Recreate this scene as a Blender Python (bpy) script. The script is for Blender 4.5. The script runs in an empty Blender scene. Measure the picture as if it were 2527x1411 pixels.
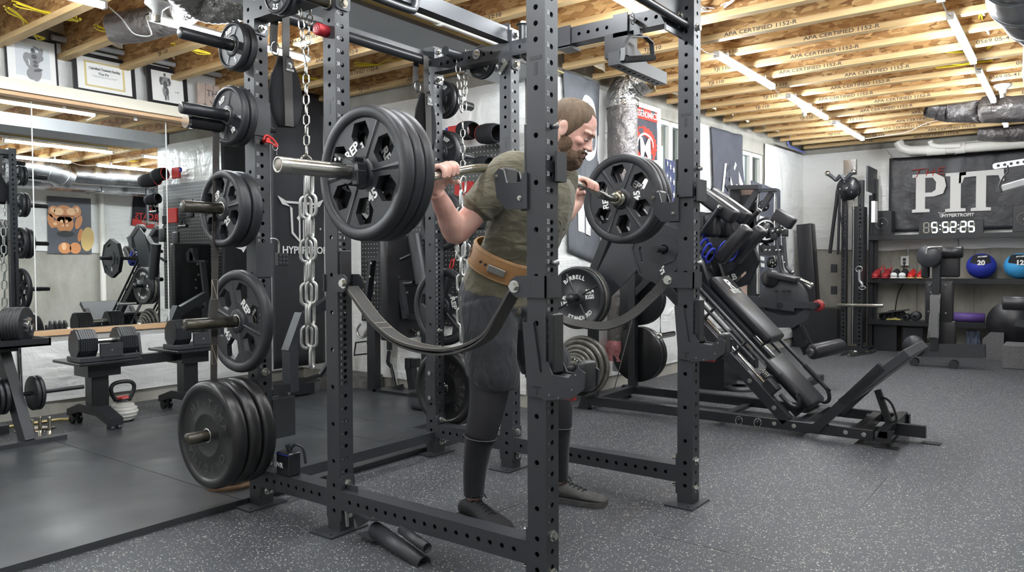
import bpy, bmesh, math, random
import numpy as np
from mathutils import Vector, Matrix, Quaternion, noise
random.seed(7)
V = Vector
PI = math.pi
scene = bpy.context.scene
COL = scene.collection
# ---------------------------------------------------------------- camera
F_PX, CX, CY = 1856.4, 1263.5, 705.5
yaw, pitch, roll = math.radians(36.85), math.radians(1.66), math.radians(-0.21)
CAM = V((0, 0, 1.0725))
FW = V((math.cos(yaw) * math.cos(pitch), math.sin(yaw) * math.cos(pitch), -math.sin(pitch)))
R0 = V((math.sin(yaw), -math.cos(yaw), 0)); U0 = R0.cross(FW)
RT = R0 * math.cos(roll) + U0 * math.sin(roll)
UP = U0 * math.cos(roll) - R0 * math.sin(roll)
cd = bpy.data.cameras.new('camera'); cam = bpy.data.objects.new('camera', cd); COL.objects.link(cam)
cd.sensor_fit = 'HORIZONTAL'; cd.sensor_width = 36; cd.lens = F_PX / 2527 * 36
cd.clip_start = 0.05; cd.clip_end = 100
m = Matrix.Identity(4)
for i in range(3):
 m[i][0] = RT[i]; m[i][1] = UP[i]; m[i][2] = -FW[i]; m[i][3] = CAM[i]
cam.matrix_world = m
scene.camera = cam
# ---------------------------------------------------------------- world and exposure
w = bpy.data.worlds.new('daylight'); scene.world = w; w.use_nodes = True
w.node_tree.nodes['Background'].inputs[0].default_value = (0.75, 0.87, 1, 1)
w.node_tree.nodes['Background'].inputs[1].default_value = 1.6
scene.view_settings.view_transform = 'Standard'
scene.view_settings.look = 'None'
scene.view_settings.exposure = 0.22
scene.view_settings.gamma = 1
scene.view_settings.use_curve_mapping = False
LED_POWER = 125.0
# ---------------------------------------------------------------- a measured spot in the room: where a sight line meets a wall, floor or frame plane
def P(u, v, x=None, y=None, z=None, d=None):
 r = FW + RT * ((u - CX) / F_PX) - UP * ((v - CY) / F_PX)
 if x is not None: t = (x - CAM.x) / r.x
 elif y is not None: t = (y - CAM.y) / r.y
 elif z is not None: t = (z - CAM.z) / r.z
 else: t = d
 return CAM + r * t
# ---------------------------------------------------------------- mesh builder
def frame(d, up=None):
 d = V(d).normalized()
 if up is None: up = V((0, 0, 1)) if abs(d.z) < 0.95 else V((0, 1, 0))
 up = V(up)
 x = up.cross(d)
 if x.length < 1e-6: x = V((1, 0, 0)).cross(d)
 x.normalize(); y = d.cross(x).normalized()
 return x, y, d
NOSPLIT = ('lettering', 'logo', 'text', 'number', 'stitch', 'chain', 'digit', 'figure', 'writing', 'sleeve_seam', 'print', 'hole', 'web', 'eye', 'hair', 'laces')
class MB:
 def __init__(s): s.v = []; s.f = []; s.sm = []
 def add(s, vs, fs, smooth=False):
  b = len(s.v); s.v += [V(p) for p in vs]
  for f in fs: s.f.append([b + i for i in f]); s.sm.append(smooth)
  return s
 def box(s, c, size, X=None, Y=None, bev=0.0):
  c = V(c); X = V(X).normalized() if X is not None else V((1, 0, 0))
  Y = V(Y) if Y is not None else (V((0, 1, 0)) if abs(X.y) < .9 or X.z else V((-1, 0, 0)))
  Z = X.cross(Y).normalized(); Y = Z.cross(X).normalized()
  h = [k / 2 for k in size]
  if bev <= 0:
   vs = [c + X * (h[0] * a) + Y * (h[1] * b) + Z * (h[2] * e) for a in (-1, 1) for b in (-1, 1) for e in (-1, 1)]
   return s.add(vs, [(0, 1, 3, 2), (4, 6, 7, 5), (0, 4, 5, 1), (2, 3, 7, 6), (0, 2, 6, 4), (1, 5, 7, 3)])
  bm = bmesh.new(); bmesh.ops.create_cube(bm, size=1)
  for v in bm.verts: v.co = V((v.co.x * size[0], v.co.y * size[1], v.co.z * size[2]))
  bmesh.ops.bevel(bm, geom=bm.edges[:] + bm.verts[:], offset=min(bev, min(size) * .45), segments=3 if bev > .008 else 1, profile=.5, affect='EDGES')
  bm.verts.index_update()
  s.add([c + X * v.co.x + Y * v.co.y + Z * v.co.z for v in bm.verts], [[v.index for v in f.verts] for f in bm.faces], bev > .008)
  bm.free(); return s
 def bb(s, a, b, bev=0.0):
  a = V(a); b = V(b)
  return s.box((a + b) / 2, [abs(b[i] - a[i]) for i in range(3)], bev=bev)
 def bar(s, p0, p1, w, h, up=None, bev=0.0):
  p0 = V(p0); p1 = V(p1); x, y, d = frame(p1 - p0, up)
  return s.box((p0 + p1) / 2, ((p1 - p0).length, w, h), X=d, Y=x, bev=bev)
 def cyl(s, p0, p1, r, n=20, r2=None, cap=True, smooth=True):
  p0 = V(p0); p1 = V(p1); x, y, d = frame(p1 - p0); r2 = r if r2 is None else r2
  vs = []
  for p, q in ((p0, r), (p1, r2)):
   vs += [p + (x * math.cos(2 * PI * i / n) + y * math.sin(2 * PI * i / n)) * q for i in range(n)]
  s.add(vs, [(i, (i + 1) % n, n + (i + 1) % n, n + i) for i in range(n)], smooth)
  if cap: s.add(vs[:n], [list(range(n))[::-1]]); s.add(vs[n:], [list(range(n))])
  return s
 def lathe(s, o, d, prof, n=32, smooth=True, close=False):
  o = V(o); x, y, d = frame(d); vs = []; fs = []
  for a, r in prof:
   vs += [o + d * a + (x * math.cos(2 * PI * i / n) + y * math.sin(2 * PI * i / n)) * max(r, 1e-5) for i in range(n)]
  m = len(prof)
  for k in range(m if close else m - 1):
   k2 = (k + 1) % m
   fs += [(k * n + i, k * n + (i + 1) % n, k2 * n + (i + 1) % n, k2 * n + i) for i in range(n)]
  return s.add(vs, fs, smooth)
 def tube(s, pts, r, n=10, closed=False, cap=True, smooth=True, flat=None):
  pts = [V(p) for p in pts]; m = len(pts); vs = []; fs = []
  rr = r if isinstance(r, (list, tuple)) else [r] * m
  px = None
  for k in range(m):
   a = pts[(k - 1) % m] if (closed or k > 0) else pts[k]
   b = pts[(k + 1) % m] if (closed or k < m - 1) else pts[k]
   d = (b - a).normalized()
   if px is None: x, y, _ = frame(d)
   else:
    x = px - d * px.dot(d)
    x = x.normalized() if x.length > 1e-6 else frame(d)[0]
    y = d.cross(x)
   px = x
   if flat: vs += [pts[k] + x * (rr[k] * flat[0] * math.cos(2 * PI * i / n)) + y * (rr[k] * flat[1] * math.sin(2 * PI * i / n)) for i in range(n)]
   else: vs += [pts[k] + (x * math.cos(2 * PI * i / n) + y * math.sin(2 * PI * i / n)) * rr[k] for i in range(n)]
  for k in range(m if closed else m - 1):
   k2 = (k + 1) % m
   fs += [(k * n + i, k * n + (i + 1) % n, k2 * n + (i + 1) % n, k2 * n + i) for i in range(n)]
  s.add(vs, fs, smooth)
  if cap and not closed: s.add(vs[:n], [list(range(n))[::-1]]); s.add(vs[-n:], [list(range(n))])
  return s
 def sphere(s, c, r, n=16, m=10, sc=(1, 1, 1)):
  c = V(c); vs = [c + V((0, 0, -r * sc[2]))]; fs = []
  for k in range(1, m):
   t = PI * k / m - PI / 2
   vs += [c + V((r * sc[0] * math.cos(t) * math.cos(2 * PI * i / n), r * sc[1] * math.cos(t) * math.sin(2 * PI * i / n), r * sc[2] * math.sin(t))) for i in range(n)]
  vs.append(c + V((0, 0, r * sc[2])))
  for i in range(n):
   fs.append((0, 1 + (i + 1) % n, 1 + i)); fs.append((len(vs) - 1, len(vs) - 1 - n + i, len(vs) - 1 - n + (i + 1) % n))
  for k in range(m - 2):
   fs += [(1 + k * n + i, 1 + k * n + (i + 1) % n, 1 + (k + 1) * n + (i + 1) % n, 1 + (k + 1) * n + i) for i in range(n)]
  return s.add(vs, fs, True)
 def prism(s, poly, o, X, Y, t):
  # convex or simple polygon, thickness t along X x Y
  o = V(o); X = V(X).normalized(); Y = V(Y).normalized(); Z = X.cross(Y) * (t / 2); n = len(poly)
  a = [o + X * p[0] + Y * p[1] - Z for p in poly]; b = [o + X * p[0] + Y * p[1] + Z for p in poly]
  s.add(a, [list(range(n))[::-1]]); s.add(b, [list(range(n))])
  return s.add(a + b, [(i, (i + 1) % n, n + (i + 1) % n, n + i) for i in range(n)])
 def grid(s, fn, nu, nv, smooth=True, thick=None):
  vs = [V(fn(i / nu, j / nv)) for j in range(nv + 1) for i in range(nu + 1)]
  fs = [(j * (nu + 1) + i, j * (nu + 1) + i + 1, (j + 1) * (nu + 1) + i + 1, (j + 1) * (nu + 1) + i) for j in range(nv) for i in range(nu)]
  return s.add(vs, fs, smooth)
 def loft(s, rings, cap=True, smooth=True):
  n = len(rings[0]); vs = [p for r in rings for p in r]
  fs = [(k * n + i, k * n + (i + 1) % n, (k + 1) * n + (i + 1) % n, (k + 1) * n + i) for k in range(len(rings) - 1) for i in range(n)]
  b = len(s.v)
  s.add(vs, fs, smooth)
  if cap:
   s.f.append([b + i for i in range(n)][::-1]); s.sm.append(smooth)
   s.f.append([b + (len(rings) - 1) * n + i for i in range(n)]); s.sm.append(smooth)
  return s
 def mesh(s, data, M4):
  vs, fs = data
  return s.add([M4 @ v for v in vs], fs)
 def flat(s, outlines, o, X, Y, t, mirror=False):
  data = fill2d(outlines, t)
  return s.mesh(data, basis(o, X, Y))
 def text(s, body, size, o, X, Y, ext=0.0008, bold=0.0, align='CENTER', sx=1.0, shear=0.0, sp=1.0):
  M4 = basis(o, X, Y) @ Matrix.Diagonal((sx, 1, 1, 1))
  return s.mesh(textdata(body, size, ext, bold, align, shear, sp), M4)
 def pieces(s):
  n = len(s.v); par = list(range(n))
  def find(i):
   while par[i] != i: par[i] = par[par[i]]; i = par[i]
   return i
  for f in s.f:
   a = find(f[0])
   for j in f[1:]:
    b = find(j)
    if a != b: par[b] = a
  rt = [find(i) for i in range(n)]; ids = {r: k for k, r in enumerate(dict.fromkeys(rt))}; isl = [ids[r] for r in rt]; k = len(ids)
  if k < 2 or k > 400: return [s]
  lo = np.full((k, 3), 1e9); hi = np.full((k, 3), -1e9); P_ = np.array([tuple(p) for p in s.v]); I_ = np.array(isl)
  np.minimum.at(lo, I_, P_); np.maximum.at(hi, I_, P_); size = (hi - lo).max(axis=1)
  gap = np.maximum(0, np.maximum(lo[:, None] - hi[None], lo[None] - hi[:, None])); near = np.sqrt((gap ** 2).sum(axis=2)) <= np.maximum(.02, .5 * np.maximum(size[:, None], size[None]))
  g = list(range(k))
  for i in range(k):
   for j in range(i + 1, k):
    if near[i, j] and g[i] != g[j]:
     a, b = g[i], g[j]; g = [a if q == b else q for q in g]
  gs = list(dict.fromkeys(g))
  if len(gs) < 2 or len(gs) > 40: return [s]
  out = []
  for q in gs:
   m_ = MB(); mp = {}
   for f, sm in zip(s.f, s.sm):
    if g[isl[f[0]]] == q:
     for i in f:
      if i not in mp: mp[i] = len(m_.v); m_.v.append(s.v[i])
     m_.f.append([mp[i] for i in f]); m_.sm.append(sm)
   out.append(m_)
  return out
 def build(s, name, mat, parent=None, *a, **k):
  if parent is None or parent.get('kind') == 'structure' or any(w in name for w in NOSPLIT): return s.build1(name, mat, parent, *a, **k)
  return [q.build1(name, mat, parent, *a, **k) for q in s.pieces()][0]
 def build1(s, name, mat, parent=None, label=None, solid=None, sub=0, at=None, shade=None):
  off = V((0, 0, 0)); q = parent
  while q is not None: off += q.location; q = q.parent
  if at is not None: off = V(at)
  me = bpy.data.meshes.new(name); me.from_pydata([p - off for p in s.v], [], s.f)
  me.polygons.foreach_set('use_smooth', s.sm if shade is None else [shade] * len(s.sm))
  bm = bmesh.new(); bm.from_mesh(me); bmesh.ops.recalc_face_normals(bm, faces=bm.faces); bm.to_mesh(me); bm.free()
  me.materials.append(mat); me.update()
  o = bpy.data.objects.new(name, me); COL.objects.link(o)
  if parent is not None: o.parent = parent
  if at is not None: o.location = V(at)
  if solid:
   md = o.modifiers.new('solid', 'SOLIDIFY'); md.thickness = solid; md.offset = 0
  if sub:
   md = o.modifiers.new('sub', 'SUBSURF'); md.levels = sub; md.render_levels = sub
  if label: o['label'] = label
  return o
def basis(o, X, Y):
 X = V(X).normalized(); Y = V(Y); Z = X.cross(Y).normalized(); Y = Z.cross(X)
 M4 = Matrix.Identity(4)
 for i in range(3): M4[i][0] = X[i]; M4[i][1] = Y[i]; M4[i][2] = Z[i]; M4[i][3] = V(o)[i]
 return M4
def cdata(cu):
 o = bpy.data.objects.new('t', cu); COL.objects.link(o)
 dg = bpy.context.evaluated_depsgraph_get(); dg.update()
 me = bpy.data.meshes.new_from_object(o.evaluated_get(dg))
 d = ([v.co.copy() for v in me.vertices], [list(p.vertices) for p in me.polygons])
 bpy.data.objects.remove(o); bpy.data.meshes.remove(me); bpy.data.curves.remove(cu)
 return d
_tc = {}
def textdata(body, size, ext, bold, align, shear, sp):
 k = (body, size, ext, bold, align, shear, sp)
 if k not in _tc:
  cu = bpy.data.curves.new('t', 'FONT'); cu.body = body; cu.size = size; cu.extrude = ext; cu.offset = bold
  cu.align_x = align; cu.align_y = 'CENTER'; cu.shear = shear; cu.space_character = sp; cu.resolution_u = 3
  _tc[k] = cdata(cu)
 return _tc[k]
def fill2d(outlines, t):
 cu = bpy.data.curves.new('t', 'CURVE'); cu.dimensions = '2D'; cu.fill_mode = 'BOTH'; cu.extrude = t / 2
 for pts in outlines:
  sp = cu.splines.new('POLY'); sp.points.add(len(pts) - 1)
  for i, p in enumerate(pts): sp.points[i].co = (p[0], p[1], 0, 1)
  sp.use_cyclic_u = True
 return cdata(cu)
def ngon(r, n, cx=0, cy=0, a0=0):
 return [(cx + r * math.cos(a0 + 2 * PI * i / n), cy + r * math.sin(a0 + 2 * PI * i / n)) for i in range(n)]
def ell(c, X, Y, rx, ry, n=24, pw=2.0, a0=0.0):
 c = V(c); X = V(X).normalized(); Y = V(Y).normalized(); out = []
 for i in range(n):
  a = 2 * PI * i / n + a0; ca, sa = math.cos(a), math.sin(a)
  out.append(c + X * (rx * math.copysign(abs(ca) ** (2 / pw), ca)) + Y * (ry * math.copysign(abs(sa) ** (2 / pw), sa)))
 return out
def spline(pts, n=8, closed=False):
 pts = [V(p) for p in pts]; out = []; m = len(pts)
 for k in range(m if closed else m - 1):
  p0 = pts[(k - 1) % m] if closed or k > 0 else pts[k]; p1 = pts[k]; p2 = pts[(k + 1) % m]
  p3 = pts[(k + 2) % m] if closed or k + 2 < m else pts[min(k + 1, m - 1)]
  for i in range(n):
   t = i / n
   out.append(0.5 * ((2 * p1) + (p2 - p0) * t + (2 * p0 - 5 * p1 + 4 * p2 - p3) * t * t + (3 * p1 - p0 - 3 * p2 + p3) * t ** 3))
 if not closed: out.append(pts[-1])
 return out
def thing(name, label, cat, loc=(0, 0, 0), group=None):
 o = bpy.data.objects.new(name, None); COL.objects.link(o); o.location = V(loc); o.empty_display_size = .05
 o['label'] = label; o['category'] = cat
 if group: o['group'] = group
 return o
def tag(o, label, cat, group=None, kind=None):
 if label: o['label'] = label
 if cat: o['category'] = cat
 if group: o['group'] = group
 if kind: o['kind'] = kind
 return o
def struct(o): o['kind'] = 'structure'; return o
def dup(root, loc, rotz=None, label=None, group=None):
 r = root.copy(); COL.objects.link(r); r.location = V(loc)
 if rotz is not None: r.rotation_euler = (0, 0, rotz)
 if label: r['label'] = label
 if group: r['group'] = group
 for ch in list(root.children):
  c = ch.copy(); COL.objects.link(c); c.parent = r
  for g in ch.children:
   d = g.copy(); COL.objects.link(d); d.parent = c
 return r
# ---------------------------------------------------------------- materials
def newmat(name):
 m = bpy.data.materials.new(name); m.use_nodes = True
 return m, m.node_tree.nodes, m.node_tree.links, m.node_tree.nodes['Principled BSDF']
def M(name, col, rough=.5, metal=0.0, spec=.5, bump=None, var=None, emit=None, coat=0.0, rvar=None, scale3=(1, 1, 1)):
 m, N, L, b = newmat(name)
 b.inputs['Base Color'].default_value = (*col, 1); b.inputs['Roughness'].default_value = rough
 b.inputs['Metallic'].default_value = metal; b.inputs['Specular IOR Level'].default_value = spec
 if coat: b.inputs['Coat Weight'].default_value = coat; b.inputs['Coat Roughness'].default_value = .15
 if emit:
  b.inputs['Emission Color'].default_value = (*emit[0], 1); b.inputs['Emission Strength'].default_value = emit[1]
 if bump or var or rvar:
  tc = N.new('ShaderNodeTexCoord'); mp = N.new('ShaderNodeMapping'); mp.inputs['Scale'].default_value = scale3
  L.new(tc.outputs['Object'], mp.inputs[0])
 if bump:
  nz = N.new('ShaderNodeTexNoise'); nz.inputs['Scale'].default_value = bump[0]; nz.inputs['Detail'].default_value = 4
  L.new(mp.outputs[0], nz.inputs['Vector'])
  bp = N.new('ShaderNodeBump'); bp.inputs['Strength'].default_value = bump[1]; bp.inputs['Distance'].default_value = bump[2] if len(bump) > 2 else .01
  L.new(nz.outputs[0], bp.inputs['Height']); L.new(bp.outputs[0], b.inputs['Normal'])
 if var:
  nz = N.new('ShaderNodeTexNoise'); nz.inputs['Scale'].default_value = var[0]; nz.inputs['Detail'].default_value = 5
  L.new(mp.outputs[0], nz.inputs['Vector'])
  cr = N.new('ShaderNodeValToRGB'); cr.color_ramp.elements[0].position = .35; cr.color_ramp.elements[1].position = .65
  cr.color_ramp.elements[0].color = (*var[1], 1); cr.color_ramp.elements[1].color = (*col, 1)
  L.new(nz.outputs[0], cr.inputs[0]); L.new(cr.outputs[0], b.inputs['Base Color'])
 if rvar:
  nz = N.new('ShaderNodeTexNoise'); nz.inputs['Scale'].default_value = rvar[0]; L.new(mp.outputs[0], nz.inputs['Vector'])
  mr = N.new('ShaderNodeMapRange'); mr.inputs['From Min'].default_value = .35; mr.inputs['From Max'].default_value = .65
  mr.inputs['To Min'].default_value = rvar[1]; mr.inputs['To Max'].default_value = rvar[2]
  L.new(nz.outputs[0], mr.inputs[0]); L.new(mr.outputs[0], b.inputs['Roughness'])
 return m
def ramp(N, els):
 cr = N.new('ShaderNodeValToRGB'); e = cr.color_ramp.elements
 e[0].position, e[0].color = els[0][0], (*els[0][1], 1); e[1].position, e[1].color = els[-1][0], (*els[-1][1], 1)
 for p, c in els[1:-1]:
  k = e.new(p); k.color = (*c, 1)
 return cr
def pos(N, L, sc=(1, 1, 1), rot=(0, 0, 0), obj=False):
 if obj: t = N.new('ShaderNodeTexCoord'); o = t.outputs['Object']
 else: t = N.new('ShaderNodeNewGeometry'); o = t.outputs['Position']
 mp = N.new('ShaderNodeMapping'); mp.inputs['Scale'].default_value = sc; mp.inputs['Rotation'].default_value = rot
 L.new(o, mp.inputs[0]); return mp.outputs[0]
STEEL = M('powder_coated_black_steel', (.030, .032, .037), .40, 0, .5, bump=(900, .08, .001))
STEELD = M('satin_black_steel', (.014, .015, .018), .34, 0, .5)
RUBBER = M('black_plate_rubber', (.019, .020, .024), .45, 0, .5, bump=(500, .06, .001))
BUMPER = M('bumper_rubber', (.013, .013, .014), .33, 0, .5, bump=(60, .03, .002))
IRON = M('black_cast_iron', (.018, .019, .022), .4, 0, .5, bump=(250, .15, .001))
GREYIRON = M('worn_grey_iron', (.20, .19, .17), .42, .6, .5, var=(14, (.10, .095, .085)))
ZINC = M('zinc_plated_steel', (.62, .63, .60), .22, 1.0, bump=(120, .1, .001))
CHROME = M('chrome', (.75, .75, .76), .07, 1.0)
BRUSHED = M('satin_bar_steel', (.50, .50, .46), .25, 1.0, rvar=(8, .18, .32))
WORNROD = M('worn_black_rod', (.022, .021, .02), .24, .35, .6, var=(16, (.075, .066, .045)), scale3=(1, 1, 3))
WHITE = M('white_paint', (.78, .78, .76), .5)
RED = M('red_plastic', (.55, .03, .025), .35)
VINYL = M('black_vinyl', (.016, .016, .019), .36, 0, .5, bump=(140, .12, .002))
FABBLK = M('black_fabric', (.018, .018, .021), .85, 0, .3, bump=(400, .3, .002))
WEB = M('nylon_webbing', (.06, .058, .056), .7, 0, .4, bump=(700, .5, .002), scale3=(1, 1, 1))
STITCH = M('cream_stitching', (.62, .57, .42), .7)
GALV = M('galvanised_duct', (.55, .56, .57), .28, 1.0, var=(3, (.42, .43, .45)), rvar=(4, .2, .38))
PVC = M('white_pvc', (.82, .80, .74), .3)
BLUE = M('blue_vinyl', (.02, .035, .36), .55, bump=(200, .1, .002))
CYAN = M('sky_blue_vinyl', (.05, .34, .68), .55, bump=(200, .1, .002))
# ================================================================ surfaces of the room
def mat_floor():
 m, N, L, b = newmat('speckled_rubber_floor')
 p = pos(N, L)
 nz = N.new('ShaderNodeTexNoise'); nz.inputs['Scale'].default_value = 60; L.new(p, nz.inputs['Vector'])
 mx = N.new('ShaderNodeMixRGB'); mx.blend_type = 'ADD'; mx.inputs[0].default_value = .012; L.new(p, mx.inputs[1]); L.new(nz.outputs['Color'], mx.inputs[2])
 base = (.050, .053, .060)
 prev = None
 for sc, th, c in ((150, .20, (.66, .63, .53)), (95, .13, (.52, .50, .43)), (210, .24, (.20, .215, .25))):
  vo = N.new('ShaderNodeTexVoronoi'); vo.inputs['Scale'].default_value = sc; vo.feature = 'F1'; L.new(mx.outputs[0], vo.inputs['Vector'])
  r = N.new('ShaderNodeMath'); r.operation = 'LESS_THAN'; L.new(vo.outputs['Distance'], r.inputs[0]); r.inputs[1].default_value = .30
  sep = N.new('ShaderNodeSeparateColor'); L.new(vo.outputs['Color'], sep.inputs[0])
  r2 = N.new('ShaderNodeMath'); r2.operation = 'LESS_THAN'; L.new(sep.outputs[0], r2.inputs[0]); r2.inputs[1].default_value = th
  a = N.new('ShaderNodeMath'); a.operation = 'MULTIPLY'; L.new(r.outputs[0], a.inputs[0]); L.new(r2.outputs[0], a.inputs[1])
  k = N.new('ShaderNodeMixRGB'); L.new(a.outputs[0], k.inputs[0]); k.inputs[2].default_value = (*c, 1)
  if prev is None: k.inputs[1].default_value = (*base, 1)
  else: L.new(prev, k.inputs[1])
  prev = k.outputs[0]
 # seams of the rolls
 L.new(prev, b.inputs['Base Color'])
 b.inputs['Roughness'].default_value = .58
 n2 = N.new('ShaderNodeTexNoise'); n2.inputs['Scale'].default_value = 260; L.new(p, n2.inputs['Vector'])
 bp = N.new('ShaderNodeBump'); bp.inputs['Strength'].default_value = .25; bp.inputs['Distance'].default_value = .002
 L.new(n2.outputs[0], bp.inputs['Height']); L.new(bp.outputs[0], b.inputs['Normal'])
 return m
def mat_osb():
 m, N, L, b = newmat('oriented_strand_board')
 prev = None
 for i, (sc, rot) in enumerate((((10, 10, 34), (.7, 0, 0)), ((10, 10, 30), (-.6, 0, 0)), ((8, 8, 26), (1.9, 0, 0)))):
  p = pos(N, L, sc, rot)
  n0 = N.new('ShaderNodeTexNoise'); n0.inputs['Scale'].default_value = .6; L.new(p, n0.inputs['Vector'])
  ad = N.new('ShaderNodeMixRGB'); ad.blend_type = 'ADD'; ad.inputs[0].default_value = .8; L.new(p, ad.inputs[1]); L.new(n0.outputs['Color'], ad.inputs[2])
  vo = N.new('ShaderNodeTexVoronoi'); vo.inputs['Scale'].default_value = 1.6; L.new(ad.outputs[0], vo.inputs['Vector'])
  sep = N.new('ShaderNodeSeparateColor'); L.new(vo.outputs['Color'], sep.inputs[0])
  cr = ramp(N, [(0, (.22, .105, .035)), (.3, (.42, .23, .085)), (.7, (.55, .33, .13)), (1, (.66, .45, .22))])
  L.new(sep.outputs[0], cr.inputs[0])
  if prev is None: prev = cr.outputs[0]
  else:
   k = N.new('ShaderNodeMixRGB')
   g = N.new('ShaderNodeMath'); g.operation = 'LESS_THAN'; L.new(sep.outputs[1], g.inputs[0]); g.inputs[1].default_value = .5
   L.new(g.outputs[0], k.inputs[0]); L.new(prev, k.inputs[1]); L.new(cr.outputs[0], k.inputs[2]); prev = k.outputs[0]
 p = pos(N, L)
 nz = N.new('ShaderNodeTexNoise'); nz.inputs['Scale'].default_value = 2.2; nz.inputs['Detail'].default_value = 8; nz.inputs['Roughness'].default_value = .8; L.new(p, nz.inputs['Vector'])
 cr = ramp(N, [(.36, (.30, .14, .09)), (.42, (1, 1, 1))]); L.new(nz.outputs[0], cr.inputs[0])
 k = N.new('ShaderNodeMixRGB'); k.blend_type = 'MULTIPLY'; k.inputs[0].default_value = .55; L.new(prev, k.inputs[1]); L.new(cr.outputs[0], k.inputs[2])
 L.new(k.outputs[0], b.inputs['Base Color']); b.inputs['Roughness'].default_value = .7
 return m
def mat_wood(name, c1, c2, sc=(3, 40, 40), rough=.6):
 m, N, L, b = newmat(name)
 p = pos(N, L, sc)
 nz = N.new('ShaderNodeTexNoise'); nz.inputs['Scale'].default_value = 1; nz.inputs['Detail'].default_value = 6; nz.inputs['Distortion'].default_value = .6; L.new(p, nz.inputs['Vector'])
 cr = ramp(N, [(.3, c1), (.7, c2)]); L.new(nz.outputs[0], cr.inputs[0]); L.new(cr.outputs[0], b.inputs['Base Color'])
 b.inputs['Roughness'].default_value = rough
 return m
def mat_concrete():
 m, N, L, b = newmat('poured_concrete')
 p = pos(N, L, (1, 1, .45))
 nz = N.new('ShaderNodeTexNoise'); nz.inputs['Scale'].default_value = 2.6; nz.inputs['Detail'].default_value = 9; nz.inputs['Roughness'].default_value = .65; L.new(p, nz.inputs['Vector'])
 cr = ramp(N, [(.3, (.25, .235, .20)), (.5, (.37, .355, .31)), (.72, (.46, .445, .40))]); L.new(nz.outputs[0], cr.inputs[0])
 L.new(cr.outputs[0], b.inputs['Base Color']); b.inputs['Roughness'].default_value = .85
 n2 = N.new('ShaderNodeTexNoise'); n2.inputs['Scale'].default_value = 30; L.new(p, n2.inputs['Vector'])
 bp = N.new('ShaderNodeBump'); bp.inputs['Strength'].default_value = .3; bp.inputs['Distance'].default_value = .004
 L.new(n2.outputs[0], bp.inputs['Height']); L.new(bp.outputs[0], b.inputs['Normal'])
 return m
def mat_plastic():
 m, N, L, b = newmat('white_polythene_sheeting')
 b.inputs['Base Color'].default_value = (.80, .80, .78, 1); b.inputs['Roughness'].default_value = .30
 b.inputs['Specular IOR Level'].default_value = .5
 p = pos(N, L, (1.5, 1.5, 1.0))
 nz = N.new('ShaderNodeTexNoise'); nz.inputs['Scale'].default_value = 2.2; nz.inputs['Detail'].default_value = 5; nz.inputs['Distortion'].default_value = 1.4; L.new(p, nz.inputs['Vector'])
 p2 = pos(N, L, (1, 1, 8), (0.5, .4, 0))
 n2 = N.new('ShaderNodeTexNoise'); n2.inputs['Scale'].default_value = 1.1; n2.inputs['Detail'].default_value = 3; n2.inputs['Distortion'].default_value = .8; L.new(p2, n2.inputs['Vector'])
 a = N.new('ShaderNodeMath'); a.operation = 'MULTIPLY_ADD'; L.new(n2.outputs[0], a.inputs[0]); a.inputs[1].default_value = .5; L.new(nz.outputs[0], a.inputs[2])
 bp = N.new('ShaderNodeBump'); bp.inputs['Strength'].default_value = .8; bp.inputs['Distance'].default_value = .045
 L.new(a.outputs[0], bp.inputs['Height']); L.new(bp.outputs[0], b.inputs['Normal'])
 return m
FLOOR = mat_floor(); OSB = mat_osb(); CONC = mat_concrete(); POLY = mat_plastic()
LUMBER = mat_wood('joist_lumber', (.52, .34, .15), (.72, .53, .28), (30, 3, 30))
SUBFL = mat_wood('subfloor_board', (.36, .22, .10), (.50, .33, .16), (6, 6, 6))
PINE = mat_wood('pine_trim', (.55, .33, .17), (.72, .48, .28), (3, 40, 60))
CREAM = M('cream_painted_board', (.78, .74, .62), .5)
BATT = M('insulation_batt', (.66, .62, .50), .95, bump=(9, 1, .05), var=(5, (.50, .45, .36)))
MAT = M('black_rubber_mat', (.040, .043, .048), .46, 0, .6, bump=(160, .15, .002), rvar=(2.2, .30, .46))
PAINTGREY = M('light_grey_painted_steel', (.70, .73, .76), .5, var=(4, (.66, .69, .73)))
SHADEGREY = M('beam_shade_grey', (.12, .12, .13), .5)  # colour stands for shade on the beam's near side
MIRROR = M('mirror_glass', (.90, .93, .92), .0, 1.0)
FOIL = M('crinkled_foil_duct', (.50, .49, .47), .30, 1.0, bump=(22, 1.0, .03), rvar=(7, .2, .5))
FOILG = M('grey_foil_insulation', (.20, .185, .178), .38, .55, bump=(16, .9, .03), var=(9, (.17, .155, .155)))
XW0, XW1, YM, YF0, YF1, YB, XPEG, ZC = -3.4, 10.37, 5.90, 3.26, 2.93, -1.35, 4.54, 2.86
# floor
mb = MB(); mb.bb((XW0, YB, -.08), (XW1 + .2, YM + .1, 0)); floor = struct(mb.build('floor', FLOOR))
for nm, a, b in (('trim_1', P(1575, 1310, z=0), P(1982, 1406, z=0)), ('trim_2', P(1982, 1406, z=0), P(2190, 1178, z=0)), ('trim_3', P(1050, 1330, z=0), P(1290, 1240, z=0)), ('trim_4', P(1380, 1190, z=0), P(1480, 1155, z=0)), ('trim_5', P(2010, 940, z=0), P(2060, 922, z=0))):
 mb = MB(); mb.bar(a + V((0, 0, .0004)), b + V((0, 0, .0004)), .0022, .0008); o = struct(mb.build('floor_seam', STEELD, floor))
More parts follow.
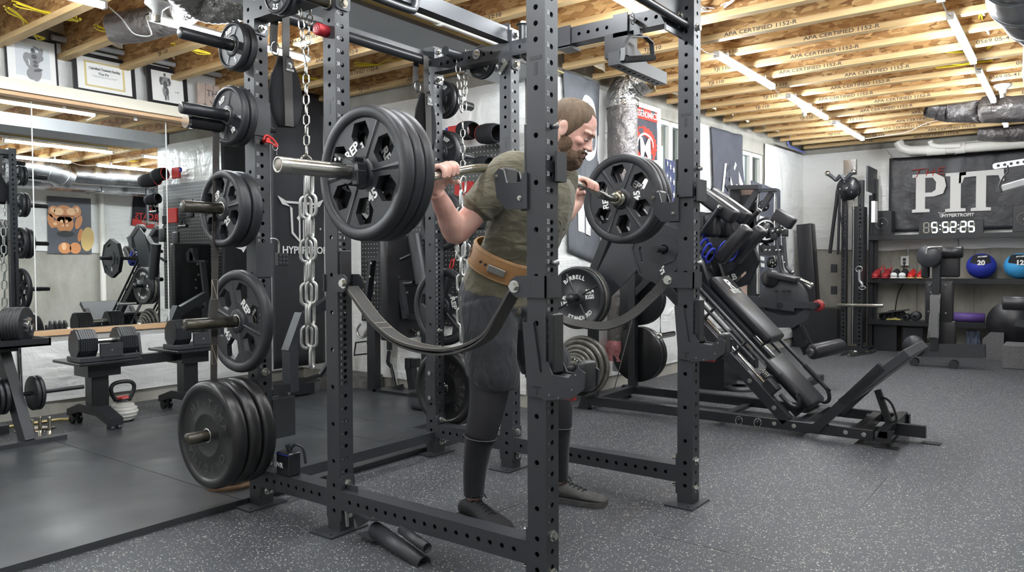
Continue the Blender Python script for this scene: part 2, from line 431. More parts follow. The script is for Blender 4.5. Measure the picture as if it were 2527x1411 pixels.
# left wall with mirror
mb = MB(); mb.bb((XW0, YM, 0), (XPEG + .1, YM + .15, ZC)); wl = struct(mb.build('wall_left', CONC))
def sheet(name, o, X, w_, h_, wall, nrm, z0, seed=1, amp=.012, nu=60, nv=34, ragged=.0, mat=None):
 X = V(X).normalized(); nrm = V(nrm); o = V(o)
 pins = [(random.Random(seed + i).uniform(0, w_), random.Random(seed * 3 + i).uniform(0, h_)) for i in range(int(w_ * h_ * .9) + 2)]
 def fn(a, b):
  x = a * w_; z = b * h_
  d = amp * (noise.noise(V((x * 1.7, z * 1.2, seed))) + .6 * noise.noise(V((x * 4, z * 3, seed + 9))))
  for px_, pz_ in pins:
   r = math.hypot(x - px_, z - pz_)
   if r < .7:
    an = math.atan2(z - pz_, x - px_); d += amp * .8 * math.sin(an * 9 + seed) * math.exp(-r * 4) * min(1, r * 20) - amp * 1.4 * math.exp(-r * 14)
  e = ragged * noise.noise(V((x * 2.3, 3.1, seed))) if b == 0 else 0
  return o + X * x + V((0, 0, z0 + z + e)) + nrm * (.018 + max(-.012, d))
 mb = MB(); mb.grid(fn, nu, nv); return mb.build(name, mat or POLY, wall)
sheet('plastic_sheeting', (XW0, YM, 0), (1, 0, 0), XPEG - XW0, 2.57, wl, (0, -1, 0), .10, 2, nu=110)
# peg wall (returns towards the camera) and flag wall
mb = MB(); mb.bb((XPEG, YF0 + .02, 0), (XPEG + .14, YM, ZC)); wp = struct(mb.build('wall_back', CONC))
sheet('plastic_sheeting', (XPEG, YF0, 0), (0, 1, 0), YM - YF0, 2.34, wp, (-1, 0, 0), .10, 5, nu=60)
A = V((XPEG, YF0, 0)); B_ = V((XW1, YF1, 0)); FX = (B_ - A).normalized(); FN = V((FX.y, -FX.x, 0)); FLEN = (B_ - A).length
def FWp(s, z, off=0.0): return A + FX * s + FN * off + V((0, 0, z))
WIN = []
def PF(u, v, off=0.03):      # sight line meets the flag wall
 r = P(u, v, d=1) - CAM; o = A + FN * off; t = (o - CAM).dot(FN) / r.dot(FN); p = CAM + r * t
 return (p - A).dot(FX), p.z, p
# window openings measured on the wall
W1 = (PF(1634, 285)[0], PF(1697, 300)[0], 1.55, 2.44); W2 = (PF(1836, 350)[0], PF(1890, 365)[0], 1.62, 2.36)
segs = [(0, W1[0], .0, ZC), (W1[0], W1[1], 0, W1[2]), (W1[0], W1[1], W1[3], ZC), (W1[1], W2[0], 0, ZC), (W2[0], W2[1], 0, W2[2]), (W2[0], W2[1], W2[3], ZC), (W2[1], FLEN + .1, 0, ZC)]
mb = MB()
for a, b, c, d in segs: mb.box(FWp((a + b) / 2, (c + d) / 2, -.1), (b - a, .2, d - c), X=FX, Y=-FN)
wf = struct(mb.build('wall_right', CONC))
for i, (a, b, c, d) in enumerate([(0, W1[0], .11, 2.52), (W1[0], W1[1], .11, W1[2] - .02), (W1[1], W2[0], .11, 2.5), (W2[0], W2[1], .11, W2[2] - .02), (W2[1], FLEN, .11, 2.5)]):
 sheet('plastic_sheeting', FWp(a, 0), FX, b - a, d - c, wf, FN, c, 11 + i, nu=max(8, int((b - a) * 16)), nv=30)
for i, (a, b, c, d) in enumerate((W1, W2)):
 mb = MB(); k = .045
 for q in ((a + k / 2, (c + d) / 2, k, d - c), (b - k / 2, (c + d) / 2, k, d - c), ((a + b) / 2, c + k / 2, b - a, k), ((a + b) / 2, d - k / 2, b - a, k), ((a + b) / 2, (c + d) / 2, .07, d - c)):
  mb.box(FWp(q[0], q[1], -.05), (q[2], .07, q[3]), X=FX, Y=-FN, bev=.004)
 wn = struct(mb.build('window_%d' % (i + 1), PVC))
 for s0, s1 in ((a + k, (a + b) / 2 - .035), ((a + b) / 2 + .035, b - k)):
  mb = MB(); mb.box(FWp((s0 + s1) / 2, (c + d) / 2, -.06), (s1 - s0, .006, d - c - 2 * k), X=FX, Y=-FN)
  g = newmat('window_glass'); g[3].inputs['Base Color'].default_value = (.85, .95, .95, 1); g[3].inputs['Roughness'].default_value = .05; g[3].inputs['Transmission Weight'].default_value = 1; g[3].inputs['IOR'].default_value = 1.05
  mb.build('pane', g[0], wn)
# far wall behind the banner, back wall behind the camera, near-left end wall
mb = MB(); mb.bb((XW1, YB, 0), (XW1 + .15, YF0 + .1, ZC)); we = struct(mb.build('wall_far', CONC))
sheet('plastic_sheeting', (XW1, YB, 0), (0, 1, 0), YF1 - YB, 1.26, we, (-1, 0, 0), 1.24, 21, nu=70, ragged=.03)
mb = MB(); mb.bb((XW0, YB - .15, 0), (XW1 + .15, YB, ZC)); wb = struct(mb.build('wall_front', CONC))
sheet('plastic_sheeting', (XW0, YB, 0), (1, 0, 0), XW1 - XW0, 1.25, wb, (0, 1, 0), 1.29, 31, nu=120, ragged=.04)
mb = MB(); mb.bb((XW0 - .15, YB - .15, 0), (XW0, YM + .15, ZC)); wn_ = struct(mb.build('wall_near', CONC))
sheet('plastic_sheeting', (XW0, YB, 0), (0, 1, 0), YM - YB, 2.4, wn_, (1, 0, 0), .1, 33, nu=60)
# form-tie seams in the far concrete wall
for i, y in enumerate((2.35, 1.55, .95, .35)):
 mb = MB(); mb.bb((XW1 - .004, y, .0), (XW1, y + .012, 1.22)); struct(mb.build('form_seam', M('form_seam_dark_%d' % i, (.22, .20, .17), .9), we))  # thin strips, darker than the concrete around them
# ceiling: subfloor and I-joists
mb = MB(); mb.bb((XW0 - .15, YB - .15, ZC), (XW1 + .2, YM + .15, ZC + .03)); ceil = struct(mb.build('ceiling', SUBFL))
jx = 6.09 - .406 * 23; k = 0
jlist = []
while jx < XW1:
 y0, y1 = YB + .05, (YM - .02 if jx < XPEG else YF0 - .1 - (jx - XPEG) * .055)
 zb = 2.555
 mb = MB(); mb.bb((jx - .005, y0, zb + .03), (jx + .005, y1, ZC - .03)); j = struct(mb.build('joist', OSB, ceil))
 mb = MB(); mb.bb((jx - .032, y0, zb), (jx + .032, y1, zb + .038)); mb.bb((jx - .032, y0, ZC - .038), (jx + .032, y1, ZC)); struct(mb.build('flange', LUMBER, j))
 jlist.append((jx, y1)); jx += .406
INK = M('stamped_ink', (.09, .07, .06), .8)
mb = MB()
for i, (x, y1) in enumerate(jlist):
 if x < 2.5: continue
 for q, (t, dy) in enumerate((('TJI 110', .55), ('APA CERTIFIED 1152-R', 1.3), ('0569 05-41-26  12:10', 2.6))):
  y = y1 - dy - (i * .37) % .6
  if y < YB + .3: continue
  mb.text(t, .036, (x - .0325, y, 2.574), (0, -1, 0), (0, 0, 1), .0002, .0006, sx=1.3)
struct(mb.build('printed_text', INK, ceil))
# insulation stuffed into the joist ends
mb = MB()
for i, (x, y1) in enumerate(jlist[:-1]):
 if x < .6: continue
 n0 = 7
 def fn(a, b, x=x, y1=y1, i=i):
  zz = (2.70 if x < XPEG else 2.58) + b * (.14 if x < XPEG else .26); r = .02 * noise.noise(V((a * 2 + i, b * 3, 4.4)))
  return V((x + .03 + a * .35, y1 - .10 - .06 * math.sin(a * PI) + r - .03 * (1 - b), zz + .03 * noise.noise(V((a * 3, i, 1)))))
 mb.grid(fn, 8, 6)
struct(mb.build('insulation_batts', BATT, ceil))['kind'] = 'structure'
# black rubber platform (two mats thick edge) left of the rack
mb = MB(); mb.bb((XW0 + .3, 2.96, 0), (1.932, 5.05, .028)); mb.bb((1.936, 2.96, 0), (3.07, 5.05, .028)); mb.bb((3.074, 2.96, 0), (3.46, 5.05, .028)); mb.bb((3.464, 3.4, 0), (4.42, 5.05, .028))
pl = thing('lifting_platform', 'low platform of matte black rubber mats between the rack and the mirror wall', 'platform', (1, 4, 0))
mb.build('mat', MAT, pl)
# duct / beam under the joists
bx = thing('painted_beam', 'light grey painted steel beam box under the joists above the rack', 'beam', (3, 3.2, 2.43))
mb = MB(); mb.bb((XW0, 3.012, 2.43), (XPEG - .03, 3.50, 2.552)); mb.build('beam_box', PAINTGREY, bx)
mb = MB(); mb.bb((XW0, 3.0, 2.428), (XPEG - .03, 3.0115, 2.552)); mb.build('shaded_side', SHADEGREY, bx, label='near side of the beam with shade put into its dark grey colour')  # shade of the near side put into the colour of this thin strip
pp = thing('plastic_pipe', 'long white plastic pipe strapped below the joists above the rack', 'pipe', (3, 2.86, 2.47))
mb = MB(); mb.cyl((XW0 + .1, 2.85, 2.44), (4.15, 2.85, 2.44), .036, 20); mb.build('pipe', PVC, pp)
mb = MB()
for x in (-1.4, .4, 2.0, 3.14): mb.lathe((x, 2.85, 2.44), (1, 0, 0), [(-.012, .037), (-.012, .043), (.012, .043), (.012, .037)], 20); mb.bb((x - .012, 2.845, 2.48), (x + .012, 2.855, 2.556))
mb.build('pipe_clamp', PVC, pp)
mb = MB(); mb.cyl((XW0 + .1, 2.925, 2.425), (XPEG - .03, 2.925, 2.425), .009, 10)
tag(mb.build('copper_gas_line', M('yellowed_brass', (.55, .42, .16), .3, .9)), 'thin brass coloured tube running beside the white pipe', 'pipe')
# ---------------------------------------------------------------- LED tubes
LEDM, N_, L_, b_ = newmat('led_tube_glow'); b_.inputs['Base Color'].default_value = (1, 1, 1, 1)
b_.inputs['Emission Color'].default_value = (.90, .955, 1.0, 1); b_.inputs['Emission Strength'].default_value = LED_POWER
def led(x0, x1, y, z, lab):
 t = thing('tube_light', lab, 'light', ((x0 + x1) / 2, y, z), 'linked tube lights under the joists')
 mb = MB(); mb.box(((x0 + x1) / 2, y, z - .004), (x1 - x0 - .03, .036, .030), bev=.012); mb.build('glowing_tube', LEDM, t)
 mb = MB(); mb.bb((x0, y - .021, z + .012), (x1, y + .021, z + .024)); mb.bb((x0, y - .02, z - .018), (x0 + .015, y + .02, z + .02)); mb.bb((x1 - .015, y - .02, z - .018), (x1, y + .02, z + .02))
 for x in (x0 + .2, x1 - .2): mb.bb((x - .01, y - .008, z + .02), (x + .01, y + .008, 2.556))
 mb.build('housing', WHITE, t)
def cord(pts, lab, r=.0035, mat=None):
 mb = MB(); mb.tube(spline(pts, 6), r, 6); return tag(mb.build('light_cord', mat or WHITE), lab, 'cord')
S1 = [(.2, 1.4), (1.8, 3.0), (3.40, 4.62), (4.996, 6.198), (6.60, 7.838), (8.13, 9.42)]
for i, (a, b) in enumerate(S1): led(a, b, 1.99, 2.50, ['glowing tube light above the rack, first of its string', 'glowing tube light over the rack front, second of its string', 'glowing tube light passing behind the rack top beam near the man', 'glowing tube light just right of the front rack post', 'glowing tube light in the middle of the ceiling between two others', 'farthest tube light of the middle string, nearest the banner'][i])
for i in range(len(S1) - 1):
 a, b = S1[i][1], S1[i + 1][0]; cord([(a, 1.99, 2.5), ((a + b) / 2, 1.99, 2.475), (b, 1.99, 2.5)], 'short white cord joining tube lights %s' % ['above the rack, nearest the camera', 'above the rack centre', 'right behind the front rack post', 'between the middle pair of lights', 'before the farthest light'][i])
S2 = [(.4, 1.6), (1.9, 3.1), (3.5, 4.70), (5.048, 6.30), (6.63, 7.93), (8.785, 9.42)]
for i, (a, b) in enumerate(S2): led(a, b, .605, 2.50, ['tube light overhead behind the camera, right string', 'tube light overhead outside the frame, right string', 'tube light of the right string cut by the top of the picture', 'bright tube light of the right string beside the round duct', 'tube light of the right string next to the white lamp holder', 'small far tube light at the right below the foil duct'][i])
for i in range(len(S2) - 1):
 a, b = S2[i][1], S2[i + 1][0]; cord([(a, .605, 2.5), ((a + b) / 2, .60, 2.475), (b, .605, 2.5)], 'white cord of the right light string, link %s' % ['behind the camera', 'overhead', 'at the top edge of the picture', 'between the two bright tubes', 'behind the foil duct'][i])
S3 = [(-2.2, -1.0), (-.7, .5), (.83, 2.01), (2.24, 3.38)]
for i, (a, b) in enumerate(S3): led(a, b, 4.29, 2.50, ['tube light at the far left behind the camera', 'tube light over the platform outside the frame', 'tube light over the platform at the top left corner', 'tube light partly hidden behind the topmost weight peg'][i])
cord([P(268, 17, y=4.29), P(300, 45, y=4.3), P(330, 83, y=4.35), P(372, 88, y=4.3), P(365, 60, y=4.3), P(360, 40, y=4.29)], 'slack white cord looping between tube lights at the top left')
cord([P(758, 152, y=4.29), P(735, 165, y=4.3), P(700, 170, y=4.4)], 'white cord hanging behind the chain at the rack top')
for i, (x0, x1, y) in enumerate(((-2.6, -1.4, 1.99), (-2.4, -1.2, .605), (3.0, 4.2, -.7), (5.2, 6.4, -.7), (7.2, 8.4, -.7), (-1, .2, -.7))):  # extra tubes out of view, added to even out the brightness
 led(x0, x1, y, 2.50, ['tube light on the near side of the room, %s' % w_ for w_ in ('left string', 'right string', 'rear string, first', 'rear string, second', 'rear string, third', 'rear string, behind the camera')][i])
cord([(9.42, 1.99, 2.50), P(2170, 337, x=9.5), P(2240, 325, x=9.4), P(2300, 300, x=9.2), P(2430, 285, x=9.0)], 'thin white cord sagging across the far ceiling from the last tube light')
# ================================================================ the power rack
T = .0724; XN, XF = 1.968, 3.115; YU = [2.875, 2.338, 1.342]; ZTOP = 2.286; IN = .0253
HF = [1.205 + 2 * IN * k for k in range(0, 21)] + [1.205 - IN * k for k in range(1, 25)] + [.598 - 2 * IN * k for k in range(1, 11)]
HS = [1.783 + 2 * IN * k for k in range(0, 9)] + [1.631 - .1496 * k for k in range(0, 10)] + [.187, .136, .085]
HF = sorted(z for z in HF if .05 < z < ZTOP - .02); HS = sorted(z for z in HS if .05 < z < ZTOP - .02)
def holed_face(mb, o, A_, B_, L_, W_, holes, r, depth, outn):
 # face spanned by A_ (length L_) and B_ (width W_); holes at distances along A_ on the centre line
 o = V(o); A_ = V(A_); B_ = V(B_); outn = V(outn); hs = sorted(holes); prev = 0.0
 N_ = 12
 for k, h in enumerate(hs):
  c = min(.02, (h - hs[k - 1]) / 2 if k else .02, (hs[k + 1] - h) / 2 if k + 1 < len(hs) else .02)
  a, b = h - c, h + c
  if a > prev + 1e-5: mb.add([o + A_ * prev, o + A_ * a, o + A_ * a + B_ * W_, o + A_ * prev + B_ * W_], [(0, 1, 2, 3)])
  angs = sorted([2 * PI * i / N_ for i in range(N_)] + [math.atan2(sy * W_ / 2, sx * c) % (2 * PI) for sx in (-1, 1) for sy in (-1, 1)])
  inn, out = [], []
  ctr = o + A_ * h + B_ * (W_ / 2)
  for t in angs:
   ca, sa = math.cos(t), math.sin(t); q = min(c / abs(ca) if abs(ca) > 1e-9 else 9, (W_ / 2) / abs(sa) if abs(sa) > 1e-9 else 9)
   inn.append(ctr + A_ * (r * ca) + B_ * (r * sa)); out.append(ctr + A_ * (q * ca) + B_ * (q * sa))
  n = len(angs)
  mb.add(inn + out + [p - outn * depth for p in inn], [(i, (i + 1) % n, n + (i + 1) % n, n + i) for i in range(n)] + [(i, (i + 1) % n, 2 * n + (i + 1) % n, 2 * n + i) for i in range(n)])
  prev = b
 if prev < L_: mb.add([o + A_ * prev, o + A_ * L_, o + A_ * L_ + B_ * W_, o + A_ * prev + B_ * W_], [(0, 1, 2, 3)])
def holed_tube(mb, p0, d, L_, W1_, W2_, X, hx, hy, r=.0088, cap=True):
 # square tube from corner p0 along d; side directions X (width W1_) and Y (width W2_); holes hx on the faces normal to X, hy on those normal to Y
 p0 = V(p0); d = V(d).normalized(); X = V(X).normalized(); Y = d.cross(X).normalized()
 holed_face(mb, p0, d, Y, L_, W2_, hx, r, .005, -X); holed_face(mb, p0 + X * W1_, d, Y, L_, W2_, hx, r, .005, X)
 holed_face(mb, p0, d, X, L_, W1_, hy, r, .005, -Y); holed_face(mb, p0 + Y * W2_, d, X, L_, W1_, hy, r, .005, Y)
 if cap:
  for q in (0, L_): mb.add([p0 + d * q, p0 + d * q + X * W1_, p0 + d * q + X * W1_ + Y * W2_, p0 + d * q + Y * W2_], [(0, 1, 2, 3)])
def bolt_head(mb, c, d, r=.0135, h=.011, washer=True, stud=False):
 c = V(c); d = V(d).normalized()
 if washer: mb.cyl(c, c + d * .003, r * 1.35, 18)
 x, y, _ = frame(d); mb.cyl(c + d * .003, c + d * (.003 + h), r, 6, smooth=False)
 if stud: mb.cyl(c + d * .01, c + d * .03, r * .55, 10)
 else: mb.cyl(c + d * (.003 + h), c + d * (.0045 + h), r * .8, 12)
NUMC = M('chalk_white_marker', (.42, .42, .42), .7)
rack = thing('power_rack', 'black six-post steel power rack with numbered holes and weight storage pegs', 'power rack', (XN, YU[2], 0))
def bolt(c, d, parent, r=.0135, stud=False, mat=None):
 mb = MB(); bolt_head(mb, c, d, r, stud=stud); return mb.build('bolt', mat or ZINC, parent)
UPR = {}
for si, x in enumerate((XN, XF)):
 for k, y in enumerate(YU):
  mb = MB(); holed_tube(mb, (x, y, .006), (0, 0, 1), ZTOP - .006, T, T, (1, 0, 0), [z - .006 for z in HS], [z - .006 for z in HF])
  u = mb.build('upright', STEEL, rack); UPR[si, k] = u
  mb = MB(); ex = .05
  x0, x1 = x - ex, x + T + ex
  mb.flat([[(-.02 - ex, -.03), (T + ex, -.03), (T + ex, T + .03), (-.02 - ex, T + .03)], ngon(.007, 10, -.045, 0.0), ngon(.007, 10, T + .03, T)], (x, y, .004), (1, 0, 0), (0, 1, 0), .007)
  mb.build('base_plate', STEEL, u)
  mb = MB()
  if x == XN and k < 2 or (x == XN and k == 2) or x == XF:
   for i in range(1, 43):
    z = 1.205 + 2 * IN * (i - 25) if i >= 25 else 1.205 - IN * (25 - i)
    if z > ZTOP - .05 or z < .55: continue
    mb.text(str(i), .017 if i < 25 else .021, (x + .0150, y - .0006, z + .0015), (1, 0, 0), (0, 0, 1), .0002, .0002, sx=.75)
   for i in range(1, 8):
    z = .598 - 2 * IN * i
    mb.box((x + .016, y - .0004, z), (.004, .0006, .002))
   mb.build('painted_numbers', NUMC, u)
  mb = MB()
  for z in (1.703,):
   mb.bb((x - .0008, y + .013, z + .016), (x + .002, y + T - .013, z + .028)); mb.bb((x - .0008, y + T / 2 - .006, z - .032), (x + .002, y + T / 2 + .006, z + .008))
  mb.build('logo_cutout', STEELD, u)
def member(p0, p1, h, w_, name='crossmember', holes=True, sideface='x', pitch=2 * IN, off=.03):
 p0 = V(p0); p1 = V(p1); d = (p1 - p0).normalized(); L_ = (p1 - p0).length
 n = int((L_ - 2 * off) / pitch) + 1; hs = [off + (L_ - 2 * off - (n - 1) * pitch) / 2 + i * pitch for i in range(n)] if holes else []
 mb = MB(); up = V((0, 0, 1)); side = up.cross(d).normalized()
 # corner such that tube is centred on the line
 o = p0 - side * (w_ / 2) - up * (h / 2)
 Y = d.cross(side)
 o = p0 - side * (w_ / 2) - Y * (h / 2)
 holed_tube(mb, o, d, L_, w_, h, side, hs, hs if holes == 2 else [], r=.0088)
 return mb.build(name, STEEL, rack)
def flange_plate(c, X, Y, w_, h_, t=.008):
 mb = MB(); r = .014; pts = []
 for cx_, cy_, a0 in ((w_ / 2 - r, h_ / 2 - r, 0), (-w_ / 2 + r, h_ / 2 - r, PI / 2), (-w_ / 2 + r, -h_ / 2 + r, PI), (w_ / 2 - r, -h_ / 2 + r, 1.5 * PI)):
  pts += [(cx_ + r * math.cos(a0 + i * PI / 8), cy_ + r * math.sin(a0 + i * PI / 8)) for i in range(5)]
 mb.flat([pts], c, X, Y, t); return mb.build('flange_plate', STEEL, rack)
zb = .133; hT = T / 2
for x in (XN, XF):
 c = x + hT
 member((c, YU[1] + T + .008, zb), (c, YU[0] - .008, zb), .076, T); member((c, YU[2] + T + .008, zb), (c, YU[1] - .008, zb), .076, T)
 for y in (YU[1] + T + .004, YU[0] - .004, YU[2] + T + .004, YU[1] - .004):
  flange_plate((c, y, zb), (1, 0, 0), (0, 0, 1), T, .185)
 member((c, YU[1] + T + .008, 2.178), (c, YU[0] - .008, 2.178), .076, T); member((c, YU[2] + T + .008, 2.178), (c, YU[1] - .008, 2.178), .076, T)
 for y in (YU[1] + T + .004, YU[0] - .004, YU[2] + T + .004, YU[1] - .004):
  flange_plate((c, y, 2.178), (1, 0, 0), (0, 0, 1), T, .20)
 for z in (zb - .062, zb + .062, 2.178 - .075, 2.178 + .075):
  for y, dy, st in ((YU[2], -1, False), (YU[2] + T + .008, 1, True), (YU[1] - .008, -1, False), (YU[0] - .008, -1, True), (YU[1] + T + .008, 1, True)):
   bolt((c, y, z), (0, dy, 0), rack, stud=st)
# rear crossmembers and pull-up bars
member((XN + T, YU[0] + .04, .10), (XF, YU[0] + .04, .10), .05, .05, holes=False)
mb = MB(); mb.cyl((XN + T, YU[0] + .036, 2.205), (XF, YU[0] + .036, 2.205), .026, 24); mb.build('pull_up_bar', STEELD, rack)
mb = MB(); mb.bb((XN + T, YU[0] + .055, 2.215), (XF, YU[0] + .10, 2.265)); mb.build('rear_crossmember', STEELD, rack)
mb = MB(); mb.cyl((XN + T, YU[2] + .036, 2.113), (XF, YU[2] + .036, 2.113), .018, 24); mb.build('pull_up_bar', STEELD, rack)
mb = MB(); mb.flat([[(0, .0), (T * 2.2, .0), (T * 2.2, .03), (T * 4.2, .115), (T * 4.2, .2), (0, .2)][::-1]], (XF, YU[2] + .06, 2.06), (-1, 0, 0), (0, 0, 1), .008); mb.build('corner_gusset', STEELD, rack)
for z in (2.11, 2.15): bolt((XF - .03, YU[2] + .055, z), (0, -1, 0), rack, r=.014)
mb = MB(); mb.bb((XN + T + .009, YU[1] + .006, 2.213), (XF - .009, YU[1] + T - .006, 2.285)); mb.build('crossmember', STEEL, rack)
for x in (XN + T + .004, XF - .004): flange_plate((x, YU[1] + hT, 2.21), (0, 1, 0), (0, 0, 1), T, .2)
for x, s_ in ((XN, -1), (XF, -1), (XN, -1)):
 for z in (2.12, 2.24): bolt((x, YU[1] + hT, z), (s_, 0, 0), rack, stud=False)
for x in (XN, XF):
 for z in (.70, .60, .20, .07): bolt((x + hT, YU[0] - .0, z), (0, -1, 0), rack, stud=True)
for z in (.46, .32): bolt((XF, YU[0] + hT, z), (-1, 0, 0), rack)
# neutral grip handles hanging from the top crossmember
for x0, x1 in ((2.02 + T, 2.52), (2.90, 3.06)):
 pass
mb = MB(); yy = YU[1] - .01
mb.tube(spline([(2.42, yy, 2.30), (2.42, yy, 2.245), (2.405, yy, 2.195), (2.36, yy, 2.175), (2.10, yy + .002, 2.175), (2.06, yy, 2.175)], 6), .0165, 14)
mb.cyl((2.42, yy, 2.24), (2.42, yy, 2.262), .021, 16); mb.build('grip_handle', STEELD, rack)
mb = MB(); q = P(1290, 62, y=YU[1] - .06)
mb.cyl(q, q - V((0, 0, .085)), .021, 18); mb.cyl(q + V((0, 0, .0)), q + V((0, 0, .003)), .034, 18)
mb.tube(spline([q - V((0, 0, .08)), q - V((0, 0, .13)), q + V((.012, -.01, -.165)), q + V((.06, -.04, -.185)), q + V((.14, -.1, -.19))], 6), .0135, 12); mb.build('grip_handle', STEELD, rack)
bolt(q + V((0, 0, .003)), (0, 0, 1), rack, r=.015)
# storage pegs
def peg(x, y, z, dx, L_=.316, r=.0245, mat=None):
 mb = MB(); x1 = x + dx * L_
 mb.lathe((x, y, z), (dx, 0, 0), [(0, .001), (0, r), (L_ - .003, r), (L_, r - .003), (L_, .001)], 28)
 mb.lathe((x, y, z), (dx, 0, 0), [(0, .001), (0, r * 1.45), (.01, r * 1.45), (.01, r)], 28)
 return mb.build('storage_peg', mat or STEELD, rack)
YP = YU[0] + hT; PZ = [2.014, 1.712, 1.313, .829, .358]
for i, z in enumerate(PZ):
 peg(XN, YP, z, -1, mat=[STEELD, STEELD, WORNROD, WORNROD, WORNROD][i]); peg(XF + T, YP, z, 1, .30, mat=STEELD)
 for x, s_ in ((XN, 1), (XF, 1)):
  pass
peg(XN, YU[1] + hT, 2.10, -1, .33, .017, WORNROD); peg(XN, 2.60, 2.178, -1, .31); peg(XF + T, 2.62, 2.178, 1, .20);
mb = MB(); mb.bb((XN - .006, YU[0], .29), (XN, YU[0] + T, .47)); mb.bb((XN + T, YU[0] - .004, .29), (XN + T + .12, YU[0], .47)); mb.build('peg_bracket', STEEL, rack)
mb = MB(); mb.bb((XF - .006, YU[0], .29), (XF, YU[0] + T, .53)); mb.build('peg_bracket', STEEL, rack)
for z in (1.64, 1.02):
 mb = MB(); mb.bb((XN - .004, YU[0] - .005, z), (XN + T + .005, YU[0] - .001, z + .15)); mb.build('peg_bracket', STEEL, rack)
# landmine hinge at the foot of the middle post
lm = thing('landmine_attachment', 'black twin-tube landmine pivot hanging off the foot of the middle near post', 'landmine', (XN + .05, 2.25, .1))
LD = V((0.0, -.40, -.10)); s0 = P(925, 1305, x=1.985); s1 = P(1046, 1392, x=1.93)
mb = MB(); L0 = (s1 - s0).length; mb.lathe(s0, s1 - s0, [(0, .001), (0, .030), (L0, .030), (L0, .0255), (.02, .0255), (.02, .001)], 32); mb.build('large_tube', STEEL, lm)
s2 = P(992, 1306, x=1.975); s3 = P(1054, 1352, x=1.93); L1 = (s3 - s2).length
mb = MB(); mb.lathe(s2, s3 - s2, [(0, .001), (0, .0185), (L1, .0185), (L1, .015), (.02, .015), (.02, .001)], 28); mb.build('small_tube', STEEL, lm)
bq = P(928, 1271, x=1.985); dh_ = V((s1 - s0).xy.to_3d()).normalized(); sd_ = V((-dh_.y, dh_.x, 0))
mb = MB(); pl_ = [(-.075, -.034), (.0, -.036)] + [(.036 * math.cos(t), .036 * math.sin(t)) for t in [math.radians(-80 + 160 * i / 10) for i in range(11)]] + [(0, .036), (-.075, .034)]
mb.flat([pl_], bq + V((0, 0, -.008)), dh_, sd_, .007); mb.build('hinge_plate', STEEL, lm)
mb = MB(); mb.flat([pl_], bq + V((0, 0, -.085)), dh_, sd_, .007); mb.build('hinge_plate', STEEL, lm)
mb = MB(); bolt_head(mb, bq + V((0, 0, -.004)), (0, 0, 1), r=.013); mb.build('bolt', ZINC, lm)
w0_ = V((XN + T + .004, YU[1] - .012, .145)); e0_ = bq - dh_ * .07 + V((0, 0, -.045))
mb = MB(); mb.bar(V((XN + .03, YU[1] - .016, .14)), V((XN + .03, YU[1] - .07, .14)), .008, .11, up=(0, 0, 1)); mb.bar(V((XN + .03, YU[1] - .07, .14)), e0_, .008, .11, up=(0, 0, 1)); mb.build('bracket', STEEL, lm)
mb = MB(); mb.tube([P(853, 1250, y=YU[1] - .02), P(857, 1298, y=YU[1] - .02)], .0075, 12); mb.build('pull_pin', ZINC, lm)
mb = MB(); mb.tube([P(874, 1263, y=YU[1] - .03), P(906, 1252, y=YU[1] - .06)], .006, 12); mb.build('pull_pin', ZINC, lm)
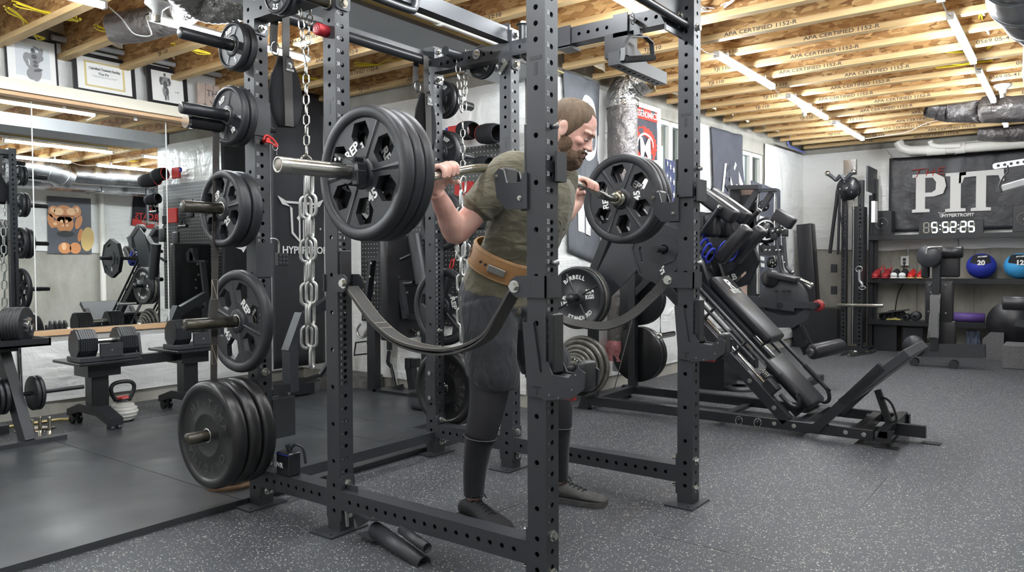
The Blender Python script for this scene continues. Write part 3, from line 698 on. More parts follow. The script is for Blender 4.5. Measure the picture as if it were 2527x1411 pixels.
# ================================================================ weight plates
def rimpts(R, r0, t, rim=.012): return None
def hex_plate(R, t, num, lab, cat='weight plate', windows=True, group=None, rep=True, flip=1, ang0=0.0, mat=None):
 # axis along local X, printed face towards -X
 p = thing('weight_plate', lab, cat, (0, 0, 0), group)
 mb = MB(); h = t / 2; rb = .0255; rh = .052 if R > .15 else .045; ri = R * .835 if windows else R * .86
 mb.lathe((0, 0, 0), (1, 0, 0), [(-h, R - .012), (-h + .004, R - .004), (-h + .012, R), (h - .012, R), (h - .004, R - .004), (h, R - .012), (h, ri), (h - .009, ri - .006), (-h + .009, ri - .006), (-h, ri)], 72, close=True)
 mb.build('rim', mat or RUBBER, p)
 mb = MB(); wt = t * .56
 holes = [ngon(rb, 28)]
 if windows:
  rc = (ri + rh) / 2 + R * .02; hr = R * .205
  for k in range(6):
   a = ang0 + PI / 3 * k; cx_, cy_ = rc * math.cos(a), rc * math.sin(a)
   pts = []
   for q, rr, w2 in ((a, 1.12, 0), ):
    pass
   for i, (ra, wa) in enumerate(((.88, .42), (1.0, 0.0), (.88, -.42), (-.62, -.62), (-1.0, -.0), (-.62, .62))): pass
   base = [(-.92, -.46), (-.92, .46), (.10, 1.0), (.98, .62), (.98, -.62), (.10, -1.0)]
   pts = [(cx_ + hr * (u_ * math.cos(a) - v_ * math.sin(a)), cy_ + hr * (u_ * math.sin(a) + v_ * math.cos(a))) for u_, v_ in base]
   holes.append(pts)
 mb.flat([ngon(ri - .004, 72)] + holes, (0, 0, 0), (0, -1, 0), (0, 0, 1), wt)
 # raised hub and triangular ribs
 mb.lathe((0, 0, 0), (1, 0, 0), [(-h * .85, rb), (-h * .85, rh * .84), (-wt * .5, rh * 1.05), (wt * .5, rh * 1.05), (h * .85, rh * .84), (h * .85, rb)], 48)
 nr = 6 if windows else 4
 for k in range(nr):
  a = ang0 + (PI / 6 if windows else PI / 4) + 2 * PI / nr * k
  if rep and windows and k in (1, 4): continue
  for s_ in (-1, 1):
   e = V((0, -math.cos(a), math.sin(a))); q_ = V((0, -math.sin(a), -math.cos(a))); w0 = (.016 if windows else .022); X_ = V((s_, 0, 0))
   b0 = e * rh * .9 + X_ * (wt * .5 - .001); b1 = e * (ri - .006) + X_ * (wt * .5 - .001)
   mb.add([b0 + q_ * w0 * .35, b0 - q_ * w0 * .35, b1 - q_ * w0, b1 + q_ * w0, b0 + X_ * h * .26, b1 + X_ * h * .22], [(0, 3, 5, 4), (1, 4, 5, 2), (2, 5, 3), (0, 4, 1)])
 mb.build('web', mat or RUBBER, p)
 mb = MB(); mb.lathe((0, 0, 0), (1, 0, 0), [(-h * .9, rb), (-h * .9, rb + .0045), (-h * .84, rb + .005), (-h * .84, rb), (h * .84, rb), (h * .84, rb + .005), (h * .9, rb + .0045), (h * .9, rb)], 32); mb.build('sleeve_ring', ZINC, p)
 mb = MB(); a = ang0 + PI / 6 + PI / 3 if windows else ang0 + PI / 2
 ts = .033 if R > .2 else (.027 if R > .15 else .026)
 for s_ in (-1, 1):
  for txt, aa, rr, sz in (('REP', a, (rh + ri) / 2 - (.030 if windows else 0), ts * 1.1), (num, a + PI, (rh + ri) / 2 - (.026 if windows else 0), ts * 1.15)):
   # position on face; reading direction tangential
   e = V((0, -math.cos(aa), math.sin(aa))) if s_ < 0 else V((0, math.cos(aa), math.sin(aa)))
   upv = V((0, -math.cos(a), math.sin(a))) if s_ < 0 else V((0, math.cos(a), math.sin(a)))
   X_ = V((0, -1, 0)) if s_ < 0 else V((0, 1, 0))
   # rotate basis so that up = radial
   Z_ = V((s_, 0, 0)); Xr = upv.cross(Z_)
   mb.text(txt, sz * 1.25 if windows else sz, e * rr + V((s_ * (wt / 2 + .0012), 0, 0)), Xr, upv, .0008, .0013 if R > .15 else .0010)
 mb.build('lettering', WHITE, p, label='white lettering')
 return p
def place(p, loc, rx=0.0):
 p.location = V(loc); p.rotation_euler = (rx, 0, 0); return p
def copy_plate(p, loc, rx=0.0, label=None):
 c = dup(p, loc, None, label); c.rotation_euler = (rx, 0, 0); return c
g45 = 'hex window plates on the barbell'
R45 = .2235
BYAW = -math.atan(.0427); near_x = 1.685
def BA(x, dz=0.0): return V((x, 1.883 - (x - 1.70) * .0427, 1.374 + (x - 1.70) * .013 + dz))
BD = (BA(3) - BA(1)).normalized()
bar_y, bar_z = 1.87, 1.378
def bplate(p, x, rx, lab=None):
 c = p if lab is None else dup(p, (0, 0, 0), None, lab)
 c.location = BA(x); c.rotation_euler = (rx, 0, BYAW); return c
pA = hex_plate(R45, .042, '45', 'outermost of the three big hex-window plates on the near end of the barbell', ang0=.0)
bplate(pA, near_x + .021, math.radians(-34))
bplate(pA, near_x + .065, 1.0, 'middle of the three big hex-window plates on the near end of the barbell')
bplate(pA, near_x + .109, 2.2, 'innermost big plate on the near barbell end, next to the gripping hand')
fx = 3.316
bplate(pA, fx + .021, math.radians(-97), 'inner big plate on the far end of the barbell, its lettering turned sideways')
bplate(pA, fx + .065, .6, 'middle of the big plates on the far end of the barbell, mostly hidden')
bplate(pA, fx + .109, 1.4, 'outer big plate on the far end of the barbell, seen only as a rim')
# stored on the pegs of the near rear post
tk = .054
copy_plate(pA, (1.905, YP, PZ[3]), math.radians(-5) + .9, 'single big 45 hex-window plate on the fourth peg of the rear post')
p25 = hex_plate(.164, .050, '25', 'front 25 plate with hex windows on the third peg of the rear post', ang0=.12)
place(p25, (1.843, YP, PZ[2]), math.radians(-30)); copy_plate(p25, (1.899, YP, PZ[2]), .7, 'rear 25 plate with hex windows on the third peg of the rear post')
p10 = hex_plate(.128, .036, '10', 'front small solid plate marked 10 on the second peg of the rear post', windows=False)
place(p10, (1.872, YP, PZ[1]), math.radians(-30)); copy_plate(p10, (1.912, YP, PZ[1]), 1.1, 'rear small solid plate on the second peg of the rear post')
p5 = hex_plate(.104, .032, '5', 'front small solid plate marked 5 on the top peg of the rear post', windows=False)
place(p5, (1.898, YP, PZ[0]), math.radians(-20)); copy_plate(p5, (1.934, YP, PZ[0]), .8, 'rear small solid plate on the top peg of the rear post')
p2 = hex_plate(.090, .022, '2.5', 'small 2.5 plate hanging under the far top side beam', windows=False)
place(p2, (XF + T + .03, 2.62, 2.178), -.9); copy_plate(p2, (XF + T + .055, 2.62, 2.178), .4, 'second small plate behind the 2.5 plate at the far top side beam')
copy_plate(p2, (1.90, 2.60, 2.178), .2, 'small plate at the very top left of the rack, cut by the picture edge'); copy_plate(p2, (1.925, 2.60, 2.178), 1.2, 'second small plate behind the one cut by the top edge')
# far rear post
for i, (pp_, x, z, rx, lb) in enumerate(((p5, .036, PZ[0], .35, 'small solid 5 plate on the top peg of the far rear post, inner'), (p5, .074, PZ[0], .8, 'small solid 5 plate on the top peg of the far rear post, outer'), (p10, .04, PZ[1], .5, 'solid 10 plate behind the hanging chain on the far rear post, inner'), (p10, .08, PZ[1], .9, 'solid 10 plate behind the hanging chain on the far rear post, outer'),
  (p25, .04, PZ[2], .2, 'hex-window 25 plate on the far rear post behind the raised forearm, inner'), (p25, .098, PZ[2], .6, 'hex-window 25 plate on the far rear post behind the raised forearm, outer'), (pA, .04, PZ[3], 1.3, 'big hex-window plate on the far rear post behind the sagging strap'))):
 copy_plate(pp_, (XF + T + x, YP, z), rx + (PI if i % 2 else 0), lb)
# round bumper plates
def bumper(R, t, lab, txt='HI-TEMP  ORIGINAL  '):
 p = thing('bumper_plate', lab, 'bumper plate', (0, 0, 0)); mb = MB(); h = t / 2
 mb.lathe((0, 0, 0), (1, 0, 0), [(-h * .72, .0255), (-h * .72, .085), (-h * .80, .090), (-h * .74, .094), (-h * .70, .18), (-h * .80, .185), (-h, .192), (-h, R - .014), (-h + .006, R - .004), (-h + .014, R), (h - .014, R), (h - .006, R - .004), (h, R - .014), (h, .192), (h * .8, .185), (h * .7, .18), (h * .74, .09), (h * .72, .0255)], 80)
 mb.build('rubber_disc', BUMPER, p)
 mb = MB(); mb.lathe((0, 0, 0), (1, 0, 0), [(-h * .74, .026), (-h * .74, .031), (-h * .70, .031), (-h * .70, .026)], 32); mb.build('hub_ring', ZINC, p)
 mb = MB()
 for k, ch in enumerate(txt):
  a = PI * .86 - k * 2 * PI / len(txt)
  if ch == ' ': continue
  up = V((0, -math.cos(a), math.sin(a))); Z_ = V((-1, 0, 0))
  mb.text(ch, .048, up * .138 + V((-h * .70 - .0005, 0, 0)), up.cross(Z_), up, .0015, .001)
 mb.build('raised_lettering', BUMPER2, p)
 return p
BUMPER2 = M('raised_bumper_lettering', (.045, .045, .045), .35)
b1 = bumper(.226, .062, 'front black round bumper plate with raised ring lettering, lowest peg of the rear post'); place(b1, (1.765, YP, PZ[4]), .35)
copy_plate(b1, (1.832, YP, PZ[4]), 1.0, 'middle black bumper plate on the lowest peg of the rear post'); copy_plate(b1, (1.901, YP, PZ[4]), 2.0, 'rearmost black bumper plate on the lowest peg, against the rear post')
for i, (dx, lb) in enumerate(((.06, 'black bumper plate low on the far rear post, closest to the post'), (.13, 'black bumper plate low on the far rear post, outer one behind the leg'))):
 copy_plate(b1, (XF + T + dx, YP, PZ[4]), PI * .5 + i, lb)
# ================================================================ barbell
bb = thing('barbell', 'thick steel barbell with bent hand sections lying across the shoulders of the man', 'barbell', BA(near_x))
mb = MB(); s0x, s1x = 1.375, 1.845
mb.lathe(BA(s0x), BD, [(0.004, .001), (.004, .019), (0, .0195), (0, .0245), (.004, .0250), (s1x - s0x - .03, .0250)], 36)
mb.build('sleeve', BRUSHED, bb)
mb = MB(); mb.lathe(BA(s0x), BD, [(0.002, .001), (.002, .0185), (.006, .0185)], 24); mb.build('end_cap', M('cast_zinc_cap', (.42, .38, .34), .6, .6, bump=(300, .6, .001)), bb)
mb = MB(); mb.lathe(BA(1.818), BD, [(0, .025), (0, .038), (.028, .038), (.030, .024)], 32); mb.build('sleeve_collar', BRUSHED, bb)
mb = MB(); mb.lathe(BA(3.27), BD, [(0, .020), (.0, .030), (.006, .033), (.020, .033), (.020, .038), (.042, .038), (.042, .025)], 32); mb.build('sleeve_collar', M('pale_brass_steel', (.60, .58, .46), .22, 1.0), bb)
mb = MB(); mb.lathe(BA(3.30), BD, [(0, .0250), (.40, .0250), (.405, .022), (.405, .001)], 32); mb.build('sleeve', BRUSHED, bb)
BPS = spline([BA(x, dz) for x, dz in ((1.83, 0), (1.95, 0), (2.01, .008), (2.10, .030), (2.22, .056), (2.32, .068), (2.45, .070), (2.68, .068), (2.80, .062), (2.92, .048), (3.02, .036), (3.12, .014), (3.20, .0), (3.28, .0))], 6)
mb = MB(); mb.tube(BPS, .0172, 20); mb.build('shaft', BRUSHED, bb)
def barpt(x):
 for a, b in zip(BPS[:-1], BPS[1:]):
  if a.x <= x <= b.x: return a.lerp(b, (x - a.x) / max(1e-6, b.x - a.x)), (b - a).normalized()
 return BPS[0], V((1, 0, 0))
cl = thing('bar_collar', 'black locking collar clamped on the near barbell sleeve against the plates', 'collar', BA(1.655))
Yb = V((0, 0, 1)).cross(BD).normalized(); cc0 = BA(1.632)
mb = MB(); mb.lathe(cc0, BD, [(0, .0255), (0, .040), (.010, .045), (.042, .045), (.048, .040), (.048, .0255)], 12, smooth=False)
mb.box(cc0 + BD * .024 - Yb * .0 + V((0, 0, .034)), (.044, .062, .026), X=BD, Y=Yb, bev=.004); mb.box(cc0 + BD * .02 - Yb * .036 + V((0, 0, -.022)), (.04, .03, .05), X=BD, Y=Yb, bev=.004); mb.build('clamp_body', STEELD, cl)
mb = MB(); mb.box(cc0 + BD * .024 + Yb * .042 + V((0, 0, .044)), (.038, .075, .012), X=BD, Y=Yb * .85 + V((0, 0, .5)), bev=.003); mb.build('lever', STEELD, cl)
mb = MB()
for q in (.034, .056): mb.cyl(cc0 + Yb * q + V((0, 0, .044)) - BD * .004, cc0 + Yb * q + V((0, 0, .044)) + BD * .05, .006, 12)
mb.build('hinge_pin', ZINC, cl)
mb = MB(); mb.flat([ngon(.007, 6), ngon(.0052, 6)], cc0 - BD * .0015 - Yb * .036 + V((0, 0, -.020)), (0, -1, 0), (0, 0, 1), .001); mb.build('logo', ZINC, cl)
# ================================================================ the lifter
def mat_skin(name, c, c2):
 m, N, L, b = newmat(name)
 p = pos(N, L, obj=True)
 nz = N.new('ShaderNodeTexNoise'); nz.inputs['Scale'].default_value = 14; nz.inputs['Detail'].default_value = 4; L.new(p, nz.inputs['Vector'])
 cr = ramp(N, [(.38, c), (.64, c2)]); L.new(nz.outputs[0], cr.inputs[0]); L.new(cr.outputs[0], b.inputs['Base Color'])
 b.inputs['Roughness'].default_value = .48; b.inputs['Subsurface Weight'].default_value = .12; b.inputs['Subsurface Radius'].default_value = (.012, .005, .003); b.inputs['Subsurface Scale'].default_value = 1
 n2 = N.new('ShaderNodeTexNoise'); n2.inputs['Scale'].default_value = 190; L.new(p, n2.inputs['Vector'])
 bp = N.new('ShaderNodeBump'); bp.inputs['Strength'].default_value = .12; bp.inputs['Distance'].default_value = .002
 L.new(n2.outputs[0], bp.inputs['Height']); L.new(bp.outputs[0], b.inputs['Normal'])
 return m
def mat_cloth(name, c, c2, fold=(5, .5, .03), sc=(1, 1, 1), rough=.9, rot=(0, 0, 0)):
 m, N, L, b = newmat(name)
 p = pos(N, L, sc, rot)
 b.inputs['Roughness'].default_value = rough; b.inputs['Specular IOR Level'].default_value = .2
 b.inputs['Sheen Weight'].default_value = .15
 nz = N.new('ShaderNodeTexNoise'); nz.inputs['Scale'].default_value = fold[0]; nz.inputs['Detail'].default_value = 3; nz.inputs['Distortion'].default_value = 1.0; L.new(p, nz.inputs['Vector'])
 bp = N.new('ShaderNodeBump'); bp.inputs['Strength'].default_value = fold[1]; bp.inputs['Distance'].default_value = fold[2]
 L.new(nz.outputs[0], bp.inputs['Height']); L.new(bp.outputs[0], b.inputs['Normal'])
 n3 = N.new('ShaderNodeTexNoise'); n3.inputs['Scale'].default_value = 40; L.new(p, n3.inputs['Vector'])
 cr = ramp(N, [(.35, c), (.65, c2)]); L.new(n3.outputs[0], cr.inputs[0]); L.new(cr.outputs[0], b.inputs['Base Color'])
 return m
SKIN = mat_skin('skin', (.56, .29, .235), (.70, .43, .35))
SHIRT = mat_cloth('olive_cotton', (.128, .118, .083), (.140, .129, .092), (7, .6, .03), (1, 1, 2.2), rot=(.6, .3, 0))
SHORTS = mat_cloth('charcoal_shorts_cloth', (.030, .032, .037), (.036, .038, .044), (6, .7, .03), (2, 2, .8), .7)
SOCK = mat_cloth('black_knit', (.014, .014, .018), (.018, .018, .022), (90, .3, .004), (3, 3, .15))
NEO = M('black_neoprene', (.020, .020, .025), .6, bump=(300, .2, .001))
SUEDE = M('grey_suede_shoe', (.075, .073, .072), .85, bump=(60, .3, .003), var=(30, (.055, .054, .054)))
LEATHER = M('tan_leather', (.36, .19, .075), .5, bump=(60, .25, .003), var=(12, (.30, .15, .055)))
HAIR = M('brown_hair', (.15, .10, .060), .75, bump=(420, .9, .004), var=(60, (.095, .062, .037)), scale3=(1, 1, .35))
BEARD = M('reddish_beard', (.155, .092, .052), .8, bump=(380, 1.0, .006), var=(70, (.11, .066, .040)))
def remesh(o, vs, it=3, fac=.5):
 md = o.modifiers.new('remesh', 'REMESH'); md.mode = 'VOXEL'; md.voxel_size = vs; md.use_smooth_shade = True
 if it:
  sm = o.modifiers.new('smooth', 'SMOOTH'); sm.iterations = it; sm.factor = fac
 return o
def limb(mb, pts, n=22, seg=5):
 # pts: (pos, rx, ry [, side vector]); smooth tapered limb
 P_ = [V(p[0]) for p in pts]; S = spline(P_, seg); m = len(pts)
 rings = []; side0 = None
 for k, c in enumerate(S):
  t = k / seg; i = min(int(t), m - 2); f = t - i
  f2 = f * f * (3 - 2 * f)
  rx = pts[i][1] * (1 - f2) + pts[i + 1][1] * f2; ry = pts[i][2] * (1 - f2) + pts[i + 1][2] * f2
  a = S[max(0, k - 1)]; b = S[min(len(S) - 1, k + 1)]; d = (b - a).normalized()
  if side0 is None: x = V((1, 0, 0)) - d * d.x; x.normalize()
  else: x = side0 - d * side0.dot(d); x.normalize()
  side0 = x; y = d.cross(x)
  rings.append([c + x * (rx * math.cos(2 * PI * q / n)) + y * (ry * math.sin(2 * PI * q / n)) for q in range(n)])
 c0, c1 = S[0], S[-1]
 r0 = [c0 + (p - c0) * .5 - (S[1] - S[0]).normalized() * min(pts[0][1], pts[0][2]) * .6 for p in rings[0]]
 r1 = [c1 + (p - c1) * .5 + (S[-1] - S[-2]).normalized() * min(pts[-1][1], pts[-1][2]) * .6 for p in rings[-1]]
 mb.loft([r0] + rings + [r1])
 return mb
class Head:
 def __init__(s, c, pitch_, yaw_):
  f = V((math.sin(yaw_) * math.cos(pitch_), -math.cos(yaw_) * math.cos(pitch_), -math.sin(pitch_)))
  s.c = V(c); s.f = f; s.a = V((-math.cos(yaw_), -math.sin(yaw_), 0)).normalized(); s.u = s.a.cross(f).normalized()
  if s.u.z < 0: s.u = -s.u
 def __call__(s, a, b, c): return s.c + s.a * a + s.f * b + s.u * c
 def ball(s, mb, a, b, c, ra, rb, rc, n=20, m=14, tilt=0):
  o = MB(); o.sphere((0, 0, 0), 1, n, m);
  ct, st = math.cos(tilt), math.sin(tilt)
  vs = []
  for v in o.v:
   x, y, z = v.x * ra, v.y * rb, v.z * rc
   y, z = y * ct - z * st, y * st + z * ct
   vs.append(s(a + x, b + y, c + z))
  mb.add(vs, o.f, True)
HD = Head((2.575, 1.628, 1.603), math.radians(30), math.radians(17))
body = MB()
# skull and face
HD.ball(body, 0, -.012, .036, .077, .098, .084, 32, 22)
rings = []
for c, wa, b0, b1 in ((.05, .070, -.06, .082), (.02, .069, -.06, .078), (.0, .068, -.055, .076), (-.025, .065, -.05, .082), (-.05, .059, -.04, .084), (-.075, .050, -.03, .084), (-.098, .038, -.005, .084), (-.112, .022, .03, .078)):
 cc = (b0 + b1) / 2; h = (b1 - b0) / 2
 rings.append([HD(wa * math.copysign(abs(math.cos(t)) ** .85, math.cos(t)), cc + h * math.copysign(abs(math.sin(t)) ** .85, math.sin(t)), c) for t in [2 * PI * i / 28 for i in range(28)]])
body.loft(rings)
for s_ in (-1, 1):
 HD.ball(body, s_ * .030, .074, .026, .027, .016, .0085)            # brow ridge
 HD.ball(body, s_ * .044, .058, -.018, .022, .022, .016)            # cheekbone
 HD.ball(body, s_ * .030, .072, .004, .014, .0115, .010)            # eyelid
 HD.ball(body, s_ * .012, .096, -.030, .009, .012, .008)            # nostril wing
 HD.ball(body, s_ * .078, -.010, -.004, .007, .018, .032, tilt=.15)   # ear
 HD.ball(body, s_ * .083, -.018, .010, .006, .017, .017)
HD.ball(body, 0, .084, .030, .016, .010, .012)
rings = []
for c, wa, bb_ in ((.022, .009, .086), (.008, .0085, .094), (-.008, .0095, .103), (-.020, .0115, .112), (-.030, .0135, .116), (-.037, .010, .108)):
 rings.append([HD(wa * math.cos(t), bb_ - .018 + .018 * math.sin(t), c) for t in [2 * PI * i / 16 for i in range(16)]])
body.loft(rings)
HD.ball(body, 0, .088, -.058, .022, .010, .0065); HD.ball(body, 0, .085, -.070, .019, .010, .007)
HD.ball(body, 0, .080, -.098, .024, .016, .018)
# neck, torso core, arms, legs
limb(body, [((2.56, 1.80, 1.44), .075, .075), ((2.565, 1.745, 1.49), .062, .066), (HD(0, -.02, -.045), .056, .060), (HD(0, -.01, 0), .05, .05)])
limb(body, [((2.56, 1.985, .88), .15, .12), ((2.56, 1.93, 1.02), .15, .11), ((2.56, 1.86, 1.18), .145, .115), ((2.56, 1.80, 1.34), .165, .12), ((2.56, 1.795, 1.45), .14, .085)])
ARM = {}
def arm(s_, sh, el, wr, hand_x, bz):
 limb(body, [(sh, .058, .060), (V(sh).lerp(V(el), .35), .056, .058), (V(sh).lerp(V(el), .75), .050, .050), (el, .046, .044), (V(el).lerp(V(wr), .28), .049, .047), (V(el).lerp(V(wr), .6), .040, .037), (wr, .030, .025)], 24, 6)
 w_ = V(wr); hx = hand_x; bp0, _ = barpt(hx); by = bp0.y; bz = bp0.z
 kn = V((hx, by + .034, bz + .016))
 limb(body, [(w_, .029, .022), (w_.lerp(kn, .4), .036, .019), (w_.lerp(kn, .8), .040, .017), (kn, .040, .014)], 20, 4)
 for i, (dx, ln) in enumerate(((-.036, .9), (-.0125, 1.05), (.0115, 1.0), (.034, .82))):
  x = hx + dx; bp_, _ = barpt(x); z = bp_.z; y = bp_.y; q = ln; j = random.uniform(-.002, .002)
  pts = [(x, y + .033, z + .012), (x, y + .024, z + .030 + j), (x, y + .004, z + .0365 + j), (x - s_ * .001, y - .018, z + .030), (x - s_ * .002, y - .029, z + .012 * (2 - q)), (x - s_ * .003, y - .026, z - .012 * q)]
  body.tube(spline(pts, 4), [.0108 - .0022 * k / 20 + (.0009 if k in (7, 8, 14, 15) else 0) for k in range(21)], 14)
 # thumb leaves the side of the palm nearest the neck and lies along the bar
 tx = hx + s_ * .030
 pts = [w_.lerp(kn, .35) + V((s_ * .022, 0, 0)), V((tx + s_ * .012, by + .024, bz - .016)), V((tx + s_ * .022, by + .004, bz - .026)), V((tx + s_ * .026, by - .018, bz - .022))]
 body.tube(spline(pts, 5), [.0135 - .004 * k / 15 for k in range(16)], 14)
arm(1, (2.385, 1.79, 1.435), (2.255, 1.965, 1.195), (2.090, 1.915, 1.338), 2.085, 1.402)
arm(-1, (2.735, 1.79, 1.435), (2.88, 1.965, 1.205), (3.016, 1.872, 1.355), 3.030, 1.412)
NL = [((2.468, 1.975, .90), .092, .10), ((2.455, 1.95, .74), .088, .098), ((2.440, 1.945, .58), .072, .080), ((2.425, 1.955, .46), .060, .066), ((2.418, 1.985, .34), .055, .060), ((2.412, 2.005, .22), .046, .048), ((2.408, 2.010, .10), .036, .040)]
FL = [((2.652, 1.975, .90), .092, .10), ((2.69, 1.92, .74), .088, .098), ((2.735, 1.86, .58), .072, .080), ((2.765, 1.835, .46), .060, .066), ((2.795, 1.845, .34), .055, .060), ((2.815, 1.855, .22), .046, .048), ((2.83, 1.86, .10), .036, .040)]
limb(body, NL); limb(body, FL)
FT = {0: (V((2.408, 2.035, 0)), V((-.22, -1, 0)).normalized()), 1: (V((2.83, 1.895, 0)), V((.24, -1, 0)).normalized())}
for k in (0, 1):
 h, d = FT[k]
 limb(body, [(h + V((0, 0, .055)), .022, .022), (h + d * .08 + V((0, 0, .045)), .024, .02), (h + d * .16 + V((0, 0, .033)), .026, .012), (h + d * .2 + V((0, 0, .028)), .02, .010)], 18, 4)
person = body.build('person', SKIN, None, at=(2.56, 1.9, 0)); remesh(person, .0036, 3, .5)
tag(person, 'bearded man in olive t-shirt and black shorts leaning forward under the barbell', 'person')
# eyes
mb = MB()
for s_ in (-1, 1): HD.ball(mb, s_ * .030, .0755, -.0015, .0105, .009, .0062)
mb.build('eye', M('eye_white', (.55, .50, .48), .2), person)
mb = MB()
for s_ in (-1, 1): HD.ball(mb, s_ * .030, .0800, -.0035, .0052, .0048, .0046)
mb.build('iris', M('iris', (.03, .035, .04), .15), person)
mb = MB()
for s_ in (-1, 1):
 mb.tube([HD(s_ * (.017 + .0045 * k), .0865 - .0009 * (k - 2) ** 2 - .0008 * k, -.0035 - .0004 * (k - 3) ** 2 + .001) for k in range(7)], .0012, 6)
mb.build('eyelashes', HAIR, person)
mb = MB()
for s_ in (-1, 1):
 mb.tube([HD(s_ * (.012 + .0065 * k), .0895 - .0019 * k - .0004 * k * k, .024 + .0028 * k - .00055 * k * k) for k in range(7)], [.0034, .0042, .0044, .004, .0035, .0026, .0014], 8)
mb.build('eyebrows', HAIR, person)
# hair shell
def hairline(t):        # t: 0 front .. pi back (angle round the head); returns lower limit of c
 t = abs(t)
 if t < .45: return .088 - .02 * (t / .45) ** 2 * 0 + .006 * (t / .45)
 if t < .95: return .094 - (t - .45) / .5 * .066
 if t < 1.35: return .028 - (t - .95) / .4 * .062
 if t < 1.9: return -.034 + (t - 1.35) / .55 * .054
 if t < 2.3: return .020 - (t - 1.9) / .4 * .07
 return -.050 - (t - 2.3) * .012
mb = MB(); vs = []; fs = []; nT, nC = 96, 40
for j in range(nC + 1):
 for i in range(nT):
  t = -PI + 2 * PI * i / nT; lo = hairline(t)
  top = .1205; c = lo + (top - lo) * (j / nC) ** .8
  zc = (c - .036) / .0845; k_ = math.sqrt(max(0, 1 - min(1, abs(zc)) ** 2)) if zc > 0 else (1 - .10 * zc * zc)
  d_ = c - lo; lift = .0125 * min(1, d_ / .05) - .0035 * (1 if d_ < .001 else 0) + .0012 * noise.noise(V((t * 14, c * 90, 0)))
  side = .7 + .3 * (math.cos(t) ** 2)
  vs.append(HD((.0765 * k_ + lift * .55) * math.sin(t), -.012 + (.0975 * k_ + lift * side * 1.0) * math.cos(t), c + lift * .55 * max(0, zc)))
for j in range(nC):
 for i in range(nT): fs.append((j * nT + i, j * nT + (i + 1) % nT, (j + 1) * nT + (i + 1) % nT, (j + 1) * nT + i))
mb.add(vs, fs, True); mb.add([vs[nC * nT + i] for i in range(nT)], [list(range(nT))], True)
mb.build('hair', HAIR, person)
mb = MB()
HD.ball(mb, 0, .070, -.103, .040, .030, .030); HD.ball(mb, 0, .062, -.120, .030, .026, .022)
for s_ in (-1, 1):
 HD.ball(mb, s_ * .040, .048, -.086, .025, .040, .030, tilt=.1); HD.ball(mb, s_ * .057, .018, -.052, .0155, .030, .034); HD.ball(mb, s_ * .068, -.002, -.020, .0075, .011, .036, tilt=.2)
 HD.ball(mb, s_ * .018, .0875, -.0495, .020, .010, .0065); HD.ball(mb, s_ * .033, .079, -.066, .010, .014, .020)
 HD.ball(mb, s_ * .030, .074, -.092, .02, .02, .02)
HD.ball(mb, 0, .086, -.083, .020, .012, .008)
bd = mb.build('beard', BEARD, person); remesh(bd, .0028, 2)
tx = bpy.data.textures.new('beard_fuzz', 'CLOUDS'); tx.noise_scale = .006
md = bd.modifiers.new('fuzz', 'DISPLACE'); md.texture = tx; md.strength = .006; md.mid_level = .5
# shirt
mb = MB()
SP = [((2.56, 2.005, .905), .178, .155), ((2.56, 1.985, .97), .176, .152), ((2.56, 1.94, 1.05), .168, .142), ((2.56, 1.90, 1.12), .163, .140), ((2.56, 1.86, 1.20), .176, .150), ((2.56, 1.815, 1.30), .196, .158), ((2.56, 1.79, 1.38), .200, .145), ((2.56, 1.785, 1.445), .170, .105), ((2.562, 1.765, 1.488), .098, .082)]
limb(mb, SP, 40, 6)
for s_, x in ((1, 2.385), (-1, 2.735)):
 sh = V((x, 1.79, 1.44)); el = V((2.255 if s_ > 0 else 2.88, 1.965, 1.195))
 limb(mb, [(sh + V((s_ * .06, 0, -.01)), .075, .08), (sh, .083, .083), (sh.lerp(el, .28), .078, .078), (sh.lerp(el, .52), .073, .072), (sh.lerp(el, .60), .071, .070)], 28, 5)
limb(mb, [((2.40, 1.815, 1.455), .05, .055), ((2.56, 1.80, 1.475), .05, .06), ((2.72, 1.815, 1.455), .05, .055)], 24, 5)
sh_ = mb.build('t_shirt', SHIRT, person); remesh(sh_, .0065, 4)
tx = bpy.data.textures.new('shirt_folds', 'CLOUDS'); tx.noise_scale = .085; tx.noise_depth = 2
md = sh_.modifiers.new('folds', 'DISPLACE'); md.texture = tx; md.strength = .020; md.mid_level = .5; md.texture_coords = 'GLOBAL'
mb = MB()
for s_, x in ((1, 2.385), (-1, 2.735)):
 sh = V((x, 1.79, 1.44)); el = V((2.255 if s_ > 0 else 2.88, 1.965, 1.195)); c = sh.lerp(el, .605); d = (el - sh).normalized(); X_, Y_, _ = frame(d)
 mb.loft([ell(c - d * .012, X_, Y_, .0735, .0735, 32), ell(c - d * .001, X_, Y_, .0745, .0745, 32), ell(c + d * .004, X_, Y_, .068, .068, 32)], cap=False)
mb.tube([V((2.562, 1.752, 1.500)) + (HD.a * math.cos(t) * .072 + V((0, -.78, .28)) * math.sin(t) * .075) + V((0, 0, -.015 * math.sin(t))) for t in [2 * PI * i / 36 for i in range(36)]], .006, 8, closed=True)
mb.build('shirt_hem', SHIRT, person)
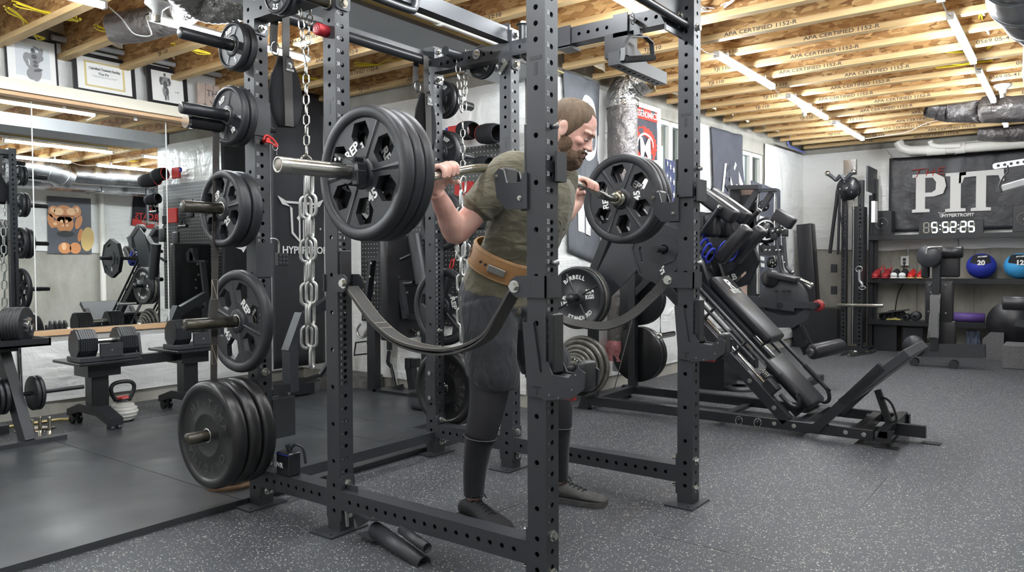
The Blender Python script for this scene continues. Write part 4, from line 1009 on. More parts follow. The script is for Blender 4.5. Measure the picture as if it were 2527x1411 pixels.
# belt: wide tan leather, riding low at the front
mb = MB(); rings = []; n = 64
CB = V((2.56, 1.935, 1.080)); dB = V((0, -.44, .90)).normalized(); YB_ = dB.cross(V((1, 0, 0)))
for h, g in ((-.05, .002), (-.05, .009), (-.046, .011), (.046, .011), (.05, .009), (.05, .002)):
 rings.append(ell(CB + dB * h, (1, 0, 0), YB_, .171 + g, .150 + g, n))
mb.loft(rings, cap=False); mb.build('lifting_belt', LEATHER, person, label='wide tan leather lifting belt')
mb = MB()
for h in (-.043, .043):
 pts = ell(CB + dB * h, (1, 0, 0), YB_, .1830, .1620, 150)
 for i in range(0, 150, 1):
  a, b = pts[i], pts[(i + 1) % 150]; mb.tube([a.lerp(b, .15), a.lerp(b, .75)], .0011, 5)
mb.build('belt_stitching', STITCH, person)
def onbelt(a_deg, h, out=.0):
 t = math.radians(a_deg); p = CB + dB * h + V((1, 0, 0)) * ((.1825 + out) * math.cos(t)) + YB_ * ((.1615 + out) * math.sin(t)); return p
mb = MB()
sg = 1 if YB_.y < 0 else -1
for a in (178, 187):
 p = onbelt(a, .0); q = onbelt(a, .0, .004); mb.cyl(p, q, .0058, 14)
mb.build('belt_hole', STEELD, person)
mb = MB(); a = 206; p = onbelt(a, .0, .010); tdir = (onbelt(a + 2, 0) - onbelt(a - 2, 0)).normalized(); mb.box(p, (.075, .03, .022), X=tdir, Y=dB, bev=.003); mb.build('belt_buckle', BRUSHED, person)
mb = MB(); c = onbelt(138, 0.0, .0015); nrm = (onbelt(138, 0, .05) - onbelt(138, 0, 0)).normalized(); X_ = nrm.cross(dB).normalized()
mb.tube(ell(c, X_, dB, .028, .028, 30), .0012, 5, closed=True); mb.tube(spline([c - X_ * .012 - dB * .014, c - X_ * .012 + dB * .012, c - dB * .004, c + X_ * .012 + dB * .012, c + X_ * .012 - dB * .014], 3), .0012, 5); mb.build('belt_stamp', M('dark_belt_stamp', (.10, .06, .03), .6), person)
# shorts
mb = MB()
limb(mb, [((2.56, 1.995, .985), .168, .138), ((2.56, 2.005, .93), .182, .150), ((2.56, 1.995, .86), .186, .155)], 36, 5)
limb(mb, [((2.475, 1.99, .90), .105, .125), ((2.462, 1.965, .78), .108, .122), ((2.450, 1.945, .66), .106, .116), ((2.446, 1.935, .615), .108, .114), ((2.446, 1.935, .607), .108, .114)], 30, 5)
limb(mb, [((2.645, 1.99, .90), .105, .125), ((2.68, 1.93, .78), .108, .122), ((2.715, 1.875, .67), .106, .114), ((2.726, 1.862, .64), .108, .114), ((2.728, 1.860, .632), .108, .114)], 30, 5)
so = mb.build('shorts', SHORTS, person); remesh(so, .007, 3)
tx = bpy.data.textures.new('short_folds', 'CLOUDS'); tx.noise_scale = .11
md = so.modifiers.new('folds', 'DISPLACE'); md.texture = tx; md.strength = .018; md.mid_level = .5; md.texture_coords = 'GLOBAL'
def cover(name, L_, a, b, g, mat, n=28):
 # tube following the leg between heights a and b
 pts = [(V(p[0]), p[1] + g, p[2] + g) for p in L_]; S = spline([p[0] for p in pts], 8); rings = []
 for k, c in enumerate(S):
  t = k / 8; i = min(int(t), len(pts) - 2); f = t - i
  if a <= c.z <= b:
   rx = pts[i][1] * (1 - f) + pts[i + 1][1] * f; ry = pts[i][2] * (1 - f) + pts[i + 1][2] * f
   d = (S[min(k + 1, len(S) - 1)] - S[max(k - 1, 0)]).normalized(); x = (V((1, 0, 0)) - d * d.x).normalized()
   rings.append(ell(c, x, d.cross(x), rx, ry, n))
 mb = MB(); rings = [[c0 + (p - c0) * .93 for p, c0 in zip(rings[0], [sum(rings[0], V()) / n] * n)]] + rings + [[c0 + (p - c0) * .93 for p, c0 in zip(rings[-1], [sum(rings[-1], V()) / n] * n)]]
 mb.loft(rings, cap=False); return mb.build(name, mat, person)
for L_ in (NL, FL):
 cover('thigh_tights', L_, .50, .80, .003, SOCK); cover('knee_sleeve', L_, .355, .635, .008, NEO); cover('knee_sock', L_, .08, .40, .003, SOCK)
mb = MB()
for L_, z in ((NL, .36), (FL, .36)):
 c = V(L_[4][0]); c = c.lerp(V(L_[3][0]), .12); mb.tube(ell(c, (1, 0, 0), (0, 1, .12), .0665, .0715, 40), .0017, 6, closed=True)
mb.build('sleeve_seam', M('pale_grey_seam', (.16, .16, .17), .6), person)
for k in (0, 1):
 h, d = FT[k]; sd = V((-d.y, d.x, 0)); rings = []; sole = []
 prof = [(-.045, .018, .020, .055), (-.035, .034, .02, .075), (-.01, .039, .02, .088), (.04, .040, .02, .090), (.08, .043, .02, .082), (.12, .048, .02, .066), (.17, .052, .02, .052), (.215, .048, .02, .043), (.245, .034, .02, .034), (.255, .018, .02, .026)]
 for a, w_, z0, z1 in prof:
  c = h + d * a; rings.append([c + sd * (w_ * math.copysign(abs(math.cos(t)) ** .75, math.cos(t))) + V((0, 0, (z0 + z1) / 2 + (z1 - z0) / 2 * math.sin(t))) for t in [2 * PI * i / 24 for i in range(24)]])
 mb = MB(); mb.loft(rings); up = mb.build('shoe', SUEDE if k else M('black_canvas_shoe', (.014, .014, .016), .8), person)
 mb = MB(); pts = []
 for a, w_, z0, z1 in prof: pts.append((h + d * a, w_ + .004))
 mb.loft([[c + sd * (w_ * x) + V((0, 0, z)) for x, z in ((-1, .002), (1, .002), (1.02, .024), (-1.02, .024))] for c, w_ in pts], smooth=False); mb.build('sole', M('dark_rubber_sole', (.03, .03, .032), .6) if k == 0 else SUEDE, up)
 mb = MB()
 for q in range(6):
  a = .045 + q * .02; z = .092 - q * .0065; w_ = .02
  mb.tube(spline([h + d * a - sd * w_ + V((0, 0, z - .006)), h + d * (a + .006) + V((0, 0, z + .006)), h + d * (a + .012) + sd * w_ + V((0, 0, z - .006))], 4), .0028, 6)
 for q in range(4):
  t = q * 1.6; mb.tube(spline([h + d * .05 + V((0, 0, .098)), h + d * (.055 + .02 * math.cos(t)) + sd * (.03 * math.sin(t)) + V((0, 0, .115)), h + d * (.06 + .03 * math.cos(t)) + sd * (.045 * math.sin(t)) + V((0, 0, .092))], 5), .0026, 6)
 mb.build('laces', FABBLK, up)
# ================================================================ leg press / hack squat machine
lp = thing('leg_press', 'black 45 degree leg press machine with slanted guide rails on the speckled floor', 'leg press', (5.05, 1.9, 0))
LX0, LX1 = 4.74, 5.36; UD = V((0, .7071, .7071)); ND = V((0, -.7071, .7071))
def G(x, s, off=0.0): return V((x, 1.386, 0)) + UD * s + ND * off
for x in (LX0, LX1):
 mb = MB(); mb.bb((x, .93, .035), (x + .055, 2.86, .098), bev=.003); mb.build('base_rail', STEELD, lp)
 mb = MB(); mb.prism([(.0, .035), (.09, .035), (.09, .098), (.035, .098)], (x + .0275, .93, 0), (0, -1, 0), (0, 0, 1), .055)
 mb.bb((x - .005, .80, 0), (x + .06, .93, .006)); mb.bb((x - .005, 2.86, 0), (x + .06, 2.97, .006)); mb.prism([(0, .0), (.09, .0), (.05, .098), (0, .098)], (x + .0275, 2.86, 0), (0, 1, 0), (0, 0, 1), .055); mb.build('foot', STEELD, lp)
 mb = MB(); mb.bar(G(x + .0275, .09, .036), G(x + .0275, 1.62, .036), .055, .07, up=(0, -1, 1), bev=.003); mb.build('diagonal_beam', STEELD, lp)
 mb = MB(); mb.bb((x, 2.80, .09), (x + .06, 2.86, 1.02)); mb.bar((x + .03, 2.83, 1.0), (x + .03, 2.70, 1.28), .06, .06); mb.bar((x + .03, 2.71, 1.25), (x + .03, 2.50, 1.42), .06, .055); mb.build('rear_post', STEELD, lp)
 mb = MB(); mb.bar((x + .03, 2.49, .50 + .62), (x + .03, 2.83, .82), .05, .05); mb.build('brace', STEELD, lp)
 xr = x + (.075 if x < 5 else -.03)
 mb = MB(); mb.cyl(G(xr, .30, .075), G(xr, 1.55, .075), .0135, 16); mb.build('guide_rod', CHROME, lp)
 mb = MB(); mb.box(G(xr, .315, .085), (.09, .09, .075), X=UD, Y=(1, 0, 0), bev=.004); mb.build('stop_block', STEELD, lp)
 mb = MB(); pts = [G(xr, .37 + .011 * k / 8, .12) + V((.017 * math.cos(k * PI / 4), 0, 0)) + ND * (.017 * math.sin(k * PI / 4)) for k in range(52)]; mb.tube(pts, .0028, 6); mb.build('spring', ZINC, lp)
 xt = x + (.04 if x < 5 else -.035)
 mb = MB()
 if x < 5: pts = [G(xt, 1.50, .195), G(xt, .28, .195), G(xt, .17, .19), G(xt, .12, .15), G(xt, .15, .115), G(xt, .24, .11)]
 else: pts = [G(xt, 1.40, .195), G(xt, .22, .195), G(xt, .11, .19), G(xt, .06, .15), G(xt, .08, .11), G(xt, .18, .10), G(xt, .38, .10)]
 mb.tube(spline(pts, 5), .0135, 12); mb.build('side_tube', STEELD, lp)
 mb = MB(); mb.cyl(G(xt, .50, .135), G(xt, 1.45, .135), .012, 12);
 for s_ in (.62, .92, 1.22): mb.cyl(G(xt, s_, .06), G(xt, s_, .19), .010, 10)
 mb.build('lower_side_tube', STEELD, lp)
 mb = MB()
 if x > 5: mb.cyl(G(xt, .16, .10), G(xt, .36, .10), .017, 14)
 mb.cyl(G(xt, .20, .195), G(xt, .33, .195), .0165, 14); mb.build('rubber_grip', FABBLK, lp)
 mb = MB()
 for z in (.2, .42): bolt_head(mb, G(x, z, .036), (-1, 0, 0), r=.011, h=.006)
 for y in (1.08, .98, 1.50, 1.38): bolt_head(mb, (x, y, .068), (-1, 0, 0), r=.010, h=.006)
 mb.build('rail_bolts', ZINC, lp)
mb = MB(); mb.cyl(G(5.03, .22, .10), G(5.03, 1.30, .10), .019, 18); mb.build('centre_rod', CHROME, lp)
mb = MB()
for y in (1.0, 1.33, 2.80): mb.bb((LX0 + .05, y, .04), (LX1, y + .055, .095), bev=.002)
mb.bb((LX0 + .05, 1.86, .035), (LX1, 1.91, .06)); mb.build('cross_rail', STEELD, lp)
for y in (1.72, 1.60):
 mb = MB(); mb.lathe((LX0 - .002, y, .067), (-1, 0, 0), [(0, .001), (0, .013), (.02, .013), (.024, .008), (.024, .001)], 16); mb.build('knob', STEELD, lp)
 mb = MB(); mb.tube([V((LX0 - .016, y, .063)) + V((.006 * math.sin(t), .022 * math.cos(t), .026 * math.sin(t))) for t in [2 * PI * i / 20 for i in range(20)]], .0016, 6, closed=True); mb.build('pull_ring', ZINC, lp)
def pad(name, c, size, X, Y, bev=.02, mat=None, par=None, lab=None):
 mb = MB(); mb.box(c, size, X=X, Y=Y, bev=bev); return mb.build(name, mat or VINYL, par or lp, lab)
pad('seat_pad', G(5.05, .27, .155), (.40, .30, .055), UD, (1, 0, 0))
mb = MB(); mb.box(G(5.05, .27, .11), (.34, .2, .02), X=UD, Y=(1, 0, 0)); mb.bar(G(5.05, .12, .0), G(5.05, .12, .12), .05, .05); mb.bar(G(5.05, .42, .0), G(5.05, .42, .12), .05, .05); mb.build('seat_frame', STEELD, lp)
bp_ = pad('back_pad', G(5.05, .83, .25), (.58, .30, .07), UD, (1, 0, 0), .025)
mb = MB(); mb.text('RITFIT', .055, G(5.05, .96, .287), -V((-1, 0, 0)), UD, .0008, .001)
o = G(5.05, 1.03, .287)
mb.flat([[(-.035, -.045), (-.035, .045), (.02, .045), (.038, .03), (.038, .008), (.022, -.004), (.042, -.045), (.018, -.045), (.0, -.008), (-.012, -.008), (-.012, -.045)], [(-.012, .012), (-.012, .026), (.014, .026), (.014, .012)]], o, (1, 0, 0), UD, .0012)
mb.build('logo', WHITE, bp_)
# carriage with shoulder pads and handles
mb = MB(); mb.box(G(5.05, .95, .20), (.62, .42, .03), X=UD, Y=(1, 0, 0)); mb.bar(G(4.80, 1.02, .10), G(4.80, 1.35, .12), .05, .07, up=(0, -1, 1)); mb.bar(G(5.31, 1.02, .10), G(5.31, 1.35, .12), .05, .07, up=(0, -1, 1))
mb.bar((4.76, 2.10, 1.17), (5.40, 2.10, 1.17), .06, .06); mb.bar((4.9, 2.10, 1.17), G(4.9, 1.0, .16), .05, .05); mb.bar((5.2, 2.10, 1.17), G(5.2, 1.0, .16), .05, .05)
mb.build('carriage', STEELD, lp)
mb = MB(); mb.bb((4.72, 2.14, 1.30), (5.40, 2.22, 1.44)); mb.bb((4.86, 2.12, .95), (5.24, 2.15, 1.42)); mb.build('back_plate', STEEL, lp)
for x in (4.92, 5.16):
 pad('shoulder_pad', V((x, 1.96, 1.475)), (.34, .115, .10), (0, .80, .60), (1, 0, 0), .022)
 pad('neck_pad', V((x, 1.985, 1.335)), (.10, .10, .165), (1, 0, 0), (0, 1, 0), .025)
for x in (4.90, 5.12):
 pad('foot_pad', V((x, 1.80 + (5.2 - x) * .1, 1.20)), (.30, .11, .085), (0, .72, -.69) if False else (0, -.66, .75), (1, 0, 0), .022)
for x0, a, b in ((4.83, P(1712, 600, x=4.83), P(1775, 512, x=4.83)), (5.28, P(1822, 578, x=5.28), P(1872, 520, x=5.28))):
 mb = MB(); mb.cyl(a, b, .0165, 16); mb.build('handle', STEELD, lp)
 mb = MB(); d = (b - a).normalized(); mb.cyl(b - d * .004, b + d * .014, .019, 16); mb.build('handle_cap', BRUSHED, lp)
for i, (u, v, u2, v2, x) in enumerate(((1724, 590, 1756, 635, 4.86), (1780, 612, 1812, 628, 4.98))):
 a = P(u, v, x=x); b = P(u2, v2, x=x)
 for k, off in enumerate((-.045, -.015, .015, .045)):
  mb = MB(); c0 = a.lerp(b, .5) + (b - a) * (off / .11);
  mb.tube([c0 + V((.06 * math.cos(t), -.02 * math.sin(t), .045 * math.sin(t))) for t in [2 * PI * q / 20 for q in range(20)]], .011, 8, closed=True, flat=(1.0, .5)); mb.build('blue_strap', BLUE, lp, label='blue band wound around the pad support')
# footplate
mb = MB(); a = V((0, 1.25, .07)); d = V((0, -.66, .75)).normalized()
for x in (LX0 + .005, LX1 - .005): mb.bar(V((x, 1.25, .07)), V((x, .885, .475)), .05, .055, up=(0, 1, 1))
mb.build('footplate_frame', STEELD, lp)
mb = MB(); q0, q1 = V((5.05, 1.12, .225)), V((5.05, .74, .575)); mb.box((q0 + q1) / 2 , ((q1 - q0).length * .92, .66, .055), X=(q1 - q0), Y=(1, 0, 0), bev=.004); mb.build('footplate', STEEL, lp)
mb = MB(); mb.bar((4.98, .955, .30), (4.98, .88, .08), .035, .035); mb.bar((4.74, .88, .085), (5.40, .88, .085), .05, .05); mb.build('support_strut', STEELD, lp)
mb = MB(); mb.tube(spline([(4.96, .935, .25), (4.96, .905, .255), (4.96, .870, .22), (4.96, .845, .14), (4.96, .865, .12), (4.96, .89, .13)], 4), .007, 8); mb.build('adjust_loop', STEELD, lp)
mb = MB(); mb.bb((5.02, .70, .03), (5.06, .90, .10)); mb.bb((5.0, .62, 0), (5.08, .72, .006)); mb.cyl((4.93, .865, .06), (4.85, .865, .06), .018, 16); mb.build('front_foot', STEELD, lp)
# octagonal plates on the carriage
def octplate(name, x, y, z, R, t, lab, logo=None, txt=None):
 p = thing('octagonal_plate', lab, 'weight plate', (x, y, z)); mb = MB()
 o8 = lambda r, a=PI / 8 + .35: ngon(r, 8, 0, 0, a)
 slots = []
 for a in (1.25, 1.25 + PI * 2 / 3, 1.25 + PI * 4 / 3):
  c, s_ = math.cos(a), math.sin(a); sl = []
  for u_, w_ in ((-.045, -.012), (.045, -.012), (.055, 0), (.045, .012), (-.045, .012), (-.055, 0)): sl.append((R * .68 * c - u_ * s_ - w_ * c, R * .68 * s_ + u_ * c - w_ * s_))
  slots.append(sl)
 mb.flat([o8(R), ngon(.026, 24)] + slots, (x, y, z), (0, -1, 0), (0, 0, 1), t * .75)
 mb.flat([o8(R), o8(R * .93)], (x, y, z), (0, -1, 0), (0, 0, 1), t); mb.flat([o8(R * .42), ngon(.026, 24)], (x, y, z), (0, -1, 0), (0, 0, 1), t); mb.build('plate_body', RUBBER, p)
 mb = MB(); mb.lathe((x, y, z), (-1, 0, 0), [(t * .5, .026), (t * .5, .031), (t * .46, .031)], 28); mb.build('sleeve_ring', ZINC, p)
 mb = MB()
 if logo:
  for q in ([(-.5, -.1), (-.1, .3), (.15, .1), (-.25, -.3)], [(-.1, .5), (.3, .9), (.5, .7), (.1, .3)], [(-.3, -.7), (.1, -.3), (.35, -.5), (-.05, -.9)], [(.1, .1), (.35, .35), (.6, -.4), (.3, -.5)]):
   mb.flat([[(a * .035, b * .035) for a, b in q]], (x - t * .38, y + .015, z - .135), (0, -1, 0), (0, 0, 1), .0015)
 if txt: mb.text(txt, .062, (x - t * .38, y - .02, z - .145), V((0, -1, .38)), (0, .38, 1), .001, .002)
 if logo or txt: mb.build('lettering', WHITE, p)
 return p
octplate('o', 4.52, 2.14, 1.165, .245, .045, 'near octagonal plate on the leg press carriage, small white emblem', logo=True)
octplate('o', 5.50, 2.10, 1.10, .245, .045, 'far octagonal plate marked 55LB behind the leg press pads', txt='55LB')
mb = MB(); mb.cyl((4.76, 2.14, 1.165), (4.37, 2.14, 1.165), .0225, 24); mb.build('carriage_peg', STEELD, lp)
mb = MB(); mb.cyl((5.38, 2.10, 1.10), (5.72, 2.10, 1.10), .0225, 24); mb.build('carriage_peg', STEELD, lp)
mb = MB(); c = P(1626, 829, x=4.55); mb.cyl(c, c + V((.22, 0, .0)), .020, 20); mb.build('short_peg', CHROME, lp)
mb = MB(); mb.lathe(c, (-1, 0, 0), [(-.004, .024), (0, .024), (.006, .018), (.006, .009), (.002, .008), (.002, .001)], 20); mb.build('peg_cap', ZINC, lp)
mb = MB(); mb.flat([[(-.32, -.30), (-.02, -.02), (.10, .30), (-.05, .42), (-.16, .34), (-.42, -.12)]], (4.735, 2.36, 1.12), (0, -1, 0), (0, 0, 1), .012); mb.build('side_gusset', STEEL, lp)
# pegs and round iron plates at the rear of the machine
def ironplate(R, t, lab, x, y, z, mat, words=True):
 p = thing('iron_plate', lab, 'weight plate', (x, y, z)); mb = MB(); h = t / 2
 mb.lathe((x, y, z), (-1, 0, 0), [(-h, .026), (-h, R - .004), (-h + .004, R), (h - .004, R), (h, R - .006), (h, R - .024), (h * .35, R - .034), (h * .35, .055), (h * .95, .046), (h * .95, .026)], 64); mb.build('disc', mat, p)
 if words:
  mb = MB()
  for k in range(4):
   a = PI / 4 + k * PI / 2 + .3; e = V((0, math.cos(a), math.sin(a))); q = V((0, -math.sin(a), math.cos(a)))
   b0 = V((x - h * .33, y, z)) + e * .045; b1 = V((x - h * .33, y, z)) + e * (R - .032)
   mb.add([b0 + q * .010, b0 - q * .010, b1 - q * .010, b1 + q * .010, b0 - V((h * .4, 0, 0)), b1 - V((h * .4, 0, 0))], [(0, 3, 5, 4), (1, 4, 5, 2), (2, 5, 3), (0, 4, 1)])
  mb.build('ribs', mat, p)
  mb = MB()
  for word, a0, s_ in (('BARBELL', 100, 1), ('STANDARD', -80, -1)):
   for i, ch in enumerate(word):
    a = math.radians(a0 - (i - (len(word) - 1) / 2) * 10.5 * s_)
    e = V((0, -math.cos(a), math.sin(a))); up = e * s_
    mb.text(ch, .040, V((x - h * .38, y, z)) + e * (R * .66), up.cross(V((-1, 0, 0))), up, .0012, .0014)
  for w_, dy, dz in (('45', .105, -.005), ('LBS', .105, -.045), ('20,4', -.105, .048), ('KGS', -.105, .008)):
   mb.text(w_, .040, V((x - h * .38, y + dy, z + dz)), V((0, -1, .12)), (0, .12, 1), .0012, .0014, sx=.95)
  mb.build('lettering', WHITE, p)
 return p
mb = MB()
for z in (.832, .34): mb.cyl((LX0 + .01, 2.83, z), (4.44, 2.83, z), .0225, 20); mb.sphere((4.455, 2.83, z), .034)
mb.build('rear_pegs', STEELD, lp)
mb = MB()
for z in (.80, .34): mb.cyl((LX1 + .05, 2.83, z), (5.66, 2.83, z), .0225, 20)
mb.build('rear_pegs', STEELD, lp)
ironplate(.222, .034, 'front iron 45 LBS barbell plate on the upper rear peg of the leg press', 4.55, 2.83, .832, IRON)
ironplate(.222, .034, 'second iron plate close behind the 45 LBS barbell plate, worn rim', 4.592, 2.83, .832, GREYIRON, False)
ironplate(.222, .034, 'third iron plate on the upper rear peg, closest to the post', 4.632, 2.83, .832, IRON, False)
for i, (R, t, nm) in enumerate(((.085, .014, 'smallest grey iron plate at the front of the lower stack'), (.105, .016, 'second smallest grey iron plate of the lower stack'), (.130, .018, 'third grey iron plate of the lower stack'), (.160, .022, 'fourth grey iron plate of the lower stack'), (.195, .028, 'fifth, larger grey iron plate of the lower stack'), (.218, .03, 'largest grey iron plate at the back of the lower stack'))):
 x = 4.50 + sum((.018, .020, .022, .026, .032, .034)[:i]); ironplate(R, t, nm, x, 2.83, .34, GREYIRON, False)
mb = MB();
for i, ch in enumerate('YORK BARBELL'):
 a = PI * .95 - i * .33; e = V((0, -math.cos(a), math.sin(a)))
 if ch != ' ': mb.text(ch, .018, V((4.4915, 2.83, .34)) + e * .062, e.cross(V((-1, 0, 0))), e, .0008, .0006)
tag(mb.build('ring_lettering', WHITE, bpy.data.objects['iron_plate.003']), None, None)
for i, (R, t, z, dx, nm) in enumerate(((.225, .04, .80, .04, 'flat round plate on the far rear post, upper peg, nearest'), (.225, .04, .80, .09, 'flat round plate on the far rear post, upper peg, behind the first'), (.222, .05, .34, .05, 'black round plate low on the far rear post'), (.222, .05, .34, .11, 'black round plate low on the far rear post, outer one'))):
 p = thing('round_plate', nm, 'weight plate', (LX1 + .06 + dx, 2.83, z)); mb = MB(); mb.lathe((LX1 + .06 + dx, 2.83, z), (-1, 0, 0), [(-t / 2, .026), (-t / 2, R - .005), (-t / 2 + .005, R), (t / 2 - .005, R), (t / 2, R - .005), (t / 2, .026)], 64); mb.build('disc', RUBBER if i < 2 else BUMPER, p)
# foil-wrapped round duct coming down the wall, pink insulation at its end
DX, DY = 5.56, 3.02
fd = thing('foil_duct', 'foil wrapped round duct standing along the wall behind the leg press', 'duct', (DX, DY, .4))
def ducttube(pts, r, mat, name, par, amp=.006, n=40, ribs=0):
 S = spline(pts, 12); rings = []
 for k, c in enumerate(S):
  d = (S[min(k + 1, len(S) - 1)] - S[max(k - 1, 0)]).normalized(); x, y, _ = frame(d, (0, 1, 0.01) if abs(d.y) < .9 else (1, 0, 0)); rr = []
  for i in range(n):
   t = 2 * PI * i / n; q = r + amp * noise.noise(V((c.x * 9 + math.cos(t) * 2, c.y * 9 + math.sin(t) * 2, c.z * 9))) + (ribs * (1 if k % 2 else 0))
   rr.append(c + x * (q * math.cos(t)) + y * (q * math.sin(t)))
  rings.append(rr)
 mb = MB(); mb.loft(rings, cap=False); return mb.build(name, mat, par)
ducttube([(DX, DY, .42), (DX, DY, 1.0), (DX, DY, 1.6), (DX, DY, 2.2), (DX, DY, 2.42)], .125, FOILG, 'foil_wrap', fd)
ducttube([(DX, DY, 2.36), (DX, DY, 2.44), (DX + .01, DY - .06, 2.53), (DX + .02, DY - .20, 2.60)], .133, FOIL, 'foil_elbow', fd, .014)
PINK = M('pink_glass_wool', (.72, .32, .32), .95, bump=(25, 1, .03), var=(20, (.55, .20, .22)))
ducttube([(DX, DY, .27), (DX, DY, .34), (DX, DY, .44)], .128, PINK, 'pink_insulation', fd, .03)
mb = MB(); mb.cyl((DX, DY, .18), (DX, DY, .40), .08, 28); mb.build('bare_duct_end', GALV, fd)
mb = MB(); a = P(1512, 975, z=0); mb.cyl(a, P(1560, 790, y=2.80), .004, 8); tag(mb.build('leaning_rod', ZINC), 'thin grey metal rod leaning against the foil duct', 'rod')
# steel box rail post foot and pillar feet of the machine behind
# ================================================================ far end of the room
BX = XW1 - .03
def bnr_fn(x0, y0, y1, z0, z1, seed, amp=.02, fr=2.2):
 def fn(a, b): return V((x0 - .01 - amp * (.5 + noise.noise(V((a * 5 * fr, b * 1.2, seed)))) - .004 * math.sin(a * 37), y0 + (y1 - y0) * a, z0 + (z1 - z0) * b + .03 * (4 * (a - .5) ** 2 - 1) * b * .5))
 return fn
BANNER = M('black_banner_vinyl', (.030, .031, .037), .42, bump=(5, .7, .03))
CLOTHW = M('white_print', (.72, .71, .69), .7); CLOTHR = M('red_print', (.50, .035, .03), .7)
bn = thing('wall_banner', 'large black banner reading THE PIT on the far wall', 'banner', (BX, .9, 1.46))
mb = MB(); mb.grid(bnr_fn(BX, 1.872, -.10, 1.455, 2.37, 3), 60, 20); mb.build('banner_cloth', BANNER, bn, solid=.004)
mb = MB(); xs = BX - .042
for t, u, v, s, kx in (('P', 2290, 475, .55, .92), ('I', 2358, 473, .55, 1.0), ('T', 2421, 470, .55, 1.15)):
 q = P(u, v, x=xs)
 if t == 'P':
  mb.flat([[(-.17, -.235), (.02, -.235), (.02, -.20), (-.03, -.195), (-.03, -.05), (.06, -.05), (.16, -.02), (.19, .07), (.17, .17), (.08, .225), (-.17, .225), (-.17, .19), (-.13, .185), (-.13, -.195), (-.17, -.20)], [(-.03, .0), (-.03, .18), (.05, .175), (.085, .12), (.08, .03), (.04, .0)]], q, (0, -1, 0), (0, 0, 1), .002)
 elif t == 'I':
  mb.flat([[(-.105, -.235), (.105, -.235), (.105, -.20), (.055, -.195), (.055, .185), (.105, .19), (.105, .225), (-.105, .225), (-.105, .19), (-.055, .185), (-.055, -.195), (-.105, -.20)]], q, (0, -1, 0), (0, 0, 1), .002)
 else:
  mb.flat([[(-.10, -.235), (.10, -.235), (.10, -.20), (.05, -.195), (.05, .17), (.17, .165), (.19, .10), (.225, .10), (.22, .235), (-.22, .225), (-.225, .10), (-.19, .10), (-.17, .165), (-.05, .17), (-.05, -.195), (-.10, -.20)]], q, (0, -1, 0), (0, 0, 1), .002)
mb.build('large_lettering', CLOTHW, bn, label='white serif letters PIT')
mb = MB()
for pts in ([(2250, 420), (2284, 416)], [(2268, 419), (2262, 438), (2257, 436)], [(2290, 417), (2286, 434)], [(2306, 416), (2302, 434)], [(2283, 427), (2309, 423)], [(2318, 416), (2315, 430), (2330, 429)], [(2316, 415), (2333, 413)], [(2316, 422), (2330, 420)]):
 mb.tube([P(u, v, x=xs) for u, v in pts], .009, 6, flat=(1, .5))
mb.build('script_lettering', CLOTHR, bn, label='red hand-drawn word THE')
def hyper(mb, o, X, s=1.0, word=True):
 X = V(X).normalized(); Z = V((0, 0, 1)); o = V(o)
 for sx in (-1, 1):
  pts = [(.04, .42), (.40, .42), (.62, .52), (.50, .34), (.30, .30), (.27, -.28), (.03, -.5)]
  inn = [(.075, .37), (.36, .37), (.44, .40), (.24, .27), (.22, -.25), (.075, -.40), (.075, .0), (.13, .06), (.075, .12)]
  mb.flat([[(sx * a * s, b * s) for a, b in pts], [(sx * a * s, b * s) for a, b in inn]], o, X, Z, .0015)
for_ = MB(); hyper(for_, P(2324, 530, x=xs), (0, -1, 0), .065)
for_.text('HYPERTROFIT', .052, P(2364, 531, x=xs), (0, -1, 0), (0, 0, 1), .001, .002, sx=1.0); for_.build('logo', CLOTHW, bn)
mb = MB()
for u, v in ((2200, 390), (2357, 379)):
 q = P(u, v, x=xs); mb.tube([q + V((-.01 * math.cos(t), .014 * math.cos(t), .016 * math.sin(t))) for t in [2 * PI * i / 12 for i in range(12)]], .003, 6, closed=True); mb.tube([q + V((0, 0, .014)), q + V((.0, .08 if u < 2300 else 0, .13))], .004, 6)
mb.build('grommet_hook', ZINC, bn)
# wall shelving
SHX = 9.98
sh = thing('storage_rack', 'black three-tier storage rack along the far wall', 'storage rack', (10.15, .8, 0))
def shelf(z, y0=2.03, y1=-1.0):
 mb = MB(); mb.bb((SHX, y0, z - .06), (SHX + .045, y1, z), bev=.002); mb.bb((SHX + .30, y0, z - .05), (SHX + .34, y1, z - .01)); mb.bb((SHX + .04, y0, z - .012), (SHX + .31, y1, z - .002)); return mb.build('shelf', STEELD, sh)
for z in (1.408, .888, .382): shelf(z)
for y in (1.99, -.95):
 mb = MB(); mb.bb((SHX + .04, y, 0), (SHX + .09, y + .05, 1.9 if y > 0 else 1.5)); mb.bb((SHX + .3, y, 0), (SHX + .35, y + .05, 1.5)); mb.build('post', STEELD, sh)
mb = MB(); mb.bb((SHX + .3, -.2, 0), (SHX + .34, -.15, 1.4)); mb.build('post', STEELD, sh)
